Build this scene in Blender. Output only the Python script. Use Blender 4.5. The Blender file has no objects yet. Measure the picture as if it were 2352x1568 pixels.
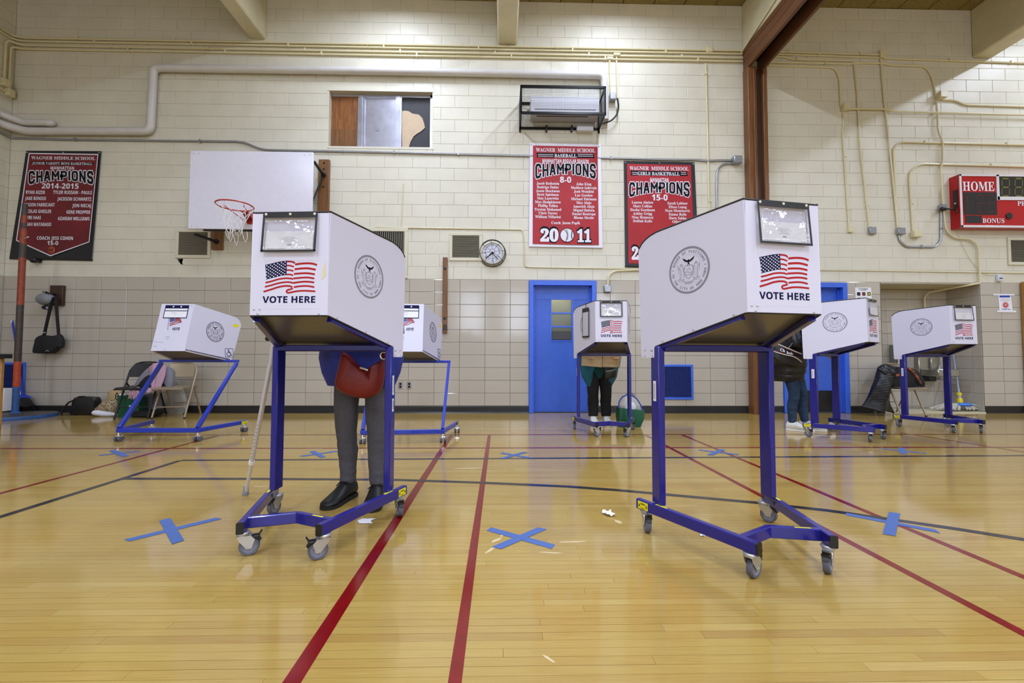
import bpy, math, random
from mathutils import Vector, Matrix
R = random.Random(7)
SC = bpy.context.scene
COL = SC.collection
pi = math.pi

# ---------------------------------------------------------------- camera
F_PX, YAW, PITCH, ROLL, CAM_Z = 1010.787, .0205569, .039169, .0028105, .868766
D = 7.0906                                   # distance of the long block wall
def _axes():
    w = Vector((math.sin(YAW)*math.cos(PITCH), math.cos(YAW)*math.cos(PITCH), math.sin(PITCH)))
    r = Vector((math.cos(YAW), -math.sin(YAW), 0)); u = r.cross(w)
    return r*math.cos(ROLL)+u*math.sin(ROLL), -r*math.sin(ROLL)+u*math.cos(ROLL), w
AR, AU, AW = _axes()
cd = bpy.data.cameras.new('camera'); cam = bpy.data.objects.new('camera', cd); COL.objects.link(cam)
cd.sensor_width = 36; cd.lens = F_PX/2352*36; cd.clip_start = .05
cam.matrix_world = Matrix(((AR.x, AU.x, -AW.x, 0), (AR.y, AU.y, -AW.y, 0), (AR.z, AU.z, -AW.z, CAM_Z), (0, 0, 0, 1)))
SC.camera = cam
def W(px, py, d=D):                          # photo pixel -> point on the vertical plane y = d
    v = AW+AR*((px-1176)/F_PX)+AU*((784-py)/F_PX); t = d/v.y
    return Vector((v.x*t, d, CAM_Z+v.z*t))
def G(px, py, z=0.):                         # photo pixel -> point on a level plane
    v = AW+AR*((px-1176)/F_PX)+AU*((784-py)/F_PX); t = (z-CAM_Z)/v.z
    return Vector((v.x*t, v.y*t, z))

# ---------------------------------------------------------------- light and exposure
SC.view_settings.view_transform = 'Standard'; SC.view_settings.look = 'None'
SC.view_settings.gamma = 1; SC.view_settings.use_curve_mapping = False
SC.view_settings.exposure = 0.0
SC.cycles.max_bounces = 8; SC.cycles.diffuse_bounces = 5; SC.cycles.glossy_bounces = 4; SC.cycles.transparent_max_bounces = 12
SC.cycles.caustics_reflective = False; SC.cycles.caustics_refractive = False
wd = bpy.data.worlds.new('world'); SC.world = wd; wd.use_nodes = True
wd.node_tree.nodes['Background'].inputs[0].default_value = (.75, .82, 1, 1)
wd.node_tree.nodes['Background'].inputs[1].default_value = .6
LAMP_ROWS = [(-1.75, 9), (1.75, 9), (9.6, 9), (-5.9, 0), (6.0, 2.5)]    # x of a row, largest y with a lamp; last pair are added fill
LAMP_Y = [5.6, 2.6, -.6, -3.8, -7.0]
LAMP_W = 87
WINDOW_W = 26
WINDOW_E = 5
def area(name, loc, rot, sx, sy, power, col, spread=pi):
    l = bpy.data.lights.new(name, 'AREA'); l.shape = 'RECTANGLE'; l.size = sx; l.size_y = sy; l.energy = power; l.color = col; l.spread = spread
    o = bpy.data.objects.new(name, l); COL.objects.link(o); o.location = loc; o.rotation_euler = rot
    return o

# ---------------------------------------------------------------- materials
def lin(h):
    if isinstance(h, str):
        h = h.lstrip('#'); c = [int(h[i:i+2], 16)/255 for i in (0, 2, 4)]
        return [x/12.92 if x <= .04045 else ((x+.055)/1.055)**2.4 for x in c]+[1]
    return list(h)+[1]
class N:
    def __init__(s, name):
        s.m = bpy.data.materials.new(name); s.m.use_nodes = True; s.t = s.m.node_tree; s.n = s.t.nodes; s.b = s.n['Principled BSDF']
    def new(s, typ, **kw):
        x = s.n.new(typ)
        for k, v in kw.items(): setattr(x, k, v)
        return x
    def link(s, a, b): s.t.links.new(a, b)
    def pos(s, scale=(1, 1, 1)):
        g = s.new('ShaderNodeNewGeometry'); mp = s.new('ShaderNodeMapping'); mp.inputs['Scale'].default_value = scale
        s.link(g.outputs['Position'], mp.inputs['Vector']); return mp.outputs[0]
    def obj(s, scale=(1, 1, 1)):
        g = s.new('ShaderNodeTexCoord'); mp = s.new('ShaderNodeMapping'); mp.inputs['Scale'].default_value = scale
        s.link(g.outputs['Object'], mp.inputs['Vector']); return mp.outputs[0]
    def noise(s, vec, scale, detail=3, rough=.55):
        x = s.new('ShaderNodeTexNoise'); x.inputs['Scale'].default_value = scale; x.inputs['Detail'].default_value = detail; x.inputs['Roughness'].default_value = rough
        s.link(vec, x.inputs['Vector']); return x.outputs['Fac']
    def ramp(s, fac, stops):
        x = s.new('ShaderNodeValToRGB'); e = x.color_ramp.elements
        while len(e) < len(stops): e.new(.5)
        for i, (p, c) in enumerate(stops): e[i].position = p; e[i].color = lin(c)
        s.link(fac, x.inputs[0]); return x.outputs[0]
    def mix(s, fac, a, b, mode='MIX'):
        x = s.new('ShaderNodeMix', data_type='RGBA', blend_type=mode)
        for v, i in ((fac, 0), (a, 6), (b, 7)):
            if isinstance(v, (int, float)): x.inputs[i].default_value = v
            elif isinstance(v, (str, list, tuple)): x.inputs[i].default_value = lin(v)
            else: s.link(v, x.inputs[i])
        return x.outputs[2]
    def bump(s, h, strength=.2, dist=.002):
        x = s.new('ShaderNodeBump'); x.inputs['Strength'].default_value = strength; x.inputs['Distance'].default_value = dist
        s.link(h, x.inputs['Height']); s.link(x.outputs[0], s.b.inputs['Normal'])
M = {}
def mat(name, col, rough=.5, metal=0., var=0., vs=8, bump=0., bs=200, bd=.001, coat=0., emit=0., spec=None, stretch=(1, 1, 1), sheen=0):
    n = N(name); b = n.b
    c = lin(col); b.inputs['Base Color'].default_value = c
    b.inputs['Roughness'].default_value = rough; b.inputs['Metallic'].default_value = metal
    if coat: b.inputs['Coat Weight'].default_value = coat; b.inputs['Coat Roughness'].default_value = .08
    if spec is not None: b.inputs['Specular IOR Level'].default_value = spec
    if sheen: b.inputs['Sheen Weight'].default_value = sheen
    if emit: b.inputs['Emission Color'].default_value = c; b.inputs['Emission Strength'].default_value = emit
    if var:
        f = n.noise(n.pos(stretch), vs, 4)
        lo = [x*(1-var) for x in c[:3]]; hi = [min(1, x*(1+var)) for x in c[:3]]
        n.link(n.ramp(f, [(.3, lo), (.7, hi)]), b.inputs['Base Color'])
    if bump: n.bump(n.noise(n.pos(stretch), bs, 3), bump, bd)
    M[name] = n.m; return n.m

mat('cream_paint', '#d5d1c2', .42, var=.04, vs=3, bump=.35, bs=90, bd=.002)
mat('mortar_paint', '#b4af9d', .6)
mat('conduit_paint', '#d8cfab', .35)
mat('concrete_paint', '#d0c9ac', .6, var=.06, vs=4)
n = N('glazed_tile'); M['glazed_tile'] = n.m
at = n.new('ShaderNodeAttribute', attribute_name='tint')
n.link(n.mix(n.noise(n.pos(), 60, 3), n.ramp(at.outputs['Fac'], [(0, '#b0a9a0'), (1, '#bbb4aa')]), '#bab2a5'), n.b.inputs['Base Color'])
n.b.inputs['Roughness'].default_value = .1; n.bump(n.noise(n.pos(), 14, 2), .05, .003)
mat('grout', '#57524b', .8)
mat('base_black', '#17171a', .4)
n = N('maple'); M['maple'] = n.m
at = n.new('ShaderNodeAttribute', attribute_name='tint')
base = n.ramp(at.outputs['Fac'], [(0, '#96763a'), (.3, '#a48742'), (.65, '#ab914b'), (1, '#b69d5e')])
gr = n.noise(n.pos((2.2, 55, 1)), 3, 5, .6)
base = n.mix(.35, base, n.ramp(gr, [(.3, '#976f33'), (.7, '#b89a5a')]))
wear = n.ramp(n.noise(n.pos((.5, 1, 1)), 1.3, 4, .6), [(.45, (0, 0, 0)), (.75, (1, 1, 1))])
wm = n.new('ShaderNodeMath', operation='MULTIPLY'); wm.inputs[1].default_value = .35; n.link(wear, wm.inputs[0])
n.link(n.mix(wm.outputs[0], base, '#b29f72'), n.b.inputs['Base Color'])
rg = n.new('ShaderNodeMapRange'); rg.inputs[3].default_value = .07; rg.inputs[4].default_value = .13
n.link(n.noise(n.pos((1, 3, 1)), 2.5, 3), rg.inputs[0]); n.link(rg.outputs[0], n.b.inputs['Roughness'])
n.bump(n.noise(n.pos((1.5, 9, 1)), 3.0, 2), .035, .004)
mat('floor_gap', '#3a2c17', .6)
mat('line_red', '#74090d', .15, var=.1, vs=20); mat('line_black', '#23242c', .15, var=.15, vs=20)
mat('tape_blue', '#46629f', .65, bump=.2, bs=300)
n = N('booth_white'); M['booth_white'] = n.m
n.b.inputs['Base Color'].default_value = lin('#d4d3e8'); n.b.inputs['Roughness'].default_value = .28
n.bump(n.noise(n.pos(), 260, 2), .05, .0006)
mat('booth_blue', '#17187e', .28, coat=.3, var=.05, vs=10)
mat('booth_blue_bright', '#1a35ab', .3, coat=.3)
mat('shelf_dark', '#5a5860', .3, var=.08, vs=20)
mat('black_plastic', '#141416', .4); mat('black_rubber', '#1b1b1d', .7)
mat('tyre_grey', '#5b5d6a', .55); mat('hub_grey', '#85879a', .45)
mat('zinc', '#c6c6c8', .35, .75); mat('chrome', '#e6e6ea', .14, 1.)
mat('steel_brushed', '#a9a79f', .3, .9, bump=.1, bs=80, stretch=(1, 1, 20))
mat('galvanised', '#a3a5ac', .35, .8, var=.1, vs=30)
mat('cane_alu', '#d4d5e4', .3, .35)
mat('alu', '#c4c5d4', .3, .85, var=.12, vs=6)
mat('yellow_label', '#e8dc22', .4); mat('white_label', '#eeeef2', .5); mat('ink_black', '#101014', .7, spec=.2); mat('ink_navy', '#0f1040', .7, spec=.2)
mat('ink_grey', '#868692', .6); mat('ink_red', '#c02626', .45); mat('flag_red', '#ab1d20', .7, spec=.2); mat('flag_navy', '#10113f', .7, spec=.2); mat('flag_white', '#f3f3f8', .4)
mat('flag_dull_blue', '#4a4f8e', .4); mat('flag_dull_red', '#9e2632', .4); mat('paper', '#e9e9f2', .6); mat('paper_grey', '#c8c8d4', .6)
mat('brass_snap', '#cfcabb', .3, .5); mat('masking_tape', '#d8cfae', .6)
n = N('clear_vinyl'); M['clear_vinyl'] = n.m
tr = n.new('ShaderNodeBsdfTransparent'); gl = n.new('ShaderNodeBsdfGlossy'); gl.inputs['Roughness'].default_value = .06
ms = n.new('ShaderNodeMixShader'); ms.inputs[0].default_value = .1
bp = n.new('ShaderNodeBump'); bp.inputs['Strength'].default_value = .5; bp.inputs['Distance'].default_value = .01
n.link(n.noise(n.pos((1, 1, 1.4)), 14, 2), bp.inputs['Height']); n.link(bp.outputs[0], gl.inputs['Normal'])
n.link(tr.outputs[0], ms.inputs[1]); n.link(gl.outputs[0], ms.inputs[2]); n.link(ms.outputs[0], n.n['Material Output'].inputs[0])
n = N('clear_plastic'); M['clear_plastic'] = n.m
tr = n.new('ShaderNodeBsdfTransparent'); df = n.new('ShaderNodeBsdfPrincipled'); df.inputs['Base Color'].default_value = lin('#d9dad6'); df.inputs['Roughness'].default_value = .15
ms = n.new('ShaderNodeMixShader'); ms.inputs[0].default_value = .45
n.link(tr.outputs[0], ms.inputs[1]); n.link(df.outputs[0], ms.inputs[2]); n.link(ms.outputs[0], n.n['Material Output'].inputs[0])
n = N('door_glass'); M['door_glass'] = n.m
n.b.inputs['Base Color'].default_value = lin('#dfe6e0'); n.b.inputs['Roughness'].default_value = .03; n.b.inputs['Transmission Weight'].default_value = .9; n.b.inputs['IOR'].default_value = 1.1
mat('door_blue', '#3a63cc', .4, var=.05, vs=12, bump=.1, bs=60); mat('frame_blue', '#3d6ae0', .35, var=.05, vs=12)
mat('grille_blue', '#2f5cc4', .4); mat('grille_dark', '#101a44', .5); mat('grille_slat', '#1c3078', .45); mat('scuff', '#c9b68c', .35)
mat('kick_black', '#121318', .35)
def wood(name, a, b2, sc=(30, 30, 1.5), rough=.45):
    n = N(name); M[name] = n.m
    f = n.noise(n.pos(sc), 1.6, 5, .65); n.link(n.ramp(f, [(.3, a), (.7, b2)]), n.b.inputs['Base Color']); n.b.inputs['Roughness'].default_value = rough
    n.bump(f, .15, .002)
wood('wood_brown', '#5c3a1e', '#8a5c30'); wood('wood_dark', '#2e1d14', '#4a3020'); wood('wood_amber', '#5f3a1d', '#86572d'); wood('wood_header', '#54341f', '#74492a', (30, 1.2, 30))
wood('plywood', '#5f3617', '#9a6332', (26, 26, 2.5)); wood('oak_rail', '#8c6228', '#b88a44')
mat('torn_board', '#c7b196', .7, var=.05); mat('tar_board', '#26262e', .6, var=.15, vs=20, bump=.2, bs=120)
mat('vent_cream', '#d2cdb8', .45); mat('vent_slat', '#8b8674', .5); mat('vent_black', '#1d1b18', .8)
mat('banner_maroon', '#6c141f', .6, var=.3, vs=2.2); mat('banner_red', '#a81b26', .6, var=.08, vs=3, bump=.2, bs=6, bd=.01)
mat('banner_black', '#18181e', .4, bump=.2, bs=7, bd=.01); mat('banner_white', '#e2e0ee', .45)
mat('ball_orange', '#b0533a', .6)
mat('board_white', '#dcdaea', .22, var=.02, vs=12, bump=.06, bs=25); mat('rim_red', '#b3301c', .35); mat('net_white', '#e8e6ea', .8)
mat('iron_black', '#17171b', .45, .3); mat('cage_black', '#0f0f12', .3, .4); mat('heater_white', '#dadbe8', .4)
mat('pipe_white', '#ccc9c8', .4, var=.04, vs=6)
mat('score_red', '#b01218', .3); mat('score_frame', '#e6e2ea', .35, .2); mat('score_face', '#26262a', .35); mat('seg_red', '#52181a', .5); mat('seg_green', '#73721c', .5); mat('letter_white', '#e9e4ee', .4)
mat('ceiling_fibre', '#8f7f50', .9, var=.25, vs=30, bump=.9, bs=60, bd=.01)
mat('lamp_lens', '#fff4dc', .5, emit=6); mat('lamp_body', '#cfcfcf', .5)
mat('window_day', '#e6edff', .5, emit=WINDOW_E)
mat('clock_face', '#d5d5e4', .4); mat('socket_grey', '#8f9094', .4, .4)
mat('rust_pole', '#8a3a22', .5, var=.3, vs=14); mat('pole_dark', '#3f362f', .5, var=.3, vs=14); mat('pole_orange', '#b0421a', .5, var=.2, vs=20); mat('pole_blue', '#2f5590', .5, var=.25, vs=20)
mat('disc_top', '#45413d', .45, var=.4, vs=8)
mat('broom_blue', '#1f3fb4', .4); mat('bristle', '#1c1b1c', .9); mat('rod_white', '#e4e4ea', .4); mat('mop_yellow', '#e6d21c', .4); mat('mop_grey', '#b9b4aa', .9, var=.2, vs=60); mat('mop_blue', '#3f7fe0', .6)
mat('rod_blue_grey', '#9fb0cf', .4)
mat('cap_grey', '#83868d', .9, var=.08, vs=60); mat('cloth_black', '#17171b', .8, bump=.3, bs=120); mat('nylon_black', '#121218', .38, bump=.4, bs=25, bd=.006)
mat('puffer_dark', '#15161d', .35, bump=.3, bs=30, bd=.006); mat('leather_black', '#141416', .4, bump=.3, bs=60)
mat('leather_red', '#701513', .5, bump=.6, bs=70, bd=.004, var=.2, vs=9); mat('coat_blue', '#23308f', .7, bump=.4, bs=12, bd=.01)
mat('trouser_grey', '#4d4b52', .9, var=.12, vs=80, bump=.5, bs=14, bd=.008); mat('trouser_black', '#0e0e11', .9, bump=.4, bs=14, bd=.008)
mat('denim', '#1e3450', .85, var=.25, vs=18, bump=.3, bs=30, bd=.004); mat('coat_teal', '#115c72', .75, bump=.4, bs=14, bd=.008)
mat('shoe_black', '#111113', .5); mat('shoe_white', '#d9d8d4', .5); mat('sole_white', '#e6e4dc', .6); mat('sole_black', '#1a1a1b', .7); mat('skin', '#b98a6d', .5); mat('hair_grey', '#77726d', .8); mat('hair_dark', '#2a211c', .8)
mat('eye_white', '#e8e6e2', .3); mat('lip', '#9a5a50', .5); mat('cardboard', '#c6b08c', .75, var=.06, vs=10)
mat('bag_green', '#0f5136', .7, bump=.3, bs=30); mat('scarf_pink', '#b893a6', .95, bump=.5, bs=120); mat('coat_grey', '#7f7f8c', .85, bump=.3, bs=20); mat('cloth_white', '#dadae6', .85, bump=.4, bs=18, bd=.01)
mat('chair_beige', '#a2937c', .4, .35); mat('chair_dark', '#1a191c', .5); mat('paperbag', '#b79b74', .8, bump=.4, bs=30, bd=.006)
n = N('leopard'); M['leopard'] = n.m
vo = n.new('ShaderNodeTexVoronoi'); vo.inputs['Scale'].default_value = 55; n.link(n.pos(), vo.inputs['Vector'])
n.link(n.ramp(vo.outputs['Distance'], [(.28, '#1a1612'), (.5, '#b09a78')]), n.b.inputs['Base Color']); n.b.inputs['Roughness'].default_value = .9
n = N('orange_print'); M['orange_print'] = n.m
n.link(n.ramp(n.noise(n.pos(), 45, 3), [(.42, '#20140f'), (.55, '#a24a25'), (.7, '#d8804a')]), n.b.inputs['Base Color']); n.b.inputs['Roughness'].default_value = .7
mat('bottle_clear', '#cfd6d6', .1, spec=.6); M['bottle_clear'].node_tree.nodes['Principled BSDF'].inputs['Transmission Weight'].default_value = .8
mat('stripe_cream', '#ded6c0', .6); mat('stripe_maroon', '#5c1a26', .6)
mat('table_wood', '#a5793f', .5, var=.2, vs=10)
mat('fridge_grey', '#8d8d88', .4); mat('intercom', '#cfd2dd', .4)
mat('brick_dark', '#4b4046', .8, var=.2, vs=20); mat('beige_wall', '#b7b296', .8)

# ---------------------------------------------------------------- mesh helpers
def V(*a): return Vector(a)
class MB:
    def __init__(s): s.v = []; s.f = []; s.m = []; s.t = []; s.cm = 0; s.tint = 0.
    def add(s, vs, fs):
        o = len(s.v); s.v += [tuple(x) for x in vs]
        for f in fs: s.f.append([i+o for i in f]); s.m.append(s.cm); s.t.append(s.tint)
        return s
    def box(s, a, b):
        x0, y0, z0 = a; x1, y1, z1 = b
        return s.add([(x0,y0,z0),(x1,y0,z0),(x1,y1,z0),(x0,y1,z0),(x0,y0,z1),(x1,y0,z1),(x1,y1,z1),(x0,y1,z1)],
                     [(0,3,2,1),(4,5,6,7),(0,1,5,4),(1,2,6,5),(2,3,7,6),(3,0,4,7)])
    def cbox(s, a, b, c=.004):                # box with chamfered long edges: ring of 8 around z-extrusion
        x0, y0, z0 = a; x1, y1, z1 = b
        ring = [(x0+c,y0),(x1-c,y0),(x1,y0+c),(x1,y1-c),(x1-c,y1),(x0+c,y1),(x0,y1-c),(x0,y0+c)]
        rr = []
        for z, k in ((z0, c), (z0+c, 0), (z1-c, 0), (z1, c)):
            rr.append([V(min(max(x, x0+k), x1-k), min(max(y, y0+k), y1-k), z) for x, y in ring])
        return s.loft(rr)
    def bar(s, p0, p1, w, h, up=(0, 0, 1)):
        p0, p1, up = V(*p0), V(*p1), V(*up); d = (p1-p0).normalized(); sd = d.cross(up).normalized(); u = sd.cross(d)
        c = min(w, h)*.12; q = [(-w/2+c,-h/2),(w/2-c,-h/2),(w/2,-h/2+c),(w/2,h/2-c),(w/2-c,h/2),(-w/2+c,h/2),(-w/2,h/2-c),(-w/2,-h/2+c)]
        return s.loft([[p+sd*a+u*b for a, b in q] for p in (p0, p1)])
    def loft(s, rings, caps=True, closed=True):
        n = len(rings[0]); vs = [p for r in rings for p in r]; fs = []
        for i in range(len(rings)-1):
            for j in range(n if closed else n-1):
                k = (j+1) % n; fs.append((i*n+j, i*n+k, (i+1)*n+k, (i+1)*n+j))
        if caps and closed: fs.append(tuple(range(n))[::-1]); fs.append(tuple((len(rings)-1)*n+j for j in range(n)))
        return s.add(vs, fs)
    def tube(s, pts, r, n=8, closed=False, flat=1.):
        pts = [V(*p) for p in pts]; m = len(pts); rr = r if isinstance(r, (list, tuple)) else [r]*m
        rings = []; prev = None
        for i in range(m):
            a = pts[i-1] if (i > 0 or closed) else pts[i]; b = pts[(i+1) % m] if (i < m-1 or closed) else pts[i]
            d = (b-a).normalized()
            if prev is None:
                u = d.cross(V(0, 0, 1))
                if u.length < .05: u = d.cross(V(0, 1, 0))
                u.normalize()
            else: u = (prev-d*prev.dot(d)).normalized()
            prev = u; w = d.cross(u)
            rings.append([pts[i]+(u*math.cos(2*pi*k/n)+w*math.sin(2*pi*k/n)*flat)*rr[i] for k in range(n)])
        if closed:
            rings.append(rings[0]); return s.loft(rings, caps=False)
        return s.loft(rings)
    def lathe(s, prof, n=20, o=(0, 0, 0), ax=(0, 0, 1), caps=True):
        ax = V(*ax).normalized(); u = ax.cross(V(0, 1, 0)); u = (u if u.length > .1 else ax.cross(V(1, 0, 0))).normalized(); w = ax.cross(u); o = V(*o)
        return s.loft([[o+ax*z+(u*math.cos(2*pi*k/n)+w*math.sin(2*pi*k/n))*max(r, 1e-4) for k in range(n)] for r, z in prof], caps=caps)
    def prism(s, poly, off):
        off = V(*off); n = len(poly); a = [V(*p) for p in poly]
        return s.add(a+[p+off for p in a], [tuple(range(n))[::-1], tuple(range(n, 2*n))]+[(i, (i+1) % n, n+(i+1) % n, n+i) for i in range(n)])
    def face(s, poly): return s.add([V(*p) for p in poly], [tuple(range(len(poly)))])
    def ell(s, c, r, nu=12, nv=8):
        c = V(*c); rx, ry, rz = (r, r, r) if not hasattr(r, '__len__') else r
        return s.loft([[c+V(rx*math.cos(2*pi*k/nu)*math.sin(pi*j/nv), ry*math.sin(2*pi*k/nu)*math.sin(pi*j/nv), -rz*math.cos(pi*j/nv)) for k in range(nu)] if 0 < j < nv else [c+V(1e-4*math.cos(2*pi*k/nu), 1e-4*math.sin(2*pi*k/nu), -rz*math.cos(pi*j/nv)) for k in range(nu)] for j in range(nv+1)])
    def grid(s, fn, nu, nv):
        vs = [fn(i/nu, j/nv) for j in range(nv+1) for i in range(nu+1)]
        return s.add(vs, [(j*(nu+1)+i, j*(nu+1)+i+1, (j+1)*(nu+1)+i+1, (j+1)*(nu+1)+i) for j in range(nv) for i in range(nu)])
    def sheet(s, fn, nu, nv, th=.006):        # thin cloth with thickness
        g = lambda k: [fn(i/nu, j/nv)+V(0, 0, 0) for j in range(nv+1) for i in range(nu+1)]
        A = g(0); 
        def nrm(i, j):
            a = A[j*(nu+1)+min(i+1, nu)]-A[j*(nu+1)+max(i-1, 0)]; b = A[min(j+1, nv)*(nu+1)+i]-A[max(j-1, 0)*(nu+1)+i]
            c = a.cross(b); return c.normalized() if c.length > 1e-9 else V(0, 0, 1)
        B = [A[j*(nu+1)+i]+nrm(i, j)*th for j in range(nv+1) for i in range(nu+1)]
        o = len(A); fs = []
        for j in range(nv):
            for i in range(nu):
                q = (j*(nu+1)+i, j*(nu+1)+i+1, (j+1)*(nu+1)+i+1, (j+1)*(nu+1)+i); fs.append(q[::-1]); fs.append(tuple(x+o for x in q))
        edge = [(i, i+1) for i in range(nu)]+[(nv*(nu+1)+i+1, nv*(nu+1)+i) for i in range(nu)]+[((j+1)*(nu+1), j*(nu+1)) for j in range(nv)]+[(j*(nu+1)+nu, (j+1)*(nu+1)+nu) for j in range(nv)]
        for a, b in edge: fs.append((a, b, b+o, a+o))
        return s.add(A+B, fs)
    def xf(s, fn):
        s.v = [tuple(fn(V(*p))) for p in s.v]; return s
    def mesh(s, name, mats, smooth=False, tint=False):
        me = bpy.data.meshes.new(name); me.from_pydata(s.v, [], s.f)
        for m_ in (mats if isinstance(mats, (list, tuple)) else [mats]): me.materials.append(M[m_])
        me.polygons.foreach_set('material_index', s.m)
        if smooth is True: me.polygons.foreach_set('use_smooth', [True]*len(s.f))
        if tint:
            a = me.attributes.new('tint', 'FLOAT', 'FACE'); a.data.foreach_set('value', s.t)
        me.update(); 
        if smooth == 'auto':
            me.polygons.foreach_set('use_smooth', [True]*len(s.f)); me.set_sharp_from_angle(angle=math.radians(38))
        return me
    def build(s, name, mats, parent=None, smooth='auto', label=None, kind=None, tint=False, fix=True):
        off = OFF.get(root(parent).name) if parent else None
        if off: s.xf(lambda p: p-off)
        me = s.mesh(name, mats, smooth, tint)
        if fix:
            import bmesh
            b = bmesh.new(); b.from_mesh(me); bmesh.ops.recalc_face_normals(b, faces=b.faces); b.to_mesh(me); b.free()
        o = bpy.data.objects.new(name, me); COL.objects.link(o)
        if parent: o.parent = parent
        if label: o['label'] = label
        if kind: o['kind'] = kind
        return o
OFF = {}
def root(o):
    while o.parent: o = o.parent
    return o
def thing(name, label, cat, loc=(0, 0, 0), rz=0., group=None, local=False):
    o = bpy.data.objects.new(name, None); COL.objects.link(o); o.location = loc; o.rotation_euler = (0, 0, rz); o.empty_display_size = .1
    o['label'] = label; o['category'] = cat
    if group: o['group'] = group
    if not local: OFF[o.name] = V(*loc)
    return o
def tag(o, label, cat, group=None):
    o['label'] = label; o['category'] = cat
    if group: o['group'] = group
    return o
def copy_tree(o, parent=None):
    c = o.copy(); COL.objects.link(c)
    if parent: c.parent = parent
    for ch in list(o.children): copy_tree(ch, c)
    return c
_tc = {}
def glyphs(txt, bold=0.):
    k = (txt, bold)
    if k not in _tc:
        cu = bpy.data.curves.new('t', 'FONT'); cu.body = txt; cu.size = 1; cu.resolution_u = 2; cu.fill_mode = 'FRONT'; cu.offset = bold
        o = bpy.data.objects.new('t', cu); me = bpy.data.meshes.new_from_object(o)
        vs = [v.co.copy() for v in me.vertices]; fs = [tuple(p.vertices) for p in me.polygons]
        bpy.data.objects.remove(o); bpy.data.curves.remove(cu); bpy.data.meshes.remove(me); _tc[k] = (vs, fs)
    return _tc[k]
def serif(t): return ''.join(chr(0x1D400+ord(c)-65) if 'A' <= c <= 'Z' else chr(0x1D41A+ord(c)-97) if 'a' <= c <= 'z' else chr(0x1D7CE+ord(c)-48) if '0' <= c <= '9' else c for c in t)
def sansb(t): return ''.join(chr(0x1D5D4+ord(c)-65) if 'A' <= c <= 'Z' else chr(0x1D5EE+ord(c)-97) if 'a' <= c <= 'z' else chr(0x1D7EC+ord(c)-48) if '0' <= c <= '9' else c for c in t)
def text(mb, txt, org, width=None, h=None, xd=(1, 0, 0), yd=(0, 0, 1), bold=0., align='C', warp=None):
    """letters fitted to a cap height h and a width, centred (C), left (L) or right (R) on org (baseline)"""
    vs, fs = glyphs(txt, bold)
    if not vs: return
    x0 = min(v.x for v in vs); x1 = max(v.x for v in vs); y1 = max(v.y for v in vs)
    y1 = .72 if y1 > .5 else y1
    sy = h/y1; sx = width/(x1-x0) if width else sy
    w = (x1-x0)*sx; a = {'C': -w/2, 'L': 0, 'R': -w}[align]
    org, xd, yd = V(*org), V(*xd), V(*yd); out = []
    for v in vs:
        x = (v.x-x0)*sx+a; y = v.y*sy
        if warp: x, y = warp(x, y, w, h)
        out.append(org+xd*x+yd*y)
    mb.add(out, fs)
def skin_mesh(pts, edges, mats, name, parent, sub=2, rootv=0):
    me = bpy.data.meshes.new('sk'); me.from_pydata([p[0] for p in pts], edges, [])
    o = bpy.data.objects.new('sk', me); COL.objects.link(o)
    m1 = o.modifiers.new('s', 'SKIN'); m1.use_smooth_shade = True
    for i, p in enumerate(pts):
        sv = me.skin_vertices[0].data[i]; r = p[1]; sv.radius = r if hasattr(r, '__len__') else (r, r); sv.use_root = (i == rootv)
    m2 = o.modifiers.new('u', 'SUBSURF'); m2.levels = sub; m2.render_levels = sub
    dg = bpy.context.evaluated_depsgraph_get(); dg.update(); res = bpy.data.meshes.new_from_object(o.evaluated_get(dg))
    bpy.data.objects.remove(o); res.name = name
    for m_ in mats: res.materials.append(M[m_])
    res.polygons.foreach_set('use_smooth', [True]*len(res.polygons))
    q = bpy.data.objects.new(name, res); COL.objects.link(q); q.parent = parent
    return q

# ---------------------------------------------------------------- the setting
def struct(name, mb, m, parent=None, **kw): return mb.build(name, m, parent, kind='structure', **kw)
XL, XR, YF, ZC = -7.9, 13.2, -10.2, 6.8
T0, TH, TW = .1145, .2032, .4064             # glazed tile courses
BX0, BH, BWD, BZ0 = -6.235, .2025, .4525, 2.1465
p = [W(756, 208), W(993.5, 339)]
WIN = (p[0].x, p[1].x, p[1].z, p[0].z)
DOOR1 = (.419, 1.512, 0, 2.135); DOOR2 = (4.56, 5.645, 0, 2.128); ALC = (6.22, 7.9, 0, 2.125)
HOLES = [WIN, DOOR1, DOOR2, ALC]
def cut(rects, hole):
    out = []
    for (a, b, c, d) in rects:
        h0, h1, h2, h3 = hole
        if h0 >= b or h1 <= a or h2 >= d or h3 <= c: out.append((a, b, c, d)); continue
        if h0 > a: out.append((a, h0, c, d))
        if h1 < b: out.append((h1, b, c, d))
        m0, m1 = max(a, h0), min(b, h1)
        if h2 > c: out.append((m0, m1, c, h2))
        if h3 < d: out.append((m0, m1, h3, d))
    return [r for r in out if r[1]-r[0] > .012 and r[3]-r[2] > .012]
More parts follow.
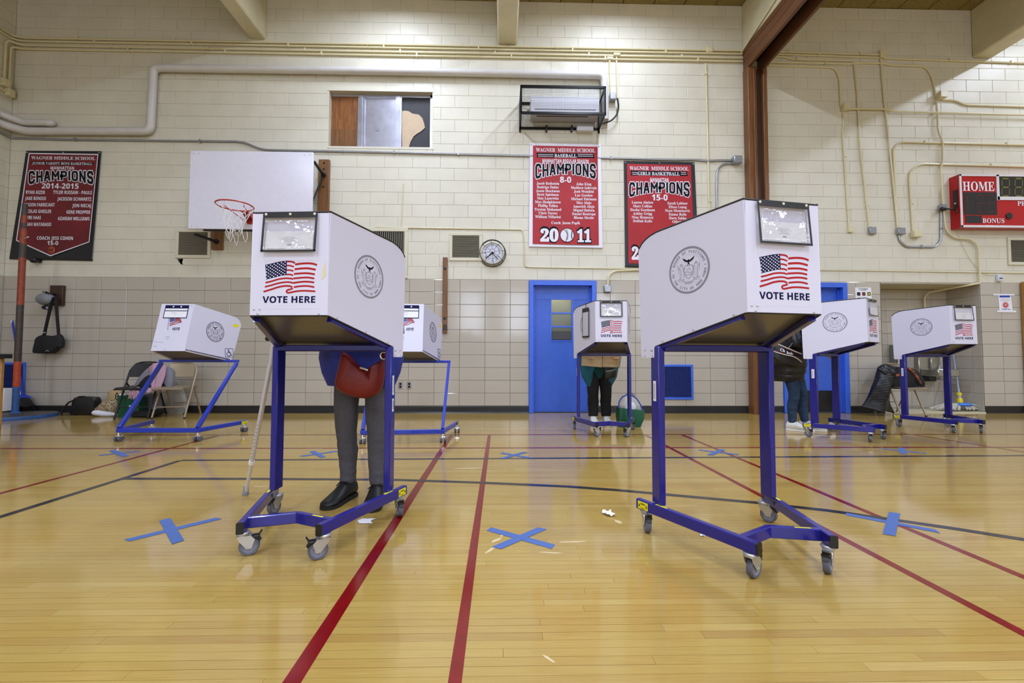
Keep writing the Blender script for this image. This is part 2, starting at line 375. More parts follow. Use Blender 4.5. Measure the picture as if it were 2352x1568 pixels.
def piece(mb, x0, x1, z0, z1, g, dep=.006, bev=.004, tint=.5, frame=None):
    """one block or tile: a slab with chamfered rim, standing dep proud of the joint"""
    x0 += g; x1 -= g; z0 += g; z1 -= g; b = min(bev, (x1-x0)/3, (z1-z0)/3)
    vs = [(x0, D+.004, z0), (x1, D+.004, z0), (x1, D+.004, z1), (x0, D+.004, z1), (x0, D-dep+bev*.6, z0), (x1, D-dep+bev*.6, z0), (x1, D-dep+bev*.6, z1), (x0, D-dep+bev*.6, z1),
          (x0+b, D-dep, z0+b), (x1-b, D-dep, z0+b), (x1-b, D-dep, z1-b), (x0+b, D-dep, z1-b)]
    if frame: vs = [frame(V(*q)) for q in vs]
    mb.tint = tint
    mb.add(vs, [(0, 1, 5, 4), (1, 2, 6, 5), (2, 3, 7, 6), (3, 0, 4, 7), (4, 5, 9, 8), (5, 6, 10, 9), (6, 7, 11, 10), (7, 4, 8, 11), (8, 9, 10, 11)])
# backing of the long wall (joint plane)
mb = MB(); mt = MB()
for r in [(XL-.2, XR, 0, ZC)]:
    rs = [r]
    for h in HOLES: rs = cut(rs, h)
    for a, b, c, d in rs: mb.box((a, D, c), (b, D+.28, d))
wall = struct('wall_back', mb, 'mortar_paint', smooth=False)
mt = MB()
rs = [(XL, 8.75, .11, T0+10*TH)]
for h in HOLES: rs = cut(rs, h)
for a, b, c, d in rs: mt.box((a, D-.002, c), (b, D+.002, d))
mt.build('grout', 'grout', wall, smooth=False)
blocks = []; tiles = []
for k in range(23):
    z0 = BZ0+k*BH; z1 = min(z0+BH, ZC)
    if z1-z0 < .02: continue
    x = BX0-(k % 2)*BWD/2-6*BWD+(.0 if k % 2 == 0 else 0)
    while x < XR:
        rs = [(max(x, XL), min(x+BWD, XR), z0, z1)]
        if x+BWD > XL+.02:
            for h in HOLES: rs = cut(rs, h)
            blocks += rs
        x += BWD
for k in range(10):
    z0 = T0+k*TH
    x = -6.3867-6*TW
    while x < 8.75:
        rs = [(max(x, XL), min(x+TW, 8.75), z0, z0+TH)]
        if x+TW > XL+.02:
            for h in HOLES: rs = cut(rs, h)
            tiles += rs
        x += TW
def spread(lst, name, m, g, dep, bev, key):
    lst = sorted(lst, key=key); rest = MB()
    for i, (a, b, c, d) in enumerate(lst):
        t = R.random()
        if i < 298:
            q = MB(); piece(q, a, b, c, d, g, dep, bev, t); q.build(name, m, wall, smooth=False, tint=True, fix=False)
        else: piece(rest, a, b, c, d, g, dep, bev, t)
    rest.build(name+'_field', m, wall, smooth=False, tint=True, fix=False, kind='stuff')
def big(c0, z0, hx, hz):
    def key(r):
        cx, cz = (r[0]+r[1])/2, (r[2]+r[3])/2; A = (r[1]-r[0])*(r[3]-r[2])
        return -(A/.09)+.6*max(abs(cx-c0)/hx, abs(cz-z0)/hz)
    return key
spread(blocks, 'block', 'cream_paint', .0013, .007, .0045, big(-1, 3.9, 7, 1.8))
spread(tiles, 'tile', 'glazed_tile', .0022, .007, .004, big(0, 1.1, 9, 2))
# alcove lined with the same tile
AD = .56
mb = MB(); x0, x1, _, z1 = ALC
mb.box((x0, D+AD, 0), (x1, D+AD+.1, z1)); mb.box((x0-.1, D+.28, 0), (x0, D+AD+.1, z1)); mb.box((x1, D+.28, 0), (x1+.1, D+AD+.1, z1)); mb.box((x0-.1, D+.28, z1), (x1+.1, D+AD+.1, z1+.1))
al = struct('wall_alcove', mb, 'grout', smooth=False)
mb = MB(); mb.box((x0, D+.0, z1-.004), (x1, D+AD, z1+.0)); mb.build('soffit', 'concrete_paint', al, smooth=False)
mb = MB(); mb.box((x0, D-.02, 0), (x1, D+AD, .018)); mb.build('sill_slab', 'concrete_paint', al, smooth=False)
for k in range(10):
    za = max(T0+k*TH-(.09 if k == 0 else 0), .02); zb = min(T0+(k+1)*TH, z1-.006)
    xs = [x0]+[x0+.18+i*TW for i in range(4)]+[x1]
    for a, b in zip(xs, xs[1:]):
        q = MB(); piece(q, a, b, za, zb, .0022, .007, .004, R.random()*.8); q.xf(lambda v: v+V(0, AD, 0)); q.build('tile', 'glazed_tile', al, smooth=False, tint=True, fix=False)
    for a, b in ((0, .16), (.16, AD)):
        q = MB(); piece(q, a, b, za, zb, .0022, .007, .004, R.random()*.8, frame=lambda v: V(x1+(v.y-D), D+v.x, v.z)); q.build('tile', 'glazed_tile', al, smooth=False, tint=True, fix=False)
# other walls
def frameL(v): return V(XL-(v.y-D)*-1*-1, 0, v.z)
mb = MB(); mb.box((XL-.2, YF, 0), (XL, D, ZC)); wl = struct('wall_left', mb, 'mortar_paint', smooth=False)
q = MB(); qt = MB()
for k in range(23):
    z0 = BZ0+k*BH; x = 2.5-(k % 2)*BWD/2
    while x < D:
        piece(q, max(x, 2.5), min(x+BWD, D-.008), z0, min(z0+BH, ZC), 0.0013, .007, .0045, frame=lambda v: V(XL+(D-v.y), v.x, v.z)); x += BWD
    if k < 10:
        x = 2.6
        while x < D: piece(qt, x, min(x+TW, D-.008), T0+k*TH, T0+(k+1)*TH, .0022, .007, .004, R.random(), frame=lambda v: V(XL+(D-v.y), v.x, v.z)); x += TW
q.build('block_field', 'cream_paint', wl, smooth=False, tint=True, fix=False, kind='stuff'); qt.build('tile_field', 'glazed_tile', wl, smooth=False, tint=True, fix=False, kind='stuff')
mb = MB(); mb.box((XR, YF, 0), (XR+.2, D+.28, ZC)); struct('wall_right', mb, 'cream_paint', smooth=False)
mb = MB(); wins = [(-9.5, 0)]; WX = [-6.6, -1.75, .75, 3.2, 5.7, 8.2]
rs = [(XL, XR, 0, ZC)]
for x in WX: rs = cut(rs, (x-.65, x+.65, 2.2, 4.6))
for a, b, c, d in rs: mb.box((a, YF-.25, c), (b, YF, d))
struct('wall_front', mb, 'cream_paint', smooth=False)
for i, x in enumerate(WX):                   # daylight windows behind the camera
    f = MB()
    for a in (-.65, -.02, .61): f.box((x+a, YF-.14, 2.2), (x+a+.04, YF-.08, 4.6))
    for z in (2.2, 3.38, 4.56): f.box((x-.65, YF-.14, z), (x+.65, YF-.08, z+.04))
    w_ = struct('window_%d' % (i+2), f, 'galvanised', smooth=False)
    g = MB(); g.box((x-.65, YF-.13, 2.2), (x+.65, YF-.12, 4.6)); g.build('pane', 'window_day', w_, smooth=False)
# ceiling of fibre roof planks, beams
mb = MB(); mb.box((XL-.2, YF, ZC+.05), (XR, D+.28, ZC+.2)); ce = struct('ceiling', mb, 'ceiling_fibre', smooth=False)
x = XL
while x < XR:
    b = min(x+.52, XR); q = MB(); zj = ZC-.01+R.random()*.015
    q.cbox((x+.006, YF, zj), (b-.006, D, ZC+.05), .008); q.build('roof_plank', 'ceiling_fibre', ce, smooth=False); x += .52
def beam(x0, x1, z0):
    q = MB(); q.cbox((x0, YF, z0), (x1, D, ZC), .02); return struct('beam', q, 'concrete_paint', smooth=False)
beam(-4.15, -3.89, 6.07); beam(-.106, .219, 6.05); beam(7.91, 8.24, 5.96); hb = beam(3.985, 4.27, 6.02)
q = MB(); q.tube([(3.965, D-.02, 5.99), (3.965, 5.2, 6.28), (3.965, 3.5, 6.36), (3.965, -2, 6.36)], .016); q.build('conduit_run', 'conduit_paint', hb)
q = MB(); q.box((3.98, YF, 5.94), (4.275, D, 6.02)); q.build('fascia', 'wood_header', hb, smooth=False)
# timber partition header and post
t1 = struct('trim_1', MB().cbox((3.985, YF, 5.8), (4.03, D-.02, 5.94), .004), 'wood_header', smooth=False)
q = MB(); q.cbox((3.985, YF, 5.65), (4.036, D-.02, 5.795), .004); q.build('board', 'wood_header', t1, smooth=False)
q = MB(); q.cbox((4.225, YF, 5.62), (4.27, D-.02, 5.94), .004); q.build('board', 'wood_header', t1, smooth=False)
q = MB(); q.box((4.036, YF, 5.84), (4.225, D-.02, 5.93)); q.build('track', 'black_plastic', t1, smooth=False)
t2 = struct('trim_2', MB().cbox((3.985, D-.16, 0), (4.125, D-.004, 5.66), .006), 'wood_amber', smooth=False)
q = MB(); q.cbox((4.06, D-.19, 0), (4.085, D-.158, 5.64), .004); q.build('stop_bead', 'wood_amber', t2, smooth=False)
q = MB(); q.box((4.125, D-.09, 0), (4.235, D-.004, 5.66)); q.build('groove', 'wood_dark', t2, smooth=False)
q = MB(); q.cbox((4.235, D-.16, 0), (4.3, D-.004, 5.66), .006); q.build('jamb', 'wood_amber', t2, smooth=False)
# baseboard
mb = MB(); xs = [(XL+.01, DOOR1[0]), (DOOR1[1], 3.98), (4.3, DOOR2[0]), (DOOR2[1], ALC[0]), (ALC[1], 8.75)]
for a, b in xs:
    mb.add([(a, D-.03, 0), (b, D-.03, 0), (b, D-.012, .02), (a, D-.012, .02), (a, D-.01, .1), (b, D-.01, .1), (b, D, .112), (a, D, .112)], [(0, 1, 2, 3), (3, 2, 5, 4), (4, 5, 6, 7)])
struct('baseboard_back', mb, 'base_black', smooth=False, fix=False)
mb = MB(); mb.box((XL, 1, 0), (XL+.012, D-.03, .11)); struct('baseboard_left', mb, 'base_black', smooth=False)
# floor: maple strips
mb = MB(); mb.box((XL-.2, YF, -.2), (XR, D+AD+.1, -.004)); fl = struct('floor', mb, 'floor_gap', smooth=False)
SW = .038
def strip(mb, x0, x1, y0, y1, t, dz0, dz1, g=.0007):
    x0 += g*.6; x1 -= g*.6; y0 += g*R.uniform(.4, 1.5); y1 -= g; mb.tint = t
    mb.add([(x0, y0, -.004), (x1, y0, -.004), (x1, y1, -.004), (x0, y1, -.004), (x0, y0, dz0), (x1, y0, dz0), (x1, y1, dz1), (x0, y1, dz1)], [(0, 1, 5, 4), (1, 2, 6, 5), (2, 3, 7, 6), (3, 0, 4, 7), (4, 5, 6, 7)])
near = []; rest = MB(); RF = random.Random(11)
y = -1.0; prev_t = .5
while y < D-.002:
    x = XL-RF.random()*.9; y1 = min(y+SW, D); rowt = RF.gauss(0, .08)
    while x < 9.6:
        ln = RF.choice((.35, .55, .8, 1.05, 1.3, 1.6, 2.0))*RF.uniform(.85, 1.15); xb = x+ln
        a, b = max(x, XL), min(xb, 9.6)
        t = min(1, max(0, RF.gauss(.5, .15)+rowt)); dz = RF.gauss(0, .00004)
        if b-a > .02:
            vis = y > 1.12 and y < 2.95 and abs((a+b)/2-.03) < .55*y+1.2 and abs((a+b)/2) < 1.25*y
            if vis and len(near) < 298:
                q = MB(); strip(q, a, b, y, y1, t, dz, -dz); near.append(q)
            else: strip(rest, a, b, y, y1, t, dz, -dz)
        x = xb
    y += SW
for q in near: q.build('board', 'maple', fl, smooth=False, tint=True, fix=False)
rest.build('board_field', 'maple', fl, smooth=False, tint=True, fix=False, kind='stuff')
mb = MB(); mb.tint = .5; mb.face([(XL, YF, -.0005), (XR, YF, -.0005), (XR, -1, -.0005), (XL, -1, -.0005)]); mb.face([(9.6, -1, -.0005), (XR, -1, -.0005), (XR, D, -.0005), (9.6, D, -.0005)])
mb.build('board_far', 'maple', fl, smooth=False, tint=True, fix=False, kind='stuff')
CL = [0]
def court(pts, w, m, px=True):
    CL[0] += 1; zl = .0004+CL[0]*.00005
    pts = [G(*q) if px else V(*q) for q in pts]; mb = MB(); n_ = len(pts); L = []; Rr = []
    for i in range(n_):
        d = (pts[min(i+1, n_-1)]-pts[max(i-1, 0)]).normalized(); s = V(d.y, -d.x, 0)*w/2
        L.append(pts[i]-s); Rr.append(pts[i]+s)
    for i in range(n_-1):
        mb.add([L[i]+V(0, 0, zl), L[i+1]+V(0, 0, zl), Rr[i+1]+V(0, 0, zl), Rr[i]+V(0, 0, zl)], [(0, 1, 2, 3)])
    mb.build('court_line', m, fl, smooth=False)
a = G(1037, 999); b = G(672, 1564); d_ = (b-a).normalized(); court([a, b+d_*1.6], .05, 'line_red', False)
a = G(1124, 999); b = G(1045, 1564); d_ = (b-a).normalized(); court([a, b+d_*1.6], .037, 'line_red', False)
for q0, q1, w_, e in (((1483, 999), (2352, 1455), .04, 1.0), ((1566, 998), (2352, 1325), .04, 1.0), ((2072, 994), (2352, 1038), .04, .6), ((500, 1000.5), (0, 1133), .04, 1)):
    a, b = G(*q0), G(*q1); court([a, b+(b-a).normalized()*e], w_, 'line_red', False)
yl = G(1120, 998).y; court([(XL, yl, 0), (9.5, yl, 0)], .045, 'line_red', False)
yl = G(1120, 1028.5).y; court([(XL, yl, 0), (9.5, yl, 0)], .045, 'line_red', False)
a = G(415, 1057); b = G(2352, 1046); c = G(0, 1187)
court([b+(b-a).normalized(), a], .05, 'line_black', False); court([a, c+(c-a).normalized()*1.5], .05, 'line_black', False)
q = [(285, 1099), (600, 1099.5), (900, 1101.5), (1100, 1108), (1300, 1117), (1420, 1125.5), (1580, 1140), (1735, 1154), (1900, 1172), (2050, 1193), (2200, 1215), (2352, 1239)]
ps = [G(*k) for k in q]; ps += [ps[-1]+(ps[-1]-ps[-2])*2]; court(ps, .052, 'line_black', False)

RS = random.Random(5)
for px, py, l, w_, a in ((1128, 1262, .10, .02, 1.0), (1140, 1240, .08, .025, .9), (1155, 1228, .06, .02, 1.1), (1315, 1244, .16, .018, .05), (1265, 1269, .13, .014, -.1), (1420, 1198, .07, .03, 1.9), (930, 1014, .3, .03, .1), (720, 1030, .25, .03, -.05), (1080, 1075, .3, .025, .1), (600, 1117, .12, .02, 0), (250, 1030, .4, .03, .05), (1850, 1218, .1, .03, .1), (1260, 1512, .05, .012, -.8)):
    c = G(px, py); q = MB(); n_ = 10
    q.face([c+V(math.cos(a)*x-math.sin(a)*y, math.sin(a)*x+math.cos(a)*y, .0004) for x, y in [(l/2*math.cos(t)*RS.uniform(.75, 1), w_/2*math.sin(t)*RS.uniform(.6, 1.1)) for t in [2*pi*k/n_ for k in range(n_)]]])
    q.build('scuff_mark', 'scuff', fl, smooth=False, fix=False)

# ---------------------------------------------------------------- ceiling lights (out of frame), with fill rows added
LC = (.84, .95, 1.17)
for (x, k) in LAMP_ROWS:
    for y in LAMP_Y:
        if y > k: continue
        t = thing('ceiling_light', 'long narrow fluorescent strip light fixed below the roof planks', 'light', (x, y, ZC-.1), group='strip lights under the roof')
        q = MB(); q.cbox((x-.1, y-.62, ZC-.075), (x+.1, y+.62, ZC-.01), .01); q.build('housing', 'lamp_body', t)
        q = MB(); q.cbox((x-.085, y-.6, ZC-.1), (x+.085, y+.6, ZC-.076), .008); q.build('lens', 'lamp_lens', t)
        area('strip_lamp', (x, y, ZC-.105), (0, 0, 0), .16, 1.2, LAMP_W*(.9 if y > 5 else 1), LC, math.radians(172))
for i, x in enumerate(WX): area('daylight', (x, YF+.02, 3.4), (pi/2, 0, 0), 1.2, 2.3, WINDOW_W, (.84, .93, 1.16))

# ---------------------------------------------------------------- window, doors
a, b, c, d = WIN
q = MB(); e = .16
for r in ((a, b, d-.0, d+.0),): pass
q.box((a-.01, D-.012, c-.035), (b+.03, D+e, c)); q.box((a-.02, D-.014, d-.006), (b+.02, D+e, d+.055)); q.box((a-.004, D-.009, c), (a+.008, D+e, d)); q.box((b-.008, D-.009, c), (b+.004, D+e, d))
w1 = struct('window_1', q, 'cream_paint', smooth=False)
yb = D+.075
def wx(px): return W(px, 280, yb).x
q = MB(); q.box((a, yb, d-.05), (b, yb+.05, d)); q.box((a, yb, c), (wx(757)+.0, yb+.05, d)); q.box((wx(988), yb, c), (b, yb+.05, d)); q.box((a, yb, c), (b, yb+.05, c+.012)); q.build('frame', 'alu', w1, smooth=False)
for l, r in ((822.5, 838), (909, 923)):
    q = MB(); q.box((wx(l), yb-.02, c), (wx(r), yb+.05, d-.04)); q.box((wx(l)+.035, yb-.03, c), (wx(r)-.035, yb-.02, d-.04)); q.build('mullion', 'alu', w1, smooth=False)
zc = c+(d-c)*.36
q = MB(); q.box((wx(757), yb+.015, zc), (wx(823), yb+.03, d-.05)); q.build('plywood_sheet', 'plywood', w1, smooth=False)
q = MB(); q.box((wx(757), yb+.01, c+.01), (wx(823), yb+.03, zc-.003)); q.build('plywood_sheet', 'wood_brown', w1, smooth=False)
q = MB(); q.box((wx(838), yb+.01, c+.01), (wx(909), yb+.03, d-.07)); q.box((wx(842), yb+.002, c+.03), (wx(906), yb+.01, d-.09)); q.build('metal_sheet', 'alu', w1, smooth=False)
q = MB(); q.box((wx(862), yb-.004, W(0, 283).z), (wx(872), yb+.002, W(0, 276).z)); q.build('latch_plate', 'galvanised', w1, smooth=False)
q = MB(); q.box((wx(923), yb+.02, c+.01), (wx(989), yb+.03, d-.05)); q.build('tar_board', 'tar_board', w1, smooth=False)
pts = [(923.4, 255), (930, 254), (938, 255), (948, 261), (962, 263), (970, 271), (974, 283), (976, 293), (971, 298), (966, 302), (956, 308), (950, 313), (943, 325), (939, 338), (923.4, 338)]
q = MB(); q.prism([W(x, y, yb+.008) for x, y in pts], (0, .01, 0)); q.build('torn_board', 'torn_board', w1, smooth=False)

def door(n_, r, glass):
    a, b, c, d = r; f = .075
    q = MB(); q.cbox((a, D-.035, 0), (a+f, D+.14, d), .006); q.cbox((b-f, D-.035, 0), (b, D+.14, d), .006); q.box((a+f-.004, D-.0335, d-f), (b-f+.004, D+.139, d-.001))
    q.box((a+f, D+.06, 0), (a+f+.02, D+.14, d-f)); q.box((b-f-.02, D+.06, 0), (b-f, D+.14, d-f)); q.box((a+f, D+.06, d-f-.02), (b-f, D+.14, d-f))
    fr_ = struct('door_%d' % n_, q, 'frame_blue', smooth=False)
    y0, y1 = D+.09, D+.13; a2, b2, d2 = a+f+.02, b-f-.02, d-f-.02
    if glass:
        gx0, gx1 = W(1266.5, 700, y0).x, W(1313, 700, y0).x; gz0, gz1 = W(1290, 781, y0).z, W(1290, 688, y0).z
    else: gx0, gx1, gz0, gz1 = a2+.12, a2+.46, 1.16, 1.8
    q = MB(); q.box((a2, y0, .01), (gx0, y1, d2)); q.box((gx1, y0, .01), (b2, y1, d2)); q.box((gx0, y0, .01), (gx1, y1, gz0)); q.box((gx0, y0, gz1), (gx1, y1, d2))
    q.box((a2, y0-.006, d2-.2), (b2, y0, d2-.195))
    lf = q.build('leaf', 'door_blue', fr_, smooth=False)
    h = (gz1-gz0)/3
    q = MB()
    for z in (gz0+h, gz0+2*h): q.box((gx0, y0-.004, z-.012), (gx1, y1, z+.012))
    for z in (gz0-.02, gz1): q.box((gx0-.02, y0-.008, z), (gx1+.02, y0, z+.02))
    for x in (gx0-.02, gx1): q.box((x, y0-.008, gz0), (x+.02, y0, gz1))
    q.build('glazing_bar', 'frame_blue', lf, smooth=False)
    for i in range(3): q = MB(); q.box((gx0, D+.105, gz0+i*h+.012), (gx1, D+.111, gz0+(i+1)*h-.012)); q.build('pane', 'door_glass', lf, smooth=False)
    # corridor seen through the panes
    q = MB(); q.box((gx0-.3, D+.9, .3), (gx1+.5, D+.95, 2.4)); q.box((gx0-.35, D+.3, .3), (gx0-.3, D+.95, 2.4)); q.build('corridor_wall', 'beige_wall', fr_, smooth=False)
    q = MB(); q.box((gx0+.05, D+.88, .3), (gx1+.4, D+.9, gz0+h*.9)); q.build('corridor_brick', 'brick_dark', fr_, smooth=False)
    q = MB(); q.tube([(b2-.08, y0-.045, .98), (b2-.17, y0-.045, .98)], .01); q.tube([(b2-.08, y0, .98), (b2-.08, y0-.05, .98)], .012); q.build('handle', 'galvanised', lf)
    return fr_, lf
door(1, DOOR1, True); f2, l2 = door(2, DOOR2, False)
q = MB(); q.box((DOOR2[0]+.1, D+.08, .01), (DOOR2[1]-.1, D+.09, .36)); q.build('kick_plate', 'kick_black', l2, smooth=False)
for (x, r) in ((DOOR1, 1), (DOOR2, 2)):
    area('corridor_lamp', ((x[0]+x[1])/2, D+.6, 2.3), (0, 0, 0), .4, .3, 6, (1, .97, .85))

# ---------------------------------------------------------------- voting booths
FZX = lambda zx: ((590+zx/13.07)-662)/507          # flag drawing grid -> metres on the panel
FZZ = lambda zy: 1.06+(724.7-(590+zy/13.07))/507
STR = [([(1095,240),(1300,215),(1500,208),(1650,225),(1765,262)],60),([(1085,385),(1300,362),(1500,360),(1730,402)],62),([(1070,525),(1300,508),(1500,508),(1710,540)],58),
       ([(1055,662),(1300,640),(1500,635),(1695,665)],54),([(1060,795),(1300,765),(1500,760),(1695,785)],54),([(1075,920),(1300,892),(1500,890),(1705,925)],52),
       ([(1045,945),(1030,965),(980,985),(890,1010),(862,1045),(885,1080),(950,1088),(1200,1040),(1450,1032),(1740,1050)],52),
       ([(840,148),(950,150),(1040,170),(1085,205)],52),([(840,270),(950,276),(1065,312)],48),([(840,407),(950,410),(1055,440)],48),([(845,540),(950,540),(1050,570)],48),
       ([(210,785),(400,740),(600,682),(800,655),(950,658),(1050,682)],50),([(195,910),(400,860),(600,803),(800,772),(950,772),(1062,802)],50),([(160,1055),(400,985),(600,920),(800,885),(950,890),(1035,925)],54)]
CAN = [(180,245),(400,198),(600,152),(840,120),(845,560),(720,570),(600,597),(400,645),(220,690),(215,500),(200,380)]
def ribbon(mb, pts, w, fn):
    n_ = len(pts)
    if n_ > 2:                                   # smooth
        q = []
        for i in range(n_-1):
            p0, p1, p2, p3 = pts[max(i-1, 0)], pts[i], pts[i+1], pts[min(i+2, n_-1)]
            for k in range(4):
                t = k/4; q.append(tuple(.5*((2*p1[a])+(-p0[a]+p2[a])*t+(2*p0[a]-5*p1[a]+4*p2[a]-p3[a])*t*t+(-p0[a]+3*p1[a]-3*p2[a]+p3[a])*t**3) for a in (0, 1)))
        pts = q+[pts[-1]]; n_ = len(pts)
    A, B = [], []
    for i in range(n_):
        a, b = pts[max(i-1, 0)], pts[min(i+1, n_-1)]; dx, dy = b[0]-a[0], b[1]-a[1]; l = math.hypot(dx, dy) or 1
        A.append(fn(pts[i][0]-dy/l*w/2, pts[i][1]+dx/l*w/2)); B.append(fn(pts[i][0]+dy/l*w/2, pts[i][1]-dx/l*w/2))
    for i in range(n_-1): mb.add([A[i], A[i+1], B[i+1], B[i]], [(0, 1, 2, 3)])
def disc2(mb, c, r, fn, n_=8): mb.add([fn(c[0]+r*math.cos(2*pi*k/n_), c[1]+r*math.sin(2*pi*k/n_)) for k in range(n_)], [tuple(range(n_))])
def ring2(mb, r, w, fn, n_=56, c=(0, 0)):
    for k in range(n_):
        a, b = 2*pi*k/n_, 2*pi*(k+1)/n_
        mb.add([fn(c[0]+(r+s)*math.cos(t), c[1]+(r+s)*math.sin(t)) for t, s in ((a, -w/2), (b, -w/2), (b, w/2), (a, w/2))], [(0, 1, 2, 3)])
def flag(parent, fn, off):
    """fn(x,z,lift) -> point on the panel; waving flag and VOTE HERE"""
    q = MB(); q.face([fn(x, z, .0008) for x, z in ((-.14, 1.088), (.14, 1.088), (.14, 1.352), (-.14, 1.352))]); st = q.build('flag_sticker', 'booth_white', parent, smooth=False, fix=False)
    q = MB(); q.face([fn(FZX(x), FZZ(y), .0016) for x, y in CAN[::-1]]); q.build('flag_canton', 'flag_navy', st, smooth=False, fix=False)
    q = MB()
    for i in range(11):
        for j in range(9):
            if (i+j) % 2 == 0:
                x = 235+i*55.5; yt = 275-i*11.2; yb_ = 648-i*12.6; disc2(q, (x, yt+(yb_-yt)*j/8), 19, lambda a, b: fn(FZX(a), FZZ(b), .0022), 6)
    q.build('flag_stars', 'flag_white', st, smooth=False, fix=False)
    q = MB()
    for pts, w in STR: ribbon(q, pts, w, lambda a, b: fn(FZX(a), FZZ(b), .0016))
    q.build('flag_stripes', 'flag_red', st, smooth=False, fix=False)
    q = MB(); o = fn(0, FZZ(1388), .0018); xd = (fn(.1, 1.2, 0)-fn(0, 1.2, 0)).normalized(); yd = (fn(0, 1.3, 0)-fn(0, 1.2, 0)).normalized()
    text(q, sansb('VOTE HERE'), o, .2425, .0295, xd, yd, bold=.012); q.build('lettering', 'ink_navy', st, smooth=False, fix=False)
def seal(parent, fn, dark=False, flip=1):
    """fn(u,v) in units of the seal radius"""
    m1 = 'ink_grey' if not dark else 'ink_navy'
    q = MB(); ring2(q, .985, .03, fn); ring2(q, .925, .022, fn)
    if not dark: ring2(q, .955, .02, fn)
    for k in range(72): a = 2*pi*k/72; disc2(q, (.665*math.cos(a), .665*math.sin(a)), .011, fn, 4)
    if dark: ring2(q, .665, .012, fn)
    def arc(t, rad, mid, span, up):
        vs_all = [glyphs(sansb(ch) if ch != ' ' else '', 0) for ch in t]; n_ = len(t)
        for i, ch in enumerate(t):
            if ch == ' ': continue
            f = (i+.5)/n_-.5; ang = mid-f*span if up else mid+f*span
            vs, fs = vs_all[i]; x0 = (min(v.x for v in vs)+max(v.x for v in vs))/2; s = .155
            ca, sa = math.cos(ang), math.sin(ang)
            out = []
            for v in vs:
                x, y = (v.x-x0)*s, (v.y-.36)*s
                if up: X, Y = (rad+y)*ca+x*sa, (rad+y)*sa-x*ca
                else: X, Y = (rad-y)*ca-x*sa, (rad-y)*sa+x*ca
                out.append(fn(X, Y))
            q.add(out, fs)
    arc('BOARD OF ELECTIONS', .795, pi/2, 2.55, True); arc('IN THE CITY OF NEW YORK', .795, -pi/2, 3.1, False)
    for a in (.12, pi-.12+.0): ring2(q, .03, .014, fn, 8, (.8*math.cos(a), .8*math.sin(a)))
    # supporters, shield and ribbon in outline
    S = lambda pts, w=.014: ribbon(q, pts, w, fn)
    sh = [(-.2, .17), (-.1, .21), (0, .2), (.1, .21), (.2, .17), (.22, .0), (.2, -.18), (.1, -.3), (0, -.37), (-.1, -.3), (-.2, -.18), (-.22, 0), (-.2, .17)]
    for a, b in zip(sh, sh[1:]): S([a, b], .022)
    S([(-.2, -.1), (-.05, -.07), (.08, -.12), (.2, -.09)], .02); S([(-.19, -.18), (0, -.2), (.19, -.18)], .02)
    for k in range(9): a = pi*k/8; S([(.05*math.cos(a), -.02+.05*math.sin(a)), (.14*math.cos(a), -.02+.14*math.sin(a))], .008)
    for g in (-1, 1):
        S([(g*.3, .22), (g*.27, .1), (g*.26, -.12), (g*.24, -.36)]); S([(g*.44, .18), (g*.45, 0), (g*.44, -.2), (g*.42, -.38)]); S([(g*.35, .1), (g*.35, -.34)], .008); S([(g*.4, .1), (g*.4, -.34)], .008)
        S([(g*.3, .13), (g*.22, .1), (g*.24, -.02)]); S([(g*.44, .15), (g*.5, .1), (g*.5, .22)]); ring2(q, .045, .02, fn, 8, (g*.37, .27)); S([(g*.42, .28), (g*.42, .2)], .012); S([(g*.31, .28), (g*.31, .2)], .012)
        S([(g*.22, -.36), (g*.35, -.38), (g*.5, -.33), (g*.5, -.4), (g*.36, -.45), (g*.25, -.42)], .014); S([(g*.54, .3), (g*.53, -.1)], .012)
    S([(-.3, -.4), (-.15, -.48), (0, -.5), (.15, -.48), (.3, -.4)]); S([(-.28, -.48), (-.14, -.56), (0, -.58), (.14, -.56), (.28, -.48)])
    text(q, 'EXCELSIOR', fn(0, -.565), .34*abs((fn(1, 0)-fn(0, 0)).length), .055*(fn(0, 1)-fn(0, 0)).length, (fn(1, 0)-fn(0, 0)).normalized(), (fn(0, 1)-fn(0, 0)).normalized())
    sl = q.build('city_seal', m1, parent, smooth=False, fix=False)
    return sl
def eagle(parent, fn):
    q = MB()
    for g in (-1, 1): q.face([fn(x, y) for x, y in ((g*.02, .4), (g*.1, .44), (g*.2, .5), (g*.3, .56), (g*.24, .44), (g*.14, .37), (g*.05, .34))])
    q.face([fn(x, y) for x, y in ((-.05, .42), (0, .47), (.05, .42), (.03, .3), (.06, .22), (0, .26), (-.06, .22), (-.03, .3))])
    q.build('seal_eagle', 'ink_black', parent, smooth=False, fix=False)
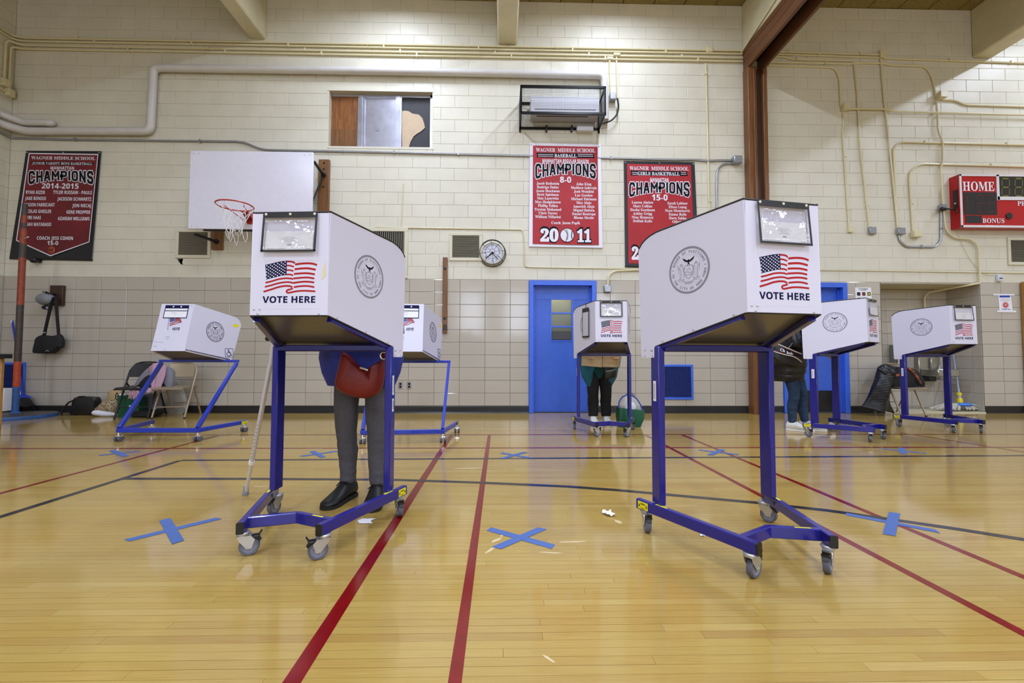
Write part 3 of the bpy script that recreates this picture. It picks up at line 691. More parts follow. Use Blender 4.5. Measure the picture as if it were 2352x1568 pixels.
def caster(parent, x, y, ang, ztop, r=.041):
    ca, sa = math.cos(ang), math.sin(ang); T = lambda v: V(x+ca*v.x-sa*v.y, y+sa*v.x+ca*v.y, v.z)
    q = MB(); q.lathe([(.0, ztop), (.026, ztop), (.029, ztop-.004), (.029, ztop-.008), (.025, ztop-.011), (.025, ztop-.014), (.02, ztop-.016)], 14)
    wy = .026
    for g in (-1, 1):
        q.prism([(g*.016, -.022, ztop-.014), (g*.016, .03, ztop-.014), (g*.016, wy+.024, r+.03), (g*.016, wy+.011, r-.009), (g*.016, wy-.008, r-.009), (g*.016, -.014, r+.03)], (g*.0025, 0, 0))
        q.lathe([(.0045, 0), (.0045, .003)], 8, (g*.0185, wy, r), (g, 0, 0))
    q.box((-.0185, -.022, ztop-.0165), (.0185, .034, ztop-.0135))
    q.xf(T); k = q.build('caster', 'zinc', parent)
    q = MB(); q.cm = 0; q.lathe([(r*.72, -.0115), (r*.93, -.0125), (r, -.008), (r, .008), (r*.93, .0125), (r*.72, .0115)], 28, (0, wy, r), (1, 0, 0), caps=False)
    q.cm = 1
    for g in (-1, 1): q.lathe([(r*.73, g*.0112), (r*.66, g*.0125), (r*.6, g*.008), (r*.25, g*.008), (r*.2, g*.012), (.0, g*.012)], 24, (0, wy, r), (1, 0, 0), caps=False)
    q.xf(T); q.build('wheel', ['tyre_grey', 'hub_grey'], k)
    q = MB(); q.cbox((-.017, .036, ztop-.033), (.017, .066, ztop-.02), .003); q.bar((-.0, .06, ztop-.024), (0, .073, ztop-.005), .026, .006); q.bar((0, .06, ztop-.03), (0, .07, ztop-.045), .024, .006); q.xf(T); q.build('brake_pedal', 'black_plastic', k)
ZR = .156
def hazard(q, q2, o, xd, yd, w, h):
    o, xd, yd = V(*o), V(*xd), V(*yd); F = lambda u, v, n_=.0: o+xd*u*w+yd*v*h
    q.face([F(0, 0), F(1, 0), F(1, 1), F(0, 1)])
    nn = xd.cross(yd)*.0006; F2 = lambda u, v: F(u, v)+nn
    for pts in ([(.08, .3), (.14, .62), (.2, .45), (.12, .25)], [(.92, .3), (.86, .62), (.8, .45), (.88, .2)]): ribbon(q2, pts, .05, F2)
    for v in (.75, .63, .16): ribbon(q2, [(.28, v), (.72, v)], .07, F2)
def booth():
    t = thing('voting_booth', '', 'voting booth', local=True)
    for g in (-1, 1):                            # base rails
        a, b = V(g*.372, .10, ZR-.025), V(g*.175, -.498, ZR-.025)
        q = MB(); q.bar(a, b, .03, .05); rl = q.build('rail', 'booth_blue', t)
        d = (b-a).normalized(); q = MB(); q.bar(b-d*.001, b+d*.006, .0305, .0505); q.build('end_cap', 'black_plastic', rl)
        sd = V(g*d.y*-1, g*d.x, 0); sd = sd if sd.x*g > 0 else -sd
        o_ = sd*.0156
        y1, y2 = MB(), MB(); xd = d if g < 0 else -d
        st = (a+d*.012 if g < 0 else a+d*.078)+o_-V(0, 0, .019)
        hazard(y1, y2, st, xd, (0, 0, 1), .066, .038); wl_ = y1.build('warning_label', 'yellow_label', rl, smooth=False, fix=False); y2.build('warning_label', 'ink_black', rl, smooth=False, fix=False)
        q = MB(); c_ = a+d*.15; n_ = V(-d.y, d.x, 0)*.007; q.face([c_+d*s*.035+n_*k+V(0, 0, .0256) for s, k in ((-1, -1), (1, -1), (1, 1), (-1, 1))]); q.build('rail_label', 'yellow_label', rl, smooth=False, fix=False)
        for s in (.02, .15): MB().lathe([(.009, 0), (.009, .002)], 10, a+d*s-o_+V(0, 0, .0), -sd).build('hole_plug', 'black_plastic', rl)
        q = MB(); q.cbox((min(g*.33, g*.295), -.037, ZR-.002), (max(g*.33, g*.295), .037, .933), .004); up = q.build('upright', 'booth_blue', t)
        for z0, z1 in ((.66, .76),) if g < 0 else ((.58, .65), (.67, .775)):
            q = MB(); q2 = MB()
            q.face([(g*.3306, y, z) for y, z in ((-.012*g*-1 if 0 else -.014, z0), (.014, z0), (.014, z1), (-.014, z1))])
            for i in range(12): zz = z0+.012+(z1-z0-.024)*i/12; q2.face([(g*.3311, -.003, zz), (g*.3311, .009, zz), (g*.3311, .009, zz+.0035), (g*.3311, -.003, zz+.0035)])
            q.build('asset_label', 'white_label', up, smooth=False, fix=False); q2.build('barcode', 'ink_grey', up, smooth=False, fix=False)
        ang = {(-1): .9, 1: -.5}[g]
        caster(t, g*.345, .075, 2.9 if g < 0 else -2.6, ZR-.05)
        caster(t, g*.184, -.465, -1.15 if g < 0 else 2.2, ZR-.05)
    q = MB(); q.bar((-.192, -.425, ZR-.025), (-.0, -.352, ZR-.025), .028, .0495); q.bar((0, -.352, ZR-.025), (.192, -.425, ZR-.025), .028, .0495)
    bb = q.build('base_brace', 'booth_blue', t)
    q = MB(); q.face([(x, y, ZR+.0006) for x, y in ((.09, -.398), (.15, -.42), (.154, -.41), (.094, -.387))]); q.build('rail_label', 'yellow_label', bb, smooth=False, fix=False)
    q = MB(); q.cbox((-.3285, -.014, .906), (.3285, .02, .932), .003); q.build('crossbar', 'booth_blue', t)
    q = MB(); q.add([(-.325, .06, .93), (.325, .06, .93), (.176, -.455, 1.076), (-.176, -.455, 1.076), (-.325, .06, .942), (.325, .06, .942), (.176, -.455, 1.088), (-.176, -.455, 1.088)], [(0, 1, 2, 3), (4, 5, 6, 7), (0, 1, 5, 4), (1, 2, 6, 5), (2, 3, 7, 6), (3, 0, 4, 7)])
    q.build('writing_shelf', 'shelf_dark', t, smooth=False)
    for g in (-1, 1): q = MB(); q.bar((g*.31, .005, .925), (g*.17, -.428, 1.046), .028, .028); q.build('shelf_arm', 'booth_blue', t)
    q = MB(); q.bar((-.3, -.03, .925), (.3, -.03, .925), .045, .03); q.build('shelf_arm', 'booth_blue', t)
    # panels
    FP = lambda x, z, l=0.: V(x, -.467+(z-1.06)*.0214-l, z)
    q = MB(); q.prism([FP(-.178, 1.06), FP(.178, 1.06), FP(.173, 1.527), FP(-.173, 1.527)], (0, .008, 0)); fp = q.build('front_panel', 'booth_white', t, smooth=False)
    flag(fp, lambda x, z, l: FP(x, z, l*.4), 0)
    q = MB(); q.tube([FP(-.172, 1.528, -.004), FP(.172, 1.528, -.004)], .0058, 8); q.build('edge_trim', 'black_plastic', fp)
    q = MB(); q.tube([FP(-.176, 1.059, -.004), FP(.176, 1.059, -.004)], .005, 6); q.build('edge_trim', 'black_plastic', fp)
    for x, z in ((-.158, 1.087), (-.132, 1.087), (-.14, 1.067), (.14, 1.067)): MB().lathe([(.0052, 0), (.0045, .002), (.002, .0035)], 10, FP(x, z), (0, -1, 0)).build('screw', 'zinc', fp)
    for g in (-1, 1):
        SX = lambda y, l=0.: V(g*(.178+(y+.467)*.325)+g*l*.951, y-l*.309*0-l*.309, 0)
        SP = lambda y, z, l=0.: SX(y, l)+V(0, 0, z)
        crv = [(.097-.155*(1-math.cos(a)), 1.425+.083*math.sin(a)) for a in [pi/2*k/6 for k in range(7)]]
        poly = [(-.467, 1.06), (-.004, .933), (-.004, .884), (.003, .876), (.074, .876), (.083, .886)]+crv+[(-.4575, 1.527)]
        nn = V(g*-.951, .309, 0)*.007
        q = MB(); q.prism([SP(y, z) for y, z in poly], nn); sp = q.build('side_panel', 'booth_white', t, smooth=False)
        q = MB(); q.tube([SP(y, z, -.003)+V(0, 0, .001) for y, z in crv[1:]+[(-.4575, 1.528)]], .0055, 8); q.build('edge_trim', 'black_plastic', sp)
        q = MB(); q.tube([SP(-.46, 1.058, -.003), SP(-.006, .932, -.003)], .0045, 6); q.build('edge_trim', 'black_plastic', sp)
        for y, z in ((.012, .912), (.02, .912), (.058, .915), (.012, .885), (.06, .885), (-.05, .955), (-.22, 1.002), (-.41, 1.054)):
            MB().lathe([(.0045, 0), (.0038, .002), (.002, .003)], 8, SP(y, z), (g*.951, -.309, 0)).build('screw', 'zinc', sp)
        k = -1 if g > 0 else 1                      # reading direction on that face
        e = V(g*.309, .951, 0)*(1 if g > 0 else -1); c_ = SP(-.2, 1.281, .0008)
        fn = lambda u, v, c_=c_, e=e: c_+e*(u*.1115)+V(0, 0, v*.109)
        seal(sp, fn); eagle(sp, fn)
    # clear document pocket hanging from three snaps
    q = MB(); pk = lambda x, z, l=0.: FP(x, z, .004+.010*max(0, (1.5-z)/.15)+l)
    q.sheet(lambda u, v: pk(-.122+.244*u, 1.348+.155*v, .004+.0025*math.sin(9*u+5*v)*math.sin(7*v+3)), 10, 8, .0006); po = q.build('document_pocket', 'clear_vinyl', fp, smooth=True, fix=False)
    q = MB()
    q.face([pk(x, z, .008) for x, z in ((-.126, 1.5), (.126, 1.5), (.126, 1.5265), (-.126, 1.5265))])
    for a, b in (((-.126, 1.346), (-.116, 1.5)), ((.116, 1.346), (.126, 1.5))): q.face([pk(x, z, .008) for x, z in ((a[0], a[1]), (b[0], a[1]), (b[0], b[1]), (a[0], b[1]))])
    q.face([pk(x, z, .008) for x, z in ((-.126, 1.342), (.126, 1.342), (.126, 1.352), (-.126, 1.352))]); q.build('pocket_border', 'black_plastic', fp, smooth=False, fix=False)
    q = MB(); q.face([pk(x, z, -.0005) for x, z in ((-.112, 1.354), (.108, 1.354), (.108, 1.44), (-.112, 1.44))]); pp = q.build('ballot_notice', 'paper', fp, smooth=False, fix=False)
    q = MB()
    for i, (s, w) in enumerate((('ED/AD 11/076 59', .045), ('Robert Wagner Middle School', .068), ('220 East 76 Street', .042), ('New York, NY 10021', .05))): text(q, s, pk(.0, 1.41-i*.0073, .0006), w, .0032)
    for i in range(9): q.face([pk(-.01+i*.0022, z, .0006) for z in (1.374, 1.38)]+[pk(-.01+i*.0022+.0012, z, .0006) for z in (1.38, 1.374)])
    q.face([pk(x, z, .0006) for x, z in ((-.105, 1.358), (-.02, 1.358), (-.02, 1.3595), (-.105, 1.3595))]); q.face([pk(x, z, .0006) for x, z in ((.075, 1.358), (.1, 1.358), (.1, 1.3595), (.075, 1.3595))])
    q.build('notice_print', 'ink_grey', fp, smooth=False, fix=False)
    for x in (-.112, 0, .112): MB().lathe([(.0065, 0), (.006, .002), (.003, .0035)], 12, pk(x, 1.516, .008), (0, -1, 0)).build('snap_button', 'brass_snap', fp)
    return t
A = booth()
A['group'] = 'blue voting booths with the words VOTE HERE'
def place(t, x, y, rz, lab):
    t.location = (x, y, 0); t.rotation_euler = (0, 0, rz); t['label'] = lab; return t
Bb = copy_tree(A); C_ = copy_tree(A); D_ = copy_tree(A); E_ = copy_tree(A)
place(A, -.9284, 2.4468, -.0665, 'large white voting booth on blue casters, person with red handbag behind it')
place(Bb, 1.0830, 2.2470, .1770, 'near white voting booth on blue wheeled frame, left side with round city seal facing out')
place(C_, 1.2415, 5.4057, -.0388, 'small distant white voting booth in front of the blue door with window')
place(D_, 3.7658, 5.0802, .5918, 'far white voting booth turned sideways, person in dark puffer jacket behind it')
place(E_, 5.5124, 5.6398, .0728, 'far white voting booth in front of the wall alcove and the backpack chair')
q = MB(); f = lambda x, z: V(x, -.467+(z-1.06)*.0214-.0009, z)
q.face([f(x, z) for x, z in ((.146, 1.215), (.166, 1.24), (.165, 1.3), (.155, 1.285), (.148, 1.255))]); q.build('masking_tape', 'masking_tape', A, smooth=False, fix=False)
# second pocket hung over the side of the middle booth
q = MB(); F2 = lambda y, z, l=0.: V(-(.178+(y+.467)*.325)-l, y-.01, z)
for a, b in ((( -.33, 1.12), (-.17, 1.14)), ((-.33, 1.42), (-.17, 1.47))): q.face([F2(a[0], a[1], .012), F2(b[0], a[1], .012), F2(b[0], b[1], .012), F2(a[0], b[1], .012)])
for y in (-.33, -.18): q.face([F2(y, 1.12, .012), F2(y+.012, 1.12, .012), F2(y+.012, 1.46, .012), F2(y, 1.46, .012)])
q.tube([F2(-.25, 1.47, .01), F2(-.25, 1.53, .004)], .003)
po = q.build('hanging_pocket', 'black_plastic', C_, smooth=False)
q = MB(); q.face([F2(y, z, .011) for y, z in ((-.325, 1.13), (-.175, 1.13), (-.175, 1.43), (-.325, 1.43))]); q.build('pocket_film', 'paper_grey', po, smooth=False)

def old_booth():
    t = thing('slanted_booth', '', 'voting booth', local=True)
    Z = .137; m = 'booth_blue_bright'
    q = MB(); q.bar((-.42, 0, Z-.022), (.42, 0, Z-.022), .032, .045); q.build('base_bar', m, t)
    for g in (-1, 1):
        q = MB(); q.bar((g*.405, 0, Z-.022), (g*.544, .63, Z-.022), .03, .044); rl = q.build('rail', m, t)
        y1, y2 = MB(), MB(); xd = V(.215, .976, 0) if g > 0 else V(.215, -.976, 0)
        if g > 0: hazard(y1, y2, (.545, .53, Z-.04), xd, (0, 0, 1), .09, .034)
        else: hazard(y1, y2, (-.548, .62, Z-.04), xd, (0, 0, 1), .09, .034)
        y1.build('warning_label', 'yellow_label', rl, smooth=False, fix=False); y2.build('warning_label', 'ink_black', rl, smooth=False, fix=False)
        q = MB(); q.bar((g*.4, 0, Z), (g*.437, .588, .81), .03, .045, (0, -1, 0)); lg = q.build('leg', m, t)
        q = MB(); q.bar((g*.434-.0, .54, .74), (g*.429, .46, .645), .024, .0465, (0, -1, 0)); q.build('asset_label', 'white_label', lg)
        for x, y in ((g*.405, -.0), (g*.535, .6)):
            q = MB(); q.lathe([(.024, Z-.045), (.024, Z-.053), (.012, Z-.055), (.012, Z-.075)], 12, (x, y, 0)); q.cbox((x-.03, y-.022, .045), (x+.03, y+.03, .067), .004); k = q.build('caster', 'chrome', t)
            for s in (-1, 1): q = MB(); q.lathe([(.0, -.01), (.026, -.011), (.034, -.009), (.034, .009), (.026, .011), (0, .01)], 20, (x+s*.02, y+.004, .034), (1, 0, .05)); q.build('wheel', 'tyre_grey', k)
    q = MB(); q.bar((-.455, .588, .832), (.455, .588, .832), .04, .03); q.build('top_bar', m, t)
    FPt = lambda x, z, l=0.: V(x, .09+(z-.941)*.2514-l, z+l*.25)
    q = MB(); q.add([(-.33, .63, .845), (.33, .63, .845), (.178, .1, .95), (-.178, .1, .95), (-.33, .63, .857), (.33, .63, .857), (.178, .1, .962), (-.178, .1, .962)], [(0, 1, 2, 3), (4, 5, 6, 7), (0, 1, 5, 4), (1, 2, 6, 5), (2, 3, 7, 6), (3, 0, 4, 7)]); q.build('writing_shelf', 'shelf_dark', t, smooth=False)
    q = MB(); q.prism([FPt(-.179, .941), FPt(.179, .941), FPt(.172, 1.462), FPt(-.172, 1.462)], (0, .008, .0)); fp = q.build('front_panel', 'booth_white', t, smooth=False)
    for g in (-1, 1):
        SX = lambda y, z, l=0.: V(g*(.176+max(0, y-.09-(z-.941)*.25)*.262)+g*l, y-.25*l, z)
        crv = [(.812-.12*(1-math.cos(a)), 1.27+.105*math.sin(a)) for a in [pi/2*k/6 for k in range(7)]]
        poly = [(.09, .941), (.60, .838), (.655, .84), (.72, 1.0)]+crv+[(.221, 1.462)]
        q = MB(); q.prism([SX(y, z) for y, z in poly], (-g*.007, .002, 0)); sp = q.build('side_panel', 'booth_white', t, smooth=False)
        for y, z in ((.14, .945), (.36, .90), (.58, .857)): MB().lathe([(.007, 0), (.006, .003), (.002, .005)], 8, SX(y, z), (g, -.25, 0)).build('screw', 'zinc', sp)
        sg = 1 if g > 0 else -1
        fn = lambda u, v, SX=SX, sg=sg: SX(.46+sg*u*.112, 1.17+v*.116, .0015)
        seal(sp, fn, True); eagle(sp, fn)
        if g > 0:
            q = MB(); fn2 = lambda u, v: SX(.63+u*.053, .93+v*.05, .0015)
            for a, b in (((-1, -1), (1, -1)), ((1, -1), (1, 1)), ((1, 1), (-1, 1)), ((-1, 1), (-1, -1))): ribbon(q, [a, b], .09, fn2)
            disc2(q, (-.2, .68), .14, fn2); ribbon(q, [(-.2, .5), (-.15, .1), (.3, .1)], .16, fn2); ribbon(q, [(.25, .05), (.45, -.5), (.7, -.5)], .16, fn2); ribbon(q, [(-.15, .28), (.2, .28)], .12, fn2)
            pts = [(.0+.5*math.cos(a)-.1, -.3+.48*math.sin(a)) for a in [2.2+4.2*i/10 for i in range(11)]]; ribbon(q, pts, .13, fn2)
            q.build('access_sign', 'ink_navy', sp, smooth=False, fix=False)
            q = MB(); q.face([SX(y, z, .001) for y, z in ((.7, 1.245), (.775, 1.245), (.78, 1.28), (.7, 1.28))]); q.build('yellow_tape', 'yellow_label', sp, smooth=False, fix=False)
    # pocket and flag on the sloping front
    zf = lambda v: 1.462-v*.521; P = lambda u, v, l: FPt(u*.35, zf(v), l)
    q = MB(); q.face([P(u, v, .004) for u, v in ((-.37, .03), (.36, .03), (.36, .1), (-.37, .1))])
    for u0, u1, v0, v1 in ((-.37, .36, .145, .16), (-.37, -.35, .1, .3), (.34, .36, .1, .3), (-.37, .36, .295, .31)): q.face([P(u, v, .004) for u, v in ((u0, v0), (u1, v0), (u1, v1), (u0, v1))])
    q.build('document_pocket', 'ink_navy', fp, smooth=False, fix=False)
    q = MB(); q.face([P(u, v, .003) for u, v in ((-.35, .1), (.34, .1), (.34, .3), (-.35, .3))]); q.build('ballot_notice', 'paper', fp, smooth=False, fix=False)
    q = MB(); q.face([P(u, v, .0036) for u, v in ((-.05, .235), (.0, .235), (.0, .241), (-.05, .241))]); q.face([P(u, v, .0036) for u, v in ((-.14, .19), (.02, .19), (.02, .195), (-.14, .195))]); q.build('notice_print', 'ink_grey', fp, smooth=False, fix=False)
    for u in (-.12, .12): MB().lathe([(.009, 0), (.006, .003)], 12, P(u, .063, .004), (0, -.97, .25)).build('snap_button', 'paper', fp)
    fz = lambda x, y: P((x-680)/900+.02, (y-180)/1075, .0015)
    q = MB(); q.face([fz(x, y) for x, y in ((525, 515), (655, 515), (672, 575), (610, 590), (545, 608))]); st = q.build('flag_sticker', 'flag_dull_blue', fp, smooth=False, fix=False)
    q = MB()
    for pts in ([(665, 530), (740, 515), (800, 520)], [(668, 550), (750, 530), (830, 540)], [(675, 570), (750, 550), (845, 560)], [(545, 635), (650, 605), (740, 570), (850, 575)], [(550, 665), (650, 630), (740, 595), (870, 595)], [(560, 695), (640, 660), (700, 655), (760, 625), (875, 600)]): ribbon(q, pts, 15, fz)
    q.build('flag_stripes', 'flag_dull_red', st, smooth=False, fix=False)
    q = MB(); ribbon(q, [(497, 520), (535, 785)], 12, fz); q.build('flag_pole', 'flag_dull_blue', st, smooth=False, fix=False)
    q = MB(); o = fz(748, 788); text(q, sansb('VOTE'), o, .079, .030, (1, 0, 0), (fz(0, 0)-fz(0, 100)).normalized(), bold=.015, warp=lambda x, y, w, h: (x+y*.18, y)); q.build('lettering', 'ink_navy', st, smooth=False, fix=False)
    q = MB(); ribbon(q, [(540, 930), (575, 945), (620, 925)], 8, fz); ribbon(q, [(530, 990), (580, 985), (630, 975)], 6, fz); ribbon(q, [(230, 1050), (400, 1060), (490, 1065)], 5, fz); q.build('scuff_marks', 'ink_grey', st, smooth=False, fix=False)
    for u, v in ((-.44, .9), (-.38, .9), (-.1, .965), (.44, .04)): MB().lathe([(.007, 0), (.006, .003), (.002, .005)], 8, P(u, v, 0), (0, -.97, .25)).build('screw', 'zinc', fp)
    return t
Fb = old_booth(); Fb['group'] = 'older slanted booths with the word VOTE'; Gb = copy_tree(Fb)
place(Fb, -3.5822, 4.6884, .001, 'older white slanted voting booth on bright blue leaning frame, beside the folding chairs')
place(Gb, -1.0217, 4.5746, .0802, 'older white slanted voting booth half hidden behind the booth of the red-bag voter')

# ---------------------------------------------------------------- floor tape crosses, scraps
def cross(s1, s2, lab):
    c = sum((G(*p) for p in s1+s2), V(0, 0, 0))/4; t = thing('tape_cross', lab, 'floor tape', c, group='blue tape crosses on the floor')
    for k, (a, b) in enumerate((s1, s2)):
        a, b = G(*a), G(*b); d = (b-a).normalized(); s = V(-d.y, d.x, 0)*.024; z = V(0, 0, .0014+.0006*k); n_ = 8; q = MB()
        L = [a+(b-a)*i/n_ for i in range(n_+1)]
        e = lambda i: (s*.35 if i == 0 else -s*.3 if i == n_ else V(0, 0, 0))
        up, dn = [], []
        for i, p in enumerate(L): up.append(p+s+z+d*R.uniform(-.004, .004)); dn.append(p-s+z+d*(.012 if i in (0, n_) else 0))
        q.loft([[u_, d__, d__+V(0, 0, .0003), u_+V(0, 0, .0003)] for u_, d__ in zip(up, dn)]); q.build('tape_strip', 'tape_blue', t, smooth=False)
cross(((288, 1242), (500, 1191)), ((378, 1192), (409, 1245)), 'large blue tape cross in the near floor beside the cane tip')
cross(((1120, 1214), (1268, 1255)), ((1247, 1213), (1142, 1258)), 'blue tape cross between the two near booths, right of the red line')
cross(((1940, 1180), (2152, 1220)), ((2055, 1177), (2042, 1228)), 'blue tape cross lying over the curved black line on the right')
cross(((225, 1046), (318, 1036)), ((257, 1034), (289, 1048)), 'small blue tape cross in front of the slanted booth with folding chairs')
cross(((690, 1048), (775, 1036)), ((716, 1036), (742, 1050)), 'small blue tape cross to the left of the grey trouser legs')
cross(((1150, 1040), (1214, 1051)), ((1208, 1038), (1154, 1053)), 'small blue tape cross beyond the black line, between the second red line and middle booth')
cross(((1604, 1033), (1695, 1044)), ((1660, 1032), (1631, 1045)), 'small blue tape cross seen through the frame of the near seal booth')
cross(((2024, 1030), (2125, 1041)), ((2070, 1028), (2075, 1042)), 'small blue tape cross in front of the two far right booths')
def scrap(px, lab, sz, h, seed):
    rr = random.Random(seed); c = G(*px); t = thing('paper_scrap', lab, 'paper scrap', c); q = MB()
    q.sheet(lambda u, v: c+V((u-.5)*sz[0]+.15*sz[0]*math.sin(5*v+seed), (v-.5)*sz[1], .002+h*abs(math.sin(4*u+3*v+seed))), 6, 5, .0008); q.build('scrap_sheet', 'paper', t, smooth=False)
scrap((1398, 1182), 'crumpled white paper scrap on the open floor', (.05, .07), .016, 1); scrap((841, 1197), 'flat white paper scrap on the floor under the near left booth', (.07, .07), .001, 2)
scrap((1613, 1230), 'tiny white scrap under the rail of the near seal booth', (.02, .02), .004, 3)

# ---------------------------------------------------------------- aluminium cane leaning on the near left booth
tip = V(-1.633, 2.868, 0); topp = V(-1.315, 2.53, .86)
t = thing('walking_cane', 'aluminium walking cane with grey rubber tip leaning on the near left booth', 'cane', tip)
ax = (topp-tip).normalized(); L = (topp-tip).length
def cp(s): return tip+ax*s
q = MB(); q.tube([cp(.03), cp(.27)], .0105, 12); q.build('lower_tube', 'cane_alu', t)
q = MB(); pts = [cp(.25), cp(L-.04), cp(L-.03)+V(.004, 0, .006), cp(L+.03)+V(.0, .0, .02), cp(L+.08)+V(.0, .0, .03)]; q.tube(pts, .0135, 12); ut = q.build('upper_tube', 'cane_alu', t)
q = MB()
hh = cp(L+.08)+V(0, 0, .03); q.tube([hh, hh+ax*.03, hh+V(-.03, .05, .04), hh+V(-.08, .1, .035), hh+V(-.1, .12, .02)], .014, 10); q.build('handle', 'black_rubber', t)
q = MB(); q.lathe([(.0165, -.012), (.0165, .012)], 12, cp(.255), ax); q.build('lock_collar', 'white_label', t)
q = MB(); q.lathe([(.019, .0), (.02, .004), (.019, .012), (.0165, .02), (.016, .05), (.013, .058)], 16, tip+V(0, 0, .003), (ax.x*.5, ax.y*.5, ax.z)); q.build('rubber_tip', 'hub_grey', t)
q = MB()
for i in range(10): q.lathe([(.003, 0), (.003, .0012)], 6, cp(.3+i*.026)+V(0, -.0132, .0), (0, -1, 0))
q.build('adjust_holes', 'black_plastic', ut)

# ---------------------------------------------------------------- people
def ringz(z, rx, ry, cx=0., cy=0., n_=28, fold=0., ph=0., nf=7):
    return [V(cx+rx*(1+fold*math.sin(nf*a+ph))*math.cos(a), cy+ry*(1+fold*math.sin(nf*a+ph))*math.sin(a), z) for a in [2*pi*k/n_ for k in range(n_)]]
def shoe(parent, heel, toe, h, mu, ms, laces):
    heel, toe = V(*heel), V(*toe); d = (toe-heel).normalized(); s = V(-d.y, d.x, 0); L = (toe-heel).length
    prof = [(0, .032, .085), (.06, .041, .112), (.2, .044, .122), (.36, .043, .118), (.5, .046, .09), (.68, .051, .066), (.82, .051, .052), (.92, .044, .046), (.97, .033, .04), (1, .014, .03)]
    def ring(t, w, z0, z1): return [heel+d*(t*L)+s*(w*math.cos(a))+V(0, 0, z0+(z1-z0)*(.5+.5*math.sin(a))*(1 if math.sin(a) > 0 else .9)) for a in [2*pi*k/14 for k in range(14)]]
    q = MB(); q.loft([ring(t, w, .012, zt*h) for t, w, zt in prof]); sh = q.build('shoe', mu, parent)
    q = MB(); q.loft([[heel+d*(t*L)+s*(w*1.06*c)+V(0, 0, z) for c, z in ((-1, .002), (1, .002), (1, .019), (-1, .019))] for t, w, zt in [(-.01, .028, 0)]+prof[1:-1]+[(1.0, .018, 0), (1.012, .008, 0)]]); q.build('sole', ms, sh)
    q = MB()
    for i in range(4):
        t = .4+i*.07; c = heel+d*(t*L); z = (.097-.012*i)*h; q.tube([c-s*.026+V(0, 0, z-.008), c+V(0, 0, z+.003), c+s*.026+V(0, 0, z-.008)], .003, 6)
    c = heel+d*(.4*L)+V(0, 0, .1*h); q.tube([c, c+s*.02+V(0, 0, .012), c+s*.045+V(0, 0, -.006)], .003, 6); q.tube([c, c-s*.02+V(0, 0, .012), c-s*.045+V(0, 0, -.012)], .003, 6)
    q.build('laces', laces, sh)
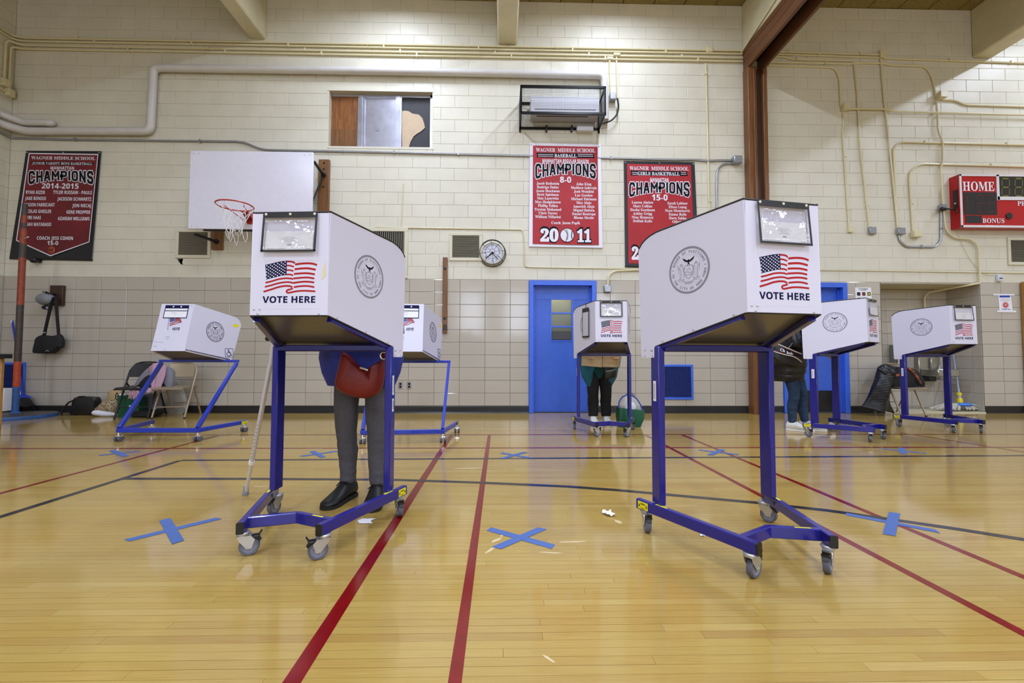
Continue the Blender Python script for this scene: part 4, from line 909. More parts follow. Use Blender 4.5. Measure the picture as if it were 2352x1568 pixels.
def person(label, loc, rz, P):
    t = thing('person', label, 'person', loc, rz, local=True); k = P.get('k', 1.); ln = P.get('lean', .1)
    hx = P.get('hipx', .1); fl_, fr_ = P['feetL'], P['feetR']     # (heel, toe) pairs, local
    z = lambda a: a*k
    pts = [((0, 0, z(.93)), (.12, .1)), ((0, -ln*.3, z(1.1)), (.11, .09)), ((0, -ln*.8, z(1.28)), (.125, .095)), ((0, -ln, z(1.40)), (.065, .06)), ((0, -ln*1.25, z(1.47)), .048), ((0, -ln*1.4-.02, z(1.53)), (.062, .066)), ((0, -ln*1.45-.015, z(1.60)), (.074, .086)), ((0, -ln*1.45, z(1.655)), (.055, .06)), ((0, -ln*1.45-.115, z(1.575)), .012)]
    ed = [(0, 1), (1, 2), (2, 3), (3, 4), (4, 5), (5, 6), (6, 7), (6, 8)]
    for g, ft in ((-1, fl_), (1, fr_)):
        ank = V(*ft[0])+(V(*ft[1])-V(*ft[0]))*.22; i = len(pts); kx = (g*hx+ank.x)/2; ky = ank.y/2-P.get('knee', .03)
        pts += [((g*hx, 0, z(.87)), .075), ((kx, ky, z(.48)), .042), ((ank.x, ank.y, .1), .03), ((ank.x+(ft[1][0]-ank.x)*.45, ank.y+(ft[1][1]-ank.y)*.45, .045), (.024, .016))]
        ed += [(0, i), (i, i+1), (i+1, i+2), (i+2, i+3)]
        i = len(pts); hy = P.get('hand_y', -.42); hz = P.get('hand_z', 1.06); hxx = P.get('hand_x', .13)
        pts += [((g*.165, -ln*.9, z(1.35)), .05), ((g*.235, -ln*.7-.1, z(1.08)), .038), ((g*hxx, hy+.09, hz), (.026, .022)), ((g*(hxx-.01), hy, hz), (.036, .016))]
        ed += [(2, i), (i, i+1), (i+1, i+2), (i+2, i+3)]
        for f in range(5):
            j = len(pts); o = g*(hxx-.01)
            if f == 4: a = [((o-g*.045, hy+.02, hz+.002), .0095), ((o-g*.062, hy-.02, hz-.004), .008)]; st = i+3
            else:
                fx = o+g*(-.027+f*.018); l = (.052, .06, .056, .042)[f]; a = [((fx, hy-.035, hz+.004), .009), ((fx, hy-.035-l*.6, hz-.004), .0082), ((fx, hy-.035-l, hz-.016), .0072)]; st = i+3
            pts += a; ed += [(st, j)]+[(j+m_, j+m_+1) for m_ in range(len(a)-1)]
    body = skin_mesh(pts, ed, ['skin'], 'body', t)
    hc = V(0, -ln*1.45-.012, z(1.60))
    for g in (-1, 1):
        q = MB(); q.ell(hc+V(g*.03, -.078, .012), (.013, .011, .011), 10, 8); q.build('eye', 'eye_white', t)
        q = MB(); q.ell(hc+V(g*.03, -.087, .012), (.006, .004, .006), 8, 6); q.build('iris', 'ink_black', t)
        q = MB(); q.ell(hc+V(g*.079, .01, -.005), (.01, .02, .03), 10, 8); q.build('ear', 'skin', t)
    q = MB(); q.ell(hc+V(0, -.078, -.056), (.024, .01, .008), 12, 6); q.build('mouth', 'lip', t)
    q = MB(); q.grid(lambda u, v: hc+V(.09*math.cos(2*pi*u)*math.sin(v*(2.0 if 0 < u < .5 else 1.25)), .012+.1*math.sin(2*pi*u)*math.sin(v*(2.2 if 0 < u < .5 else 1.1)), .01+.088*math.cos(v*(2.2 if 0 < u < .5 else 1.1))), 28, 10); q.build('hair', P['hair'], t, smooth=True)
    # trousers
    tp = [((0, 0, z(1.0)), (.14, .115)), ((0, 0, z(.9)), (.15, .125))]; te = [(0, 1)]
    w0, w1, w2 = P['legw']
    for g, ft in ((-1, fl_), (1, fr_)):
        ank = V(*ft[0])+(V(*ft[1])-V(*ft[0]))*.22; i = len(tp); kx = (g*hx+ank.x)/2; ky = ank.y/2-P.get('knee', .03)
        tp += [((g*hx*.95, 0, z(.8)), w0), ((kx*.55+g*hx*.45, ky*.6, z(.6)), (w0+w1)/2*1.02), ((kx, ky, z(.46)), w1), ((ank.x*.6+kx*.4, ank.y*.6+ky*.4+.015, z(.28)), (w1+w2)/2), ((ank.x, ank.y, .12), w2), ((ank.x, ank.y, .085), w2)]
        te += [(1, i)]+[(i+m_, i+m_+1) for m_ in range(5)]
    tr_ = skin_mesh(tp, te, [P['trouser']], 'trousers', t, 3)
    from mathutils import noise as NZ
    for v in tr_.data.vertices:
        c = v.co; low = max(0, min(1, (.5-c.z)*4)); a = .007*NZ.noise(V(c.x*7, c.y*7, c.z*9)+V(3*k, 0, 0))+(.002+.003*low)*NZ.noise(V(c.x*9+c.z*5, c.y*12, c.z*30)); v.co += v.normal*a
    # coat: torso, sleeves
    q = MB(); rings = []
    for i, (zz, rx, ry, cy) in enumerate(P['coat']):
        rings.append(ringz(zz, rx, ry, 0, cy, 36, P.get('fold', .03)*max(.2, min(1, (1.4-zz)*1.6)), zz*4, P.get('nf', 5)))
    if P.get('puff'):
        new = []
        for a, b in zip(rings, rings[1:]):
            for s in range(6):
                f = s/6; rg = [p.lerp(w_, f) for p, w_ in zip(a, b)]; c = sum(rg, V(0, 0, 0))/len(rg); zz = c.z; bul = 1+.05*abs(math.sin(zz*pi/.085))-.02
                new.append([c+(p-c)*bul for p in rg])
        rings = new+[rings[-1]]
    last = rings[-1]; cc = sum(last, V(0, 0, 0))/len(last)
    rings += [[cc+(p-cc)*.93+V(0, 0, .0) for p in last], [cc+(p-cc)*.9+V(0, 0, .06) for p in last]]
    if P.get('open'):                             # open front: hem rises at the middle
        for rg in rings:
            for p in rg:
                if p.z < .8:
                    a = abs(p.x)/.2
                    if p.y < 0: p.z += max(0, 1-a*1.55)*.5*(.82-p.z)/.3
    q.loft(rings, caps=True)
    for g in (-1, 1):
        sh, el, wr = V(g*.17, -ln*.9, z(1.35)), V(g*.25, -ln*.7-.09, z(1.07)), V(g*P.get('hand_x', .13), P.get('hand_y', -.42)+.1, P.get('hand_z', 1.06)+.005)
        pp = []; rr = []
        for f in range(17):
            u = f/16; p = sh.lerp(el, u*2) if u < .5 else el.lerp(wr, u*2-1); pp.append(p); rr.append((.078-.022*u)*(1+(.07*abs(math.sin(u*26)) if P.get('puff') else .03*math.sin(u*22))))
        q.tube(pp, rr, 14)
    q.lathe([(.085, -.04), (.075, .02), (.062, .05)], 16, (0, -ln*1.0, z(1.39)), (0, -.25, 1))
    q.build('coat', P['coatm'], t)
    for ft in (fl_, fr_): shoe(t, ft[0], ft[1], P.get('shoeh', 1), P['shoe'], P['sole'], P['lace'])
    return t
pA = person('person in blue coat and grey trousers standing behind the near left booth', (-.885, 2.80, 0), -.03,
    dict(k=.97, lean=.16, feetL=((-.065, .06, 0), (-.125, -.235, 0)), feetR=((.115, .0, 0), (.15, -.27, 0)), hipx=.1, hair='hair_grey', trouser='trouser_grey', legw=(.088, .07, .053), wr=.004, knee=.02,
         coat=[(1.40, .1, .085, -.16), (1.34, .185, .115, -.15), (1.15, .215, .15, -.08), (1.0, .24, .165, -.03), (.87, .262, .18, 0), (.78, .24, .175, 0), (.70, .205, .15, 0)], coatm='coat_blue', shoe='shoe_black', sole='sole_black', lace='ink_black', hand_y=-.55, hand_z=1.075))
pC = person('person in open teal coat and black trousers behind the middle booth', (1.305, 5.98, 0), -.05,
    dict(k=.97, lean=.12, feetL=((-.075, .05, 0), (-.085, -.215, 0)), feetR=((.095, .05, 0), (.1, -.215, 0)), hipx=.085, hair='hair_dark', trouser='trouser_black', legw=(.095, .085, .072), open=True, fold=.05,
         coat=[(1.40, .1, .085, -.12), (1.34, .185, .115, -.1), (1.15, .22, .15, -.05), (.95, .25, .17, 0), (.78, .262, .185, 0), (.62, .23, .17, 0), (.5, .165, .14, 0)], coatm='coat_teal', shoe='shoe_white', sole='sole_white', lace='shoe_white', hand_y=-.33, hand_z=.88, hand_x=.17))
pD = person('person in dark puffer jacket, blue jeans and white sneakers behind the sideways booth', (3.585, 5.44, 0), .75,
    dict(k=.99, lean=.06, feetL=((-.07, .03, 0), (-.06, -.26, 0)), feetR=((.10, -.06, 0), (.13, -.35, 0)), hipx=.085, hair='hair_dark', trouser='denim', legw=(.092, .068, .05), knee=.05, puff=True, fold=.012,
         coat=[(1.42, .1, .085, -.18), (1.34, .19, .125, -.16), (1.15, .225, .16, -.07), (.95, .245, .185, .0), (.78, .25, .205, .03), (.66, .23, .19, .04), (.6, .2, .165, .04)], coatm='puffer_dark', shoe='shoe_white', sole='sole_white', lace='shoe_white', hand_y=-.45, hand_z=1.08))

# ---------------------------------------------------------------- soft goods helpers
def pillow(mb, poly, nrm, depth, steps=((.6, -1), (.88, -.8), (1, -.3), (1, .3), (.88, .8), (.6, 1)), sub=3, wob=0.):
    pts = []
    n_ = len(poly)
    for i in range(n_):
        p0, p1, p2, p3 = (V(*poly[(i+j) % n_]) for j in (-1, 0, 1, 2))
        for k in range(sub):
            t = k/sub; c = .5*((2*p1)+(p2-p0)*t+(2*p0-5*p1+4*p2-p3)*t*t+(-p0+3*p1-3*p2+p3)*t**3); pts.append(p1.lerp(p2, t).lerp(c, .8))
    c = sum(pts, V(0, 0, 0))/len(pts); nrm = V(*nrm).normalized()
    mb.loft([[c+(p-c)*s+nrm*(depth*d_/2)+(p-c).normalized()*(wob*math.sin(3*i+5*d_)) for i, p in enumerate(pts)] for s, d_ in steps])
def PX(pts, d): return [W(x, y, d) for x, y in pts]
FRONT = (0, -1, 0)
# red handbag hanging in front of person A
t = thing('handbag', 'slouchy red leather handbag hanging in front of the grey trousers', 'bag', W(845, 880, 2.56))
z4 = lambda x, y: (720+x/3.92, 790+y/3.92)
q = MB(); pillow(q, PX([z4(*p) for p in ((262, 80), (232, 210), (200, 330), (215, 400), (300, 450), (420, 485), (520, 480), (600, 430), (632, 320), (640, 150), (600, 160), (560, 215), (505, 242), (430, 210), (350, 140), (310, 92))], 2.535), FRONT, .10, sub=2); q.build('pouch', 'leather_red', t, smooth=True)
q = MB(); q.tube([W(*z4(420, 212), 2.48), W(*z4(455, 222), 2.475), W(*z4(490, 236), 2.48)], .006, 8); q.build('zip_pull', 'brass_snap', t)
q = MB(); q.tube([W(*z4(285, 100), 2.58), W(*z4(262, 20), 2.6), V(-1.03, 2.66, 1.15), V(-.99, 2.68, 1.34), V(-.93, 2.74, 1.36)], .012, 8, flat=.5); q.tube([W(*z4(628, 150), 2.58), W(*z4(632, 90), 2.6), V(-.78, 2.66, 1.15), V(-.80, 2.68, 1.34), V(-.86, 2.74, 1.37)], .012, 8, flat=.5); q.build('strap', 'leather_red', t)
q = MB(); c = W(*z4(632, 105), 2.58); q.tube([c+V(.02*math.cos(a), 0, .02*math.sin(a)) for a in [2*pi*k/12 for k in range(12)]], .004, 6, closed=True); q.build('ring', 'chrome', t)
# black shoulder bag and cardboard of person C
z5 = lambda x, y: (1300+x/7.125, 790+y/7.125)
t = thing('shoulder_bag', 'small black shoulder bag with gold clasp in front of the teal coat', 'bag', W(1402, 858, 5.72))
q = MB(); pillow(q, PX([z5(*p) for p in ((620, 395), (800, 385), (825, 480), (800, 545), (640, 580), (628, 480))], 5.72), FRONT, .09, sub=2); q.build('pouch', 'leather_black', t)
q = MB(); q.tube([W(*z5(660, 445), 5.67), W(*z5(720, 440), 5.665), W(*z5(800, 415), 5.67)], .006, 6); q.build('clasp', 'brass_snap', t)
q = MB(); q.tube([W(*z5(640, 400), 5.72), V(1.42, 5.78, 1.15), V(1.40, 5.80, 1.32), V(1.3, 5.9, 1.38)], .008, 6); q.build('strap', 'leather_black', t)
t = thing('cardboard_folder', 'tan cardboard folder with black dashed border held below the middle booth', 'folder', W(1380, 832, 5.6))
f = lambda x, y, l=0: W(*z5(x, y), 5.60-l)
q = MB(); q.prism([f(262, 150), f(592, 150), f(585, 380), f(252, 350)], (0, .006, 0)); q.build('cover', 'cardboard', t, smooth=False)
q = MB(); q.prism([f(592, 150), f(905, 150), f(872, 386), f(585, 380)], (0, .006, 0)); cv = q.build('cover', 'cardboard', t, smooth=False)
q = MB()
for (a, b, n_) in (((600, 200), (590, 372), 8), ((590, 376), (870, 380), 9), ((872, 375), (902, 200), 8)):
    for i in range(n_):
        u = i/n_; v = (i+.5)/n_; p0 = (a[0]+(b[0]-a[0])*u, a[1]+(b[1]-a[1])*u); p1 = (a[0]+(b[0]-a[0])*v, a[1]+(b[1]-a[1])*v); ribbon(q, [p0, p1], 14, lambda x, y: f(x, y, .002))
q.build('dashed_border', 'ink_black', t, smooth=False, fix=False)
q = MB()
for i in range(6): ribbon(q, [(660, 215+i*22), (840, 217+i*22)], 5, lambda x, y: f(x, y, .002))
for i in range(4): ribbon(q, [(622, 230+i*25), (645, 230+i*25)], 10, lambda x, y: f(x, y, .002))
q.build('print', 'table_wood', t, smooth=False, fix=False)
# tote of person D
z6 = lambda x, y: (1750+x/5.6, 740+y/5.6)
t = thing('tote_bag', 'black tote bag with cream stripes and a white word, slung on the puffer jacket', 'bag', W(1805, 815, 5.12))
TD = 5.13
q = MB(); pillow(q, PX([z6(*p) for p in ((160, 285), (215, 272), (340, 335), (520, 405), (525, 500), (480, 560), (380, 570), (240, 535), (122, 455), (140, 370))], TD+.06), (.15, -1, 0), .10, sub=2); bd_ = q.build('pouch', 'nylon_black', t)
ts = lambda x, y: W(*z6(x, y), TD-.045)
q = MB(); ribbon(q, [(152, 296), (212, 284), (330, 332), (440, 378), (515, 408)], 9, ts); ribbon(q, [(152, 372), (290, 414), (420, 446), (515, 512)], 9, ts); q.build('stripe', 'stripe_cream', t, smooth=False, fix=False)
q = MB(); ribbon(q, [(152, 308), (212, 297), (330, 346), (440, 392), (515, 422)], 7, ts); ribbon(q, [(152, 358), (290, 400), (420, 430), (515, 492)], 7, ts); q.build('stripe', 'stripe_maroon', t, smooth=False, fix=False)
q = MB(); xd = (ts(400, 410)-ts(235, 360)).normalized(); yd = V(-xd.z*0, 0, 1); sc = (ts(100, 0)-ts(0, 0)).length/100
text(q, serif('Ch'), ts(236, 366), 64*sc, 36*sc, xd, yd, .02, 'L'); text(q, serif('loé').replace('é', chr(0x1D41E)), ts(318, 402), 88*sc, 34*sc, xd, yd, .02, 'L')
ribbon(q, [(372, 392), (386, 384)], 7, ts); q.build('lettering', 'banner_white', t, smooth=False, fix=False)
q = MB(); q.tube([W(*z6(225, 290), TD), V(3.38, 5.22, 1.15), V(3.42, 5.26, 1.34), V(3.47, 5.32, 1.38)], .012, 8, flat=.4); q.tube([W(*z6(330, 345), TD), V(3.52, 5.18, 1.15), V(3.5, 5.24, 1.34), V(3.49, 5.32, 1.385)], .012, 8, flat=.4); q.build('handle', 'nylon_black', t)

# ---------------------------------------------------------------- folding chairs
def folding_chair(label, x, y, rz, m, group='metal folding chairs by the wall'):
    t = thing('folding_chair', label, 'chair', (x, y, 0), rz, group=group, local=True)   # origin: midway between the front feet, facing -y
    w = .215
    arc = lambda z0, y0, n_=6: [V(w*math.cos(a)*1.0, y0+.0, z0+.11*math.sin(a)) for a in [pi*k/(2*n_) for k in range(1, n_+1)]]
    L = [V(w, 0, .012), V(w, .15, .38), V(w, .27, .68)]; top = [V(w-.05, .31, .775), V(w-.12, .318, .80), V(0, .32, .805)]
    pts = L+top+[V(-p.x, p.y, p.z) for p in (top[:-1]+[])[::-1]]+[V(-p.x, p.y, p.z) for p in L[::-1]]
    q = MB(); q.tube(pts, .0125, 10); fr_ = q.build('front_frame', m, t)
    for g in (-1, 1):
        q = MB(); q.tube([V(g*(w-.02), .44, .012), V(g*(w-.02), .27, .40), V(g*(w-.012), .19, .5)], .0115, 8); q.build('rear_leg', m, t)
        q = MB(); q.lathe([(.015, 0), (.015, .02)], 8, (g*w, 0, 0)); q.build('foot_cap', 'black_rubber', fr_)
    q = MB(); q.tube([V(-w+.01, .05, .13), V(-w+.03, .06, .16), V(w-.03, .06, .16), V(w-.01, .05, .13)], .008, 8); q.build('brace', m, t)
    q = MB(); q.tube([V(-w+.03, .41, .09), V(-w+.05, .4, .19), V(w-.05, .4, .19), V(w-.03, .41, .09)], .008, 8); q.build('brace', m, t)
    q = MB(); q.sheet(lambda u, v: V((u-.5)*.4*(1-.06*v), -.06+.4*v, .432+.016*v-.01*math.sin(pi*u)*math.sin(pi*v)-(.02 if v < .02 or v > .98 else 0)), 10, 10, .012); q.build('seat', m, t)
    q = MB(); q.sheet(lambda u, v: V((u-.5)*.395*(1-.16*v*v), .215+.095*v+.02*math.sin(pi*u), .585+.2*v), 10, 5, .008); q.build('backrest', m, t)
    return t
folding_chair('empty beige metal folding chair at the left wall, beside the chair with the scarf', -4.775, 6.42, .1, 'chair_beige')
folding_chair('black folding chair at the left wall covered by a grey coat and pink scarf', -5.27, 6.39, .1, 'chair_dark')
folding_chair('beige folding chair by the alcove holding a dark backpack', 6.27, 6.62, .12, 'chair_beige')

# ---------------------------------------------------------------- belongings along the wall, left
z7 = lambda x, y: (130+x/6.533, 820+y/6.533)
def P7(pts, d): return [W(*z7(*p), d) for p in pts]
t = thing('coat', 'grey coat with dark lining hung over the black folding chair back', 'coat', W(350, 870, 6.72))
q = MB(); pillow(q, P7([(1160, 470), (1230, 330), (1350, 190), (1420, 150), (1620, 130), (1720, 170), (1760, 260), (1750, 420), (1700, 500), (1600, 420), (1540, 260), (1420, 260), (1330, 300), (1230, 420)], 6.62), FRONT, .13, sub=2); q.build('shell', 'coat_grey', t)
q = MB(); pillow(q, P7([(1200, 450), (1330, 290), (1440, 250), (1580, 280), (1650, 430), (1600, 480), (1300, 450)], 6.575), FRONT, .06, sub=2); q.build('lining', 'cloth_black', t)
q = MB(); pillow(q, P7([(1280, 560), (1570, 560), (1585, 760), (1480, 800), (1290, 810)], 6.78), FRONT, .05, sub=2); q.build('tail', 'coat_grey', t)
t = thing('scarf', 'fringed pink scarf draped over the grey coat and black chair seat', 'scarf', W(335, 870, 6.55))
q = MB()
z_ = P7([(1390, 140), (1470, 105), (1580, 110), (1640, 130)], 6.6)
def sc1(u, v):
    l = W(*z7(1385+40*v-10*math.sin(3*v), 145+330*v), 6.53-.05*v); r = W(*z7(1640-70*v+10*math.sin(4*v), 130+340*v), 6.53-.05*v); p = l.lerp(r, u); p.y += .012*math.sin(u*14+v*3)-.02*math.sin(pi*u); p.z += .05*math.sin(pi*u)*(1-v); return p
q.sheet(sc1, 14, 14, .008); s1_ = q.build('drape', 'scarf_pink', t, smooth=True)
def sc2(u, v):
    l = W(*z7(1480-370*v, 440+20*v), 6.5-.1*v); r = W(*z7(1570-330*v, 470+85*v), 6.42-.1*v); p = l.lerp(r, u); p.z += .012*math.sin(v*20)-.0*v; return p
q = MB(); q.sheet(sc2, 8, 14, .008); q.build('drape', 'scarf_pink', t, smooth=True)
q = MB()
for i in range(13): a = W(*z7(1095+i*11.5, 500), 6.35); q.tube([a, a+V(R.uniform(-.006, .006), -.005, -.05), a+V(R.uniform(-.012, .012), 0, -.1-R.random()*.03)], .005, 5)
for i in range(10): a = W(*z7(1440+i*13, 440+i*3), 6.45); q.tube([a, a+V(.008, -.01, -.03), a+V(.014, -.01, -.06)], .004, 5)
q.build('fringe', 'scarf_pink', t, kind='stuff')
t = thing('handbag', 'black leather handbag with a long strap loop on the floor by the left wall', 'bag', G(200, 953))
q = MB(); pillow(q, P7([(300, 600), (620, 598), (632, 700), (600, 870), (235, 868), (260, 760)], 6.85), FRONT, .16, sub=2); q.build('body', 'leather_black', t)
q = MB(); q.tube(P7([(270, 640), (180, 680), (110, 760), (75, 840), (80, 882), (160, 880), (280, 868)], 6.78), .012, 8); q.tube(P7([(300, 610), (340, 590), (420, 588), (450, 600)], 6.82), .008, 8); q.build('strap', 'leather_black', t)
t = thing('water_bottle', 'small clear plastic water bottle standing behind the leopard print bag', 'bottle', G(231, 946))
b_ = G(231, 946); q = MB(); q.lathe([(.0, 0), (.031, .002), (.032, .05), (.03, .06), (.032, .07), (.032, .13), (.02, .16), (.012, .168), (.012, .18)], 16, b_); q.build('body', 'bottle_clear', t)
q = MB(); q.lathe([(.014, .176), (.014, .195), (0, .196)], 12, b_); q.build('cap', 'paper', t)
t = thing('paper_bag', 'crumpled tan paper bag behind the leopard print bundle', 'bag', G(262, 948))
q = MB(); pillow(q, P7([(800, 500), (870, 500), (900, 495), (975, 510), (985, 700), (960, 830), (790, 820), (770, 640)], 7.0), FRONT, .09, sub=2, wob=.01); q.build('body', 'paperbag', t)
t = thing('bundle', 'leopard print scarf bundled on the floor beside the green bag', 'scarf', G(248, 950))
q = MB(); pillow(q, P7([(600, 800), (650, 730), (760, 650), (880, 640), (910, 700), (905, 830), (760, 830)], 6.86), FRONT, .16, sub=2, wob=.01); q.build('cloth', 'leopard', t)
t = thing('white_bundle', 'rolled white plastic package lying on the floor before the leopard bundle', 'package', G(238, 957))
q = MB(); q.tube(P7([(560, 830), (600, 835), (700, 850), (800, 855), (905, 862)], 6.68), [.04, .052, .05, .045, .02], 12, flat=.8); q.build('wrap', 'cloth_white', t)
t = thing('shopping_bag', 'dark green reusable bag standing by the black folding chair leg', 'bag', G(287, 958))
q = MB(); gx = P7([(905, 575), (1230, 590), (1240, 905), (920, 905)], 6.55)
a, b, c, d = gx; q.loft([[d+V(0, 0, -d.z), c+V(0, 0, -c.z), c+V(0, .14, -c.z), d+V(0, .14, -d.z)], [a, b, b+V(0, .14, 0), a+V(0, .14, 0)]]); q.build('body', 'bag_green', t)
q = MB(); q.ell(W(*z7(985, 575), 6.62), (.06, .05, .03)); q.build('contents', 'paper', t)
q = MB(); q.tube(P7([(905, 640), (885, 620), (890, 560), (905, 530), (930, 575)], 6.56), .006, 6); q.build('handle', 'cloth_black', t)
q = MB(); c = W(*z7(1100, 740), 6.545); q.ell(c, (.016, .002, .02), 8, 6); q.build('leaf_mark', 'paper', t)
t = thing('plastic_bag', 'long grey translucent plastic bag hanging behind the beige folding chair', 'bag', W(400, 950, 6.95))
q = MB(); pillow(q, P7([(1690, 420), (1800, 330), (1900, 480), (1960, 720), (1870, 870), (1590, 870), (1600, 700), (1700, 600)], 6.97), FRONT, .06, sub=2, wob=.006); q.build('film', 'clear_plastic', t)
t = thing('duffel', 'low dark navy bag on the floor beneath the black folding chair', 'bag', G(350, 958))
q = MB(); pillow(q, P7([(1200, 800), (1560, 780), (1575, 850), (1450, 890), (1180, 895), (1170, 840)], 6.62), FRONT, .2, sub=2); q.build('body', 'cloth_black', t)
t = thing('notebook', 'sheet of white paper on the black chair seat beside the scarf', 'paper', W(298, 890, 6.6))
q = MB(); q.prism(P7([(1045, 432), (1150, 432), (1140, 470), (1050, 478)], 6.62), (0, .01, 0)); q.build('sheet', 'paper', t)

# ---------------------------------------------------------------- far left corner: pole, broom, grille, table edge
c = V(-7.02, 6.52, 0)
t = thing('post_stand', 'rusty painted volleyball post on a round floor plate at the left edge', 'post', c)
q = MB()
zz = [(0.02, .26, 3), (.26, .46, 2), (.46, 1.72, 1), (1.72, 2.02, 0), (2.02, 2.12, 1), (2.12, 2.36, 0), (2.36, 2.42, 1), (2.42, 2.7, 0), (2.7, 2.93, 1)]
px_ = lambda py: W(34, py, 6.52).z
zs = [.05, px_(888), px_(830), px_(700), px_(592), px_(560), px_(525), px_(512), px_(495), px_(468)]; ms = [3, 2, 1, 0, 1, 0, 1, 0, 1]
for i, m_ in enumerate(ms): q.cm = m_; rp = .031 if i > 5 else .039; q.lathe([(rp, zs[i]), (rp, zs[i+1])], 24, c, caps=(i == len(ms)-1))
q.build('pole', ['rust_pole', 'pole_dark', 'pole_orange', 'pole_blue'], t)
q = MB(); q.lathe([(.06, .055), (.06, .075), (.04, .09)], 20, c); q.build('collar', 'pole_blue', t)
q = MB(); q.cm = 1; q.lathe([(.44, .0), (.445, .03), (.44, .05)], 48, c); q.cm = 0; q.lathe([(.44, .05), (.3, .06), (.0, .066)], 48, c, caps=False); q.build('floor_plate', ['disc_top', 'pole_blue'], t)
q = MB(); q.tube([V(c.x+.03, c.y-.01, px_(548)), V(c.x+.1, c.y-.03, px_(545))], .01, 8); q.build('hook', 'zinc', t)
z8 = lambda x, y: (x/4.478, 640+y/4.478)
def P8(pts, d): return [W(*z8(*p), d) for p in pts]
t = thing('broom', 'blue lobby broom with black bristles leaning on the left wall behind the post', 'broom', W(56, 938, 6.95))
q = MB(); q.tube(P8([(125, 430), (170, 700), (232, 1200)], 7.02), .014, 8); q.build('pole', 'broom_blue', t)
q = MB(); q.tube(P8([(124, 430), (128, 462)], 7.02), .015, 8); q.build('grip', 'rod_white', t)
q = MB(); q.loft([P8([(205, 1195), (262, 1195), (262, 1190), (205, 1190)], 7.0), [p+V(0, .02*s, 0) for p, s in zip(P8([(180, 1225), (290, 1225), (290, 1225), (180, 1225)], 6.96), (0, 0, 4, 4))]]); q.build('head', 'broom_blue', t)
q = MB()
for i in range(26): u = i/25; a = W(*z8(182+105*u, 1225), 6.97+.06*(i % 3)/2); b = W(*z8(165+185*u, 1295+25*math.sin(3*u)), 6.9+.1*(i % 3)/2); q.tube([a, b], .012, 5)
q.build('bristles', 'bristle', t, kind='stuff')
t = thing('dustpan', 'upright dustpan with white handle beside the blue broom', 'dustpan', W(45, 938, 6.8))
q = MB(); q.tube(P8([(165, 865), (205, 1190)], 6.9), .011, 8); q.build('handle', 'rod_white', t)
q = MB(); q.tube(P8([(162, 920), (188, 940)], 6.9), .016, 8); q.build('clip', 'black_plastic', t)
a, b = W(*z8(165, 1320), 7.02), W(*z8(370, 1340), 7.02); a.z = b.z = 0
q = MB(); q.add([a, b, b+V(0, .22, 0), a+V(0, .22, 0), a+V(.02, .12, .14), b+V(-.12, .12, .14), b+V(-.12, .22, .14), a+V(.02, .22, .14)], [(0, 1, 2, 3), (4, 5, 6, 7), (1, 2, 6, 5), (2, 3, 7, 6), (3, 0, 4, 7)]); q.xf(lambda p: V(p.x, 7.02+(p.y-7.02)*.25, p.z)); q.build('pan', 'black_plastic', t)
t = thing('table', 'wooden table leg and dark table edge at the far left margin', 'table', (-6.5, 5.6, 0))
q = MB(); q.box((-7.2, 5.42, W(10, 819, 5.45).z-.02), (W(22, 819, 5.45).x-.02, 5.5, W(10, 813, 5.45).z)); q.build('tabletop', 'iron_black', t)
x_ = W(5, 850, 5.5).x
for k in (0, .66): q = MB(); q.cbox((x_-.06-k, 5.46, 0), (x_+.03-k, 5.5, W(10, 819, 5.45).z-.02), .006); q.build('leg', 'table_wood', t)
t = thing('storage_box', 'white printed box beside the foot of the rusty post at the left margin', 'box', (-7.7, 6.8, .06))
q = MB(); b1 = W(12, 910, 6.78).x; b0 = b1-.14; q.cbox((b0, 6.76, .062), (b1, 6.9, W(5, 892, 6.76).z), .004); bx = q.build('carton', 'paper', t)
q = MB()
for k in range(4): q.box((b0+.02, 6.757, .12+k*.05), (b1-.01, 6.76, .124+k*.05))
q.build('print_line', 'ink_grey', t, kind='stuff')

# ---------------------------------------------------------------- by the alcove, right
z9 = lambda x, y: (1960+x/6.273, 760+y/6.273)
def P9(pts, d): return [W(*z9(*p), d) for p in pts]
t = thing('puffer_coat', 'long black quilted coat hanging off the chair with the backpack to the floor', 'coat', (5.95, 6.85, 0))
def drape(Lp, Rp, d, bulge, qn, qa, nu=16, per=7):
    def edge(pts, v):
        f = v*(len(pts)-1); i = min(int(f), len(pts)-2); a, b = pts[i], pts[i+1]; return a[0]+(b[0]-a[0])*(f-i), a[1]+(b[1]-a[1])*(f-i)
    n_ = (len(Lp)-1)*per
    def fn(u, v):
        l, r = edge(Lp, v), edge(Rp, v); p = W(*z9(l[0]+(r[0]-l[0])*u, l[1]+(r[1]-l[1])*u), d)
        p.y -= bulge*math.sin(pi*u)**.6*(.5+.5*math.sin(pi*min(1, v*1.2+.1)))+qa*abs(math.sin(pi*(qn*v+1.2*u)))*math.sin(pi*u)**.4+.03*math.sin(9*u+4*v)*v; p.z = max(p.z, .012); return p
    q = MB(); q.sheet(fn, nu, n_, .03); return q
drape([(340, 545), (300, 690), (250, 800), (200, 930), (150, 1040), (120, 1100)], [(560, 500), (530, 650), (500, 780), (520, 900), (540, 1050), (590, 1180)], 6.78, .14, 15, .03).build('quilting', 'puffer_dark', t, smooth=True)
drape([(345, 548), (400, 505), (470, 495)], [(480, 760), (560, 640), (620, 520)], 6.76, .08, 4, .02).build('hood', 'puffer_dark', t, smooth=True)
t = thing('backpack', 'dark backpack with orange patterned panels lying on the beige chair by the alcove', 'bag', (6.4, 6.9, .45))
q = MB(); pillow(q, P9([(455, 680), (480, 570), (540, 520), (640, 512), (800, 530), (880, 580), (950, 680), (980, 770), (930, 828), (700, 832), (500, 825), (455, 770)], 6.84), FRONT, .26, sub=2); q.build('body', 'cloth_black', t)
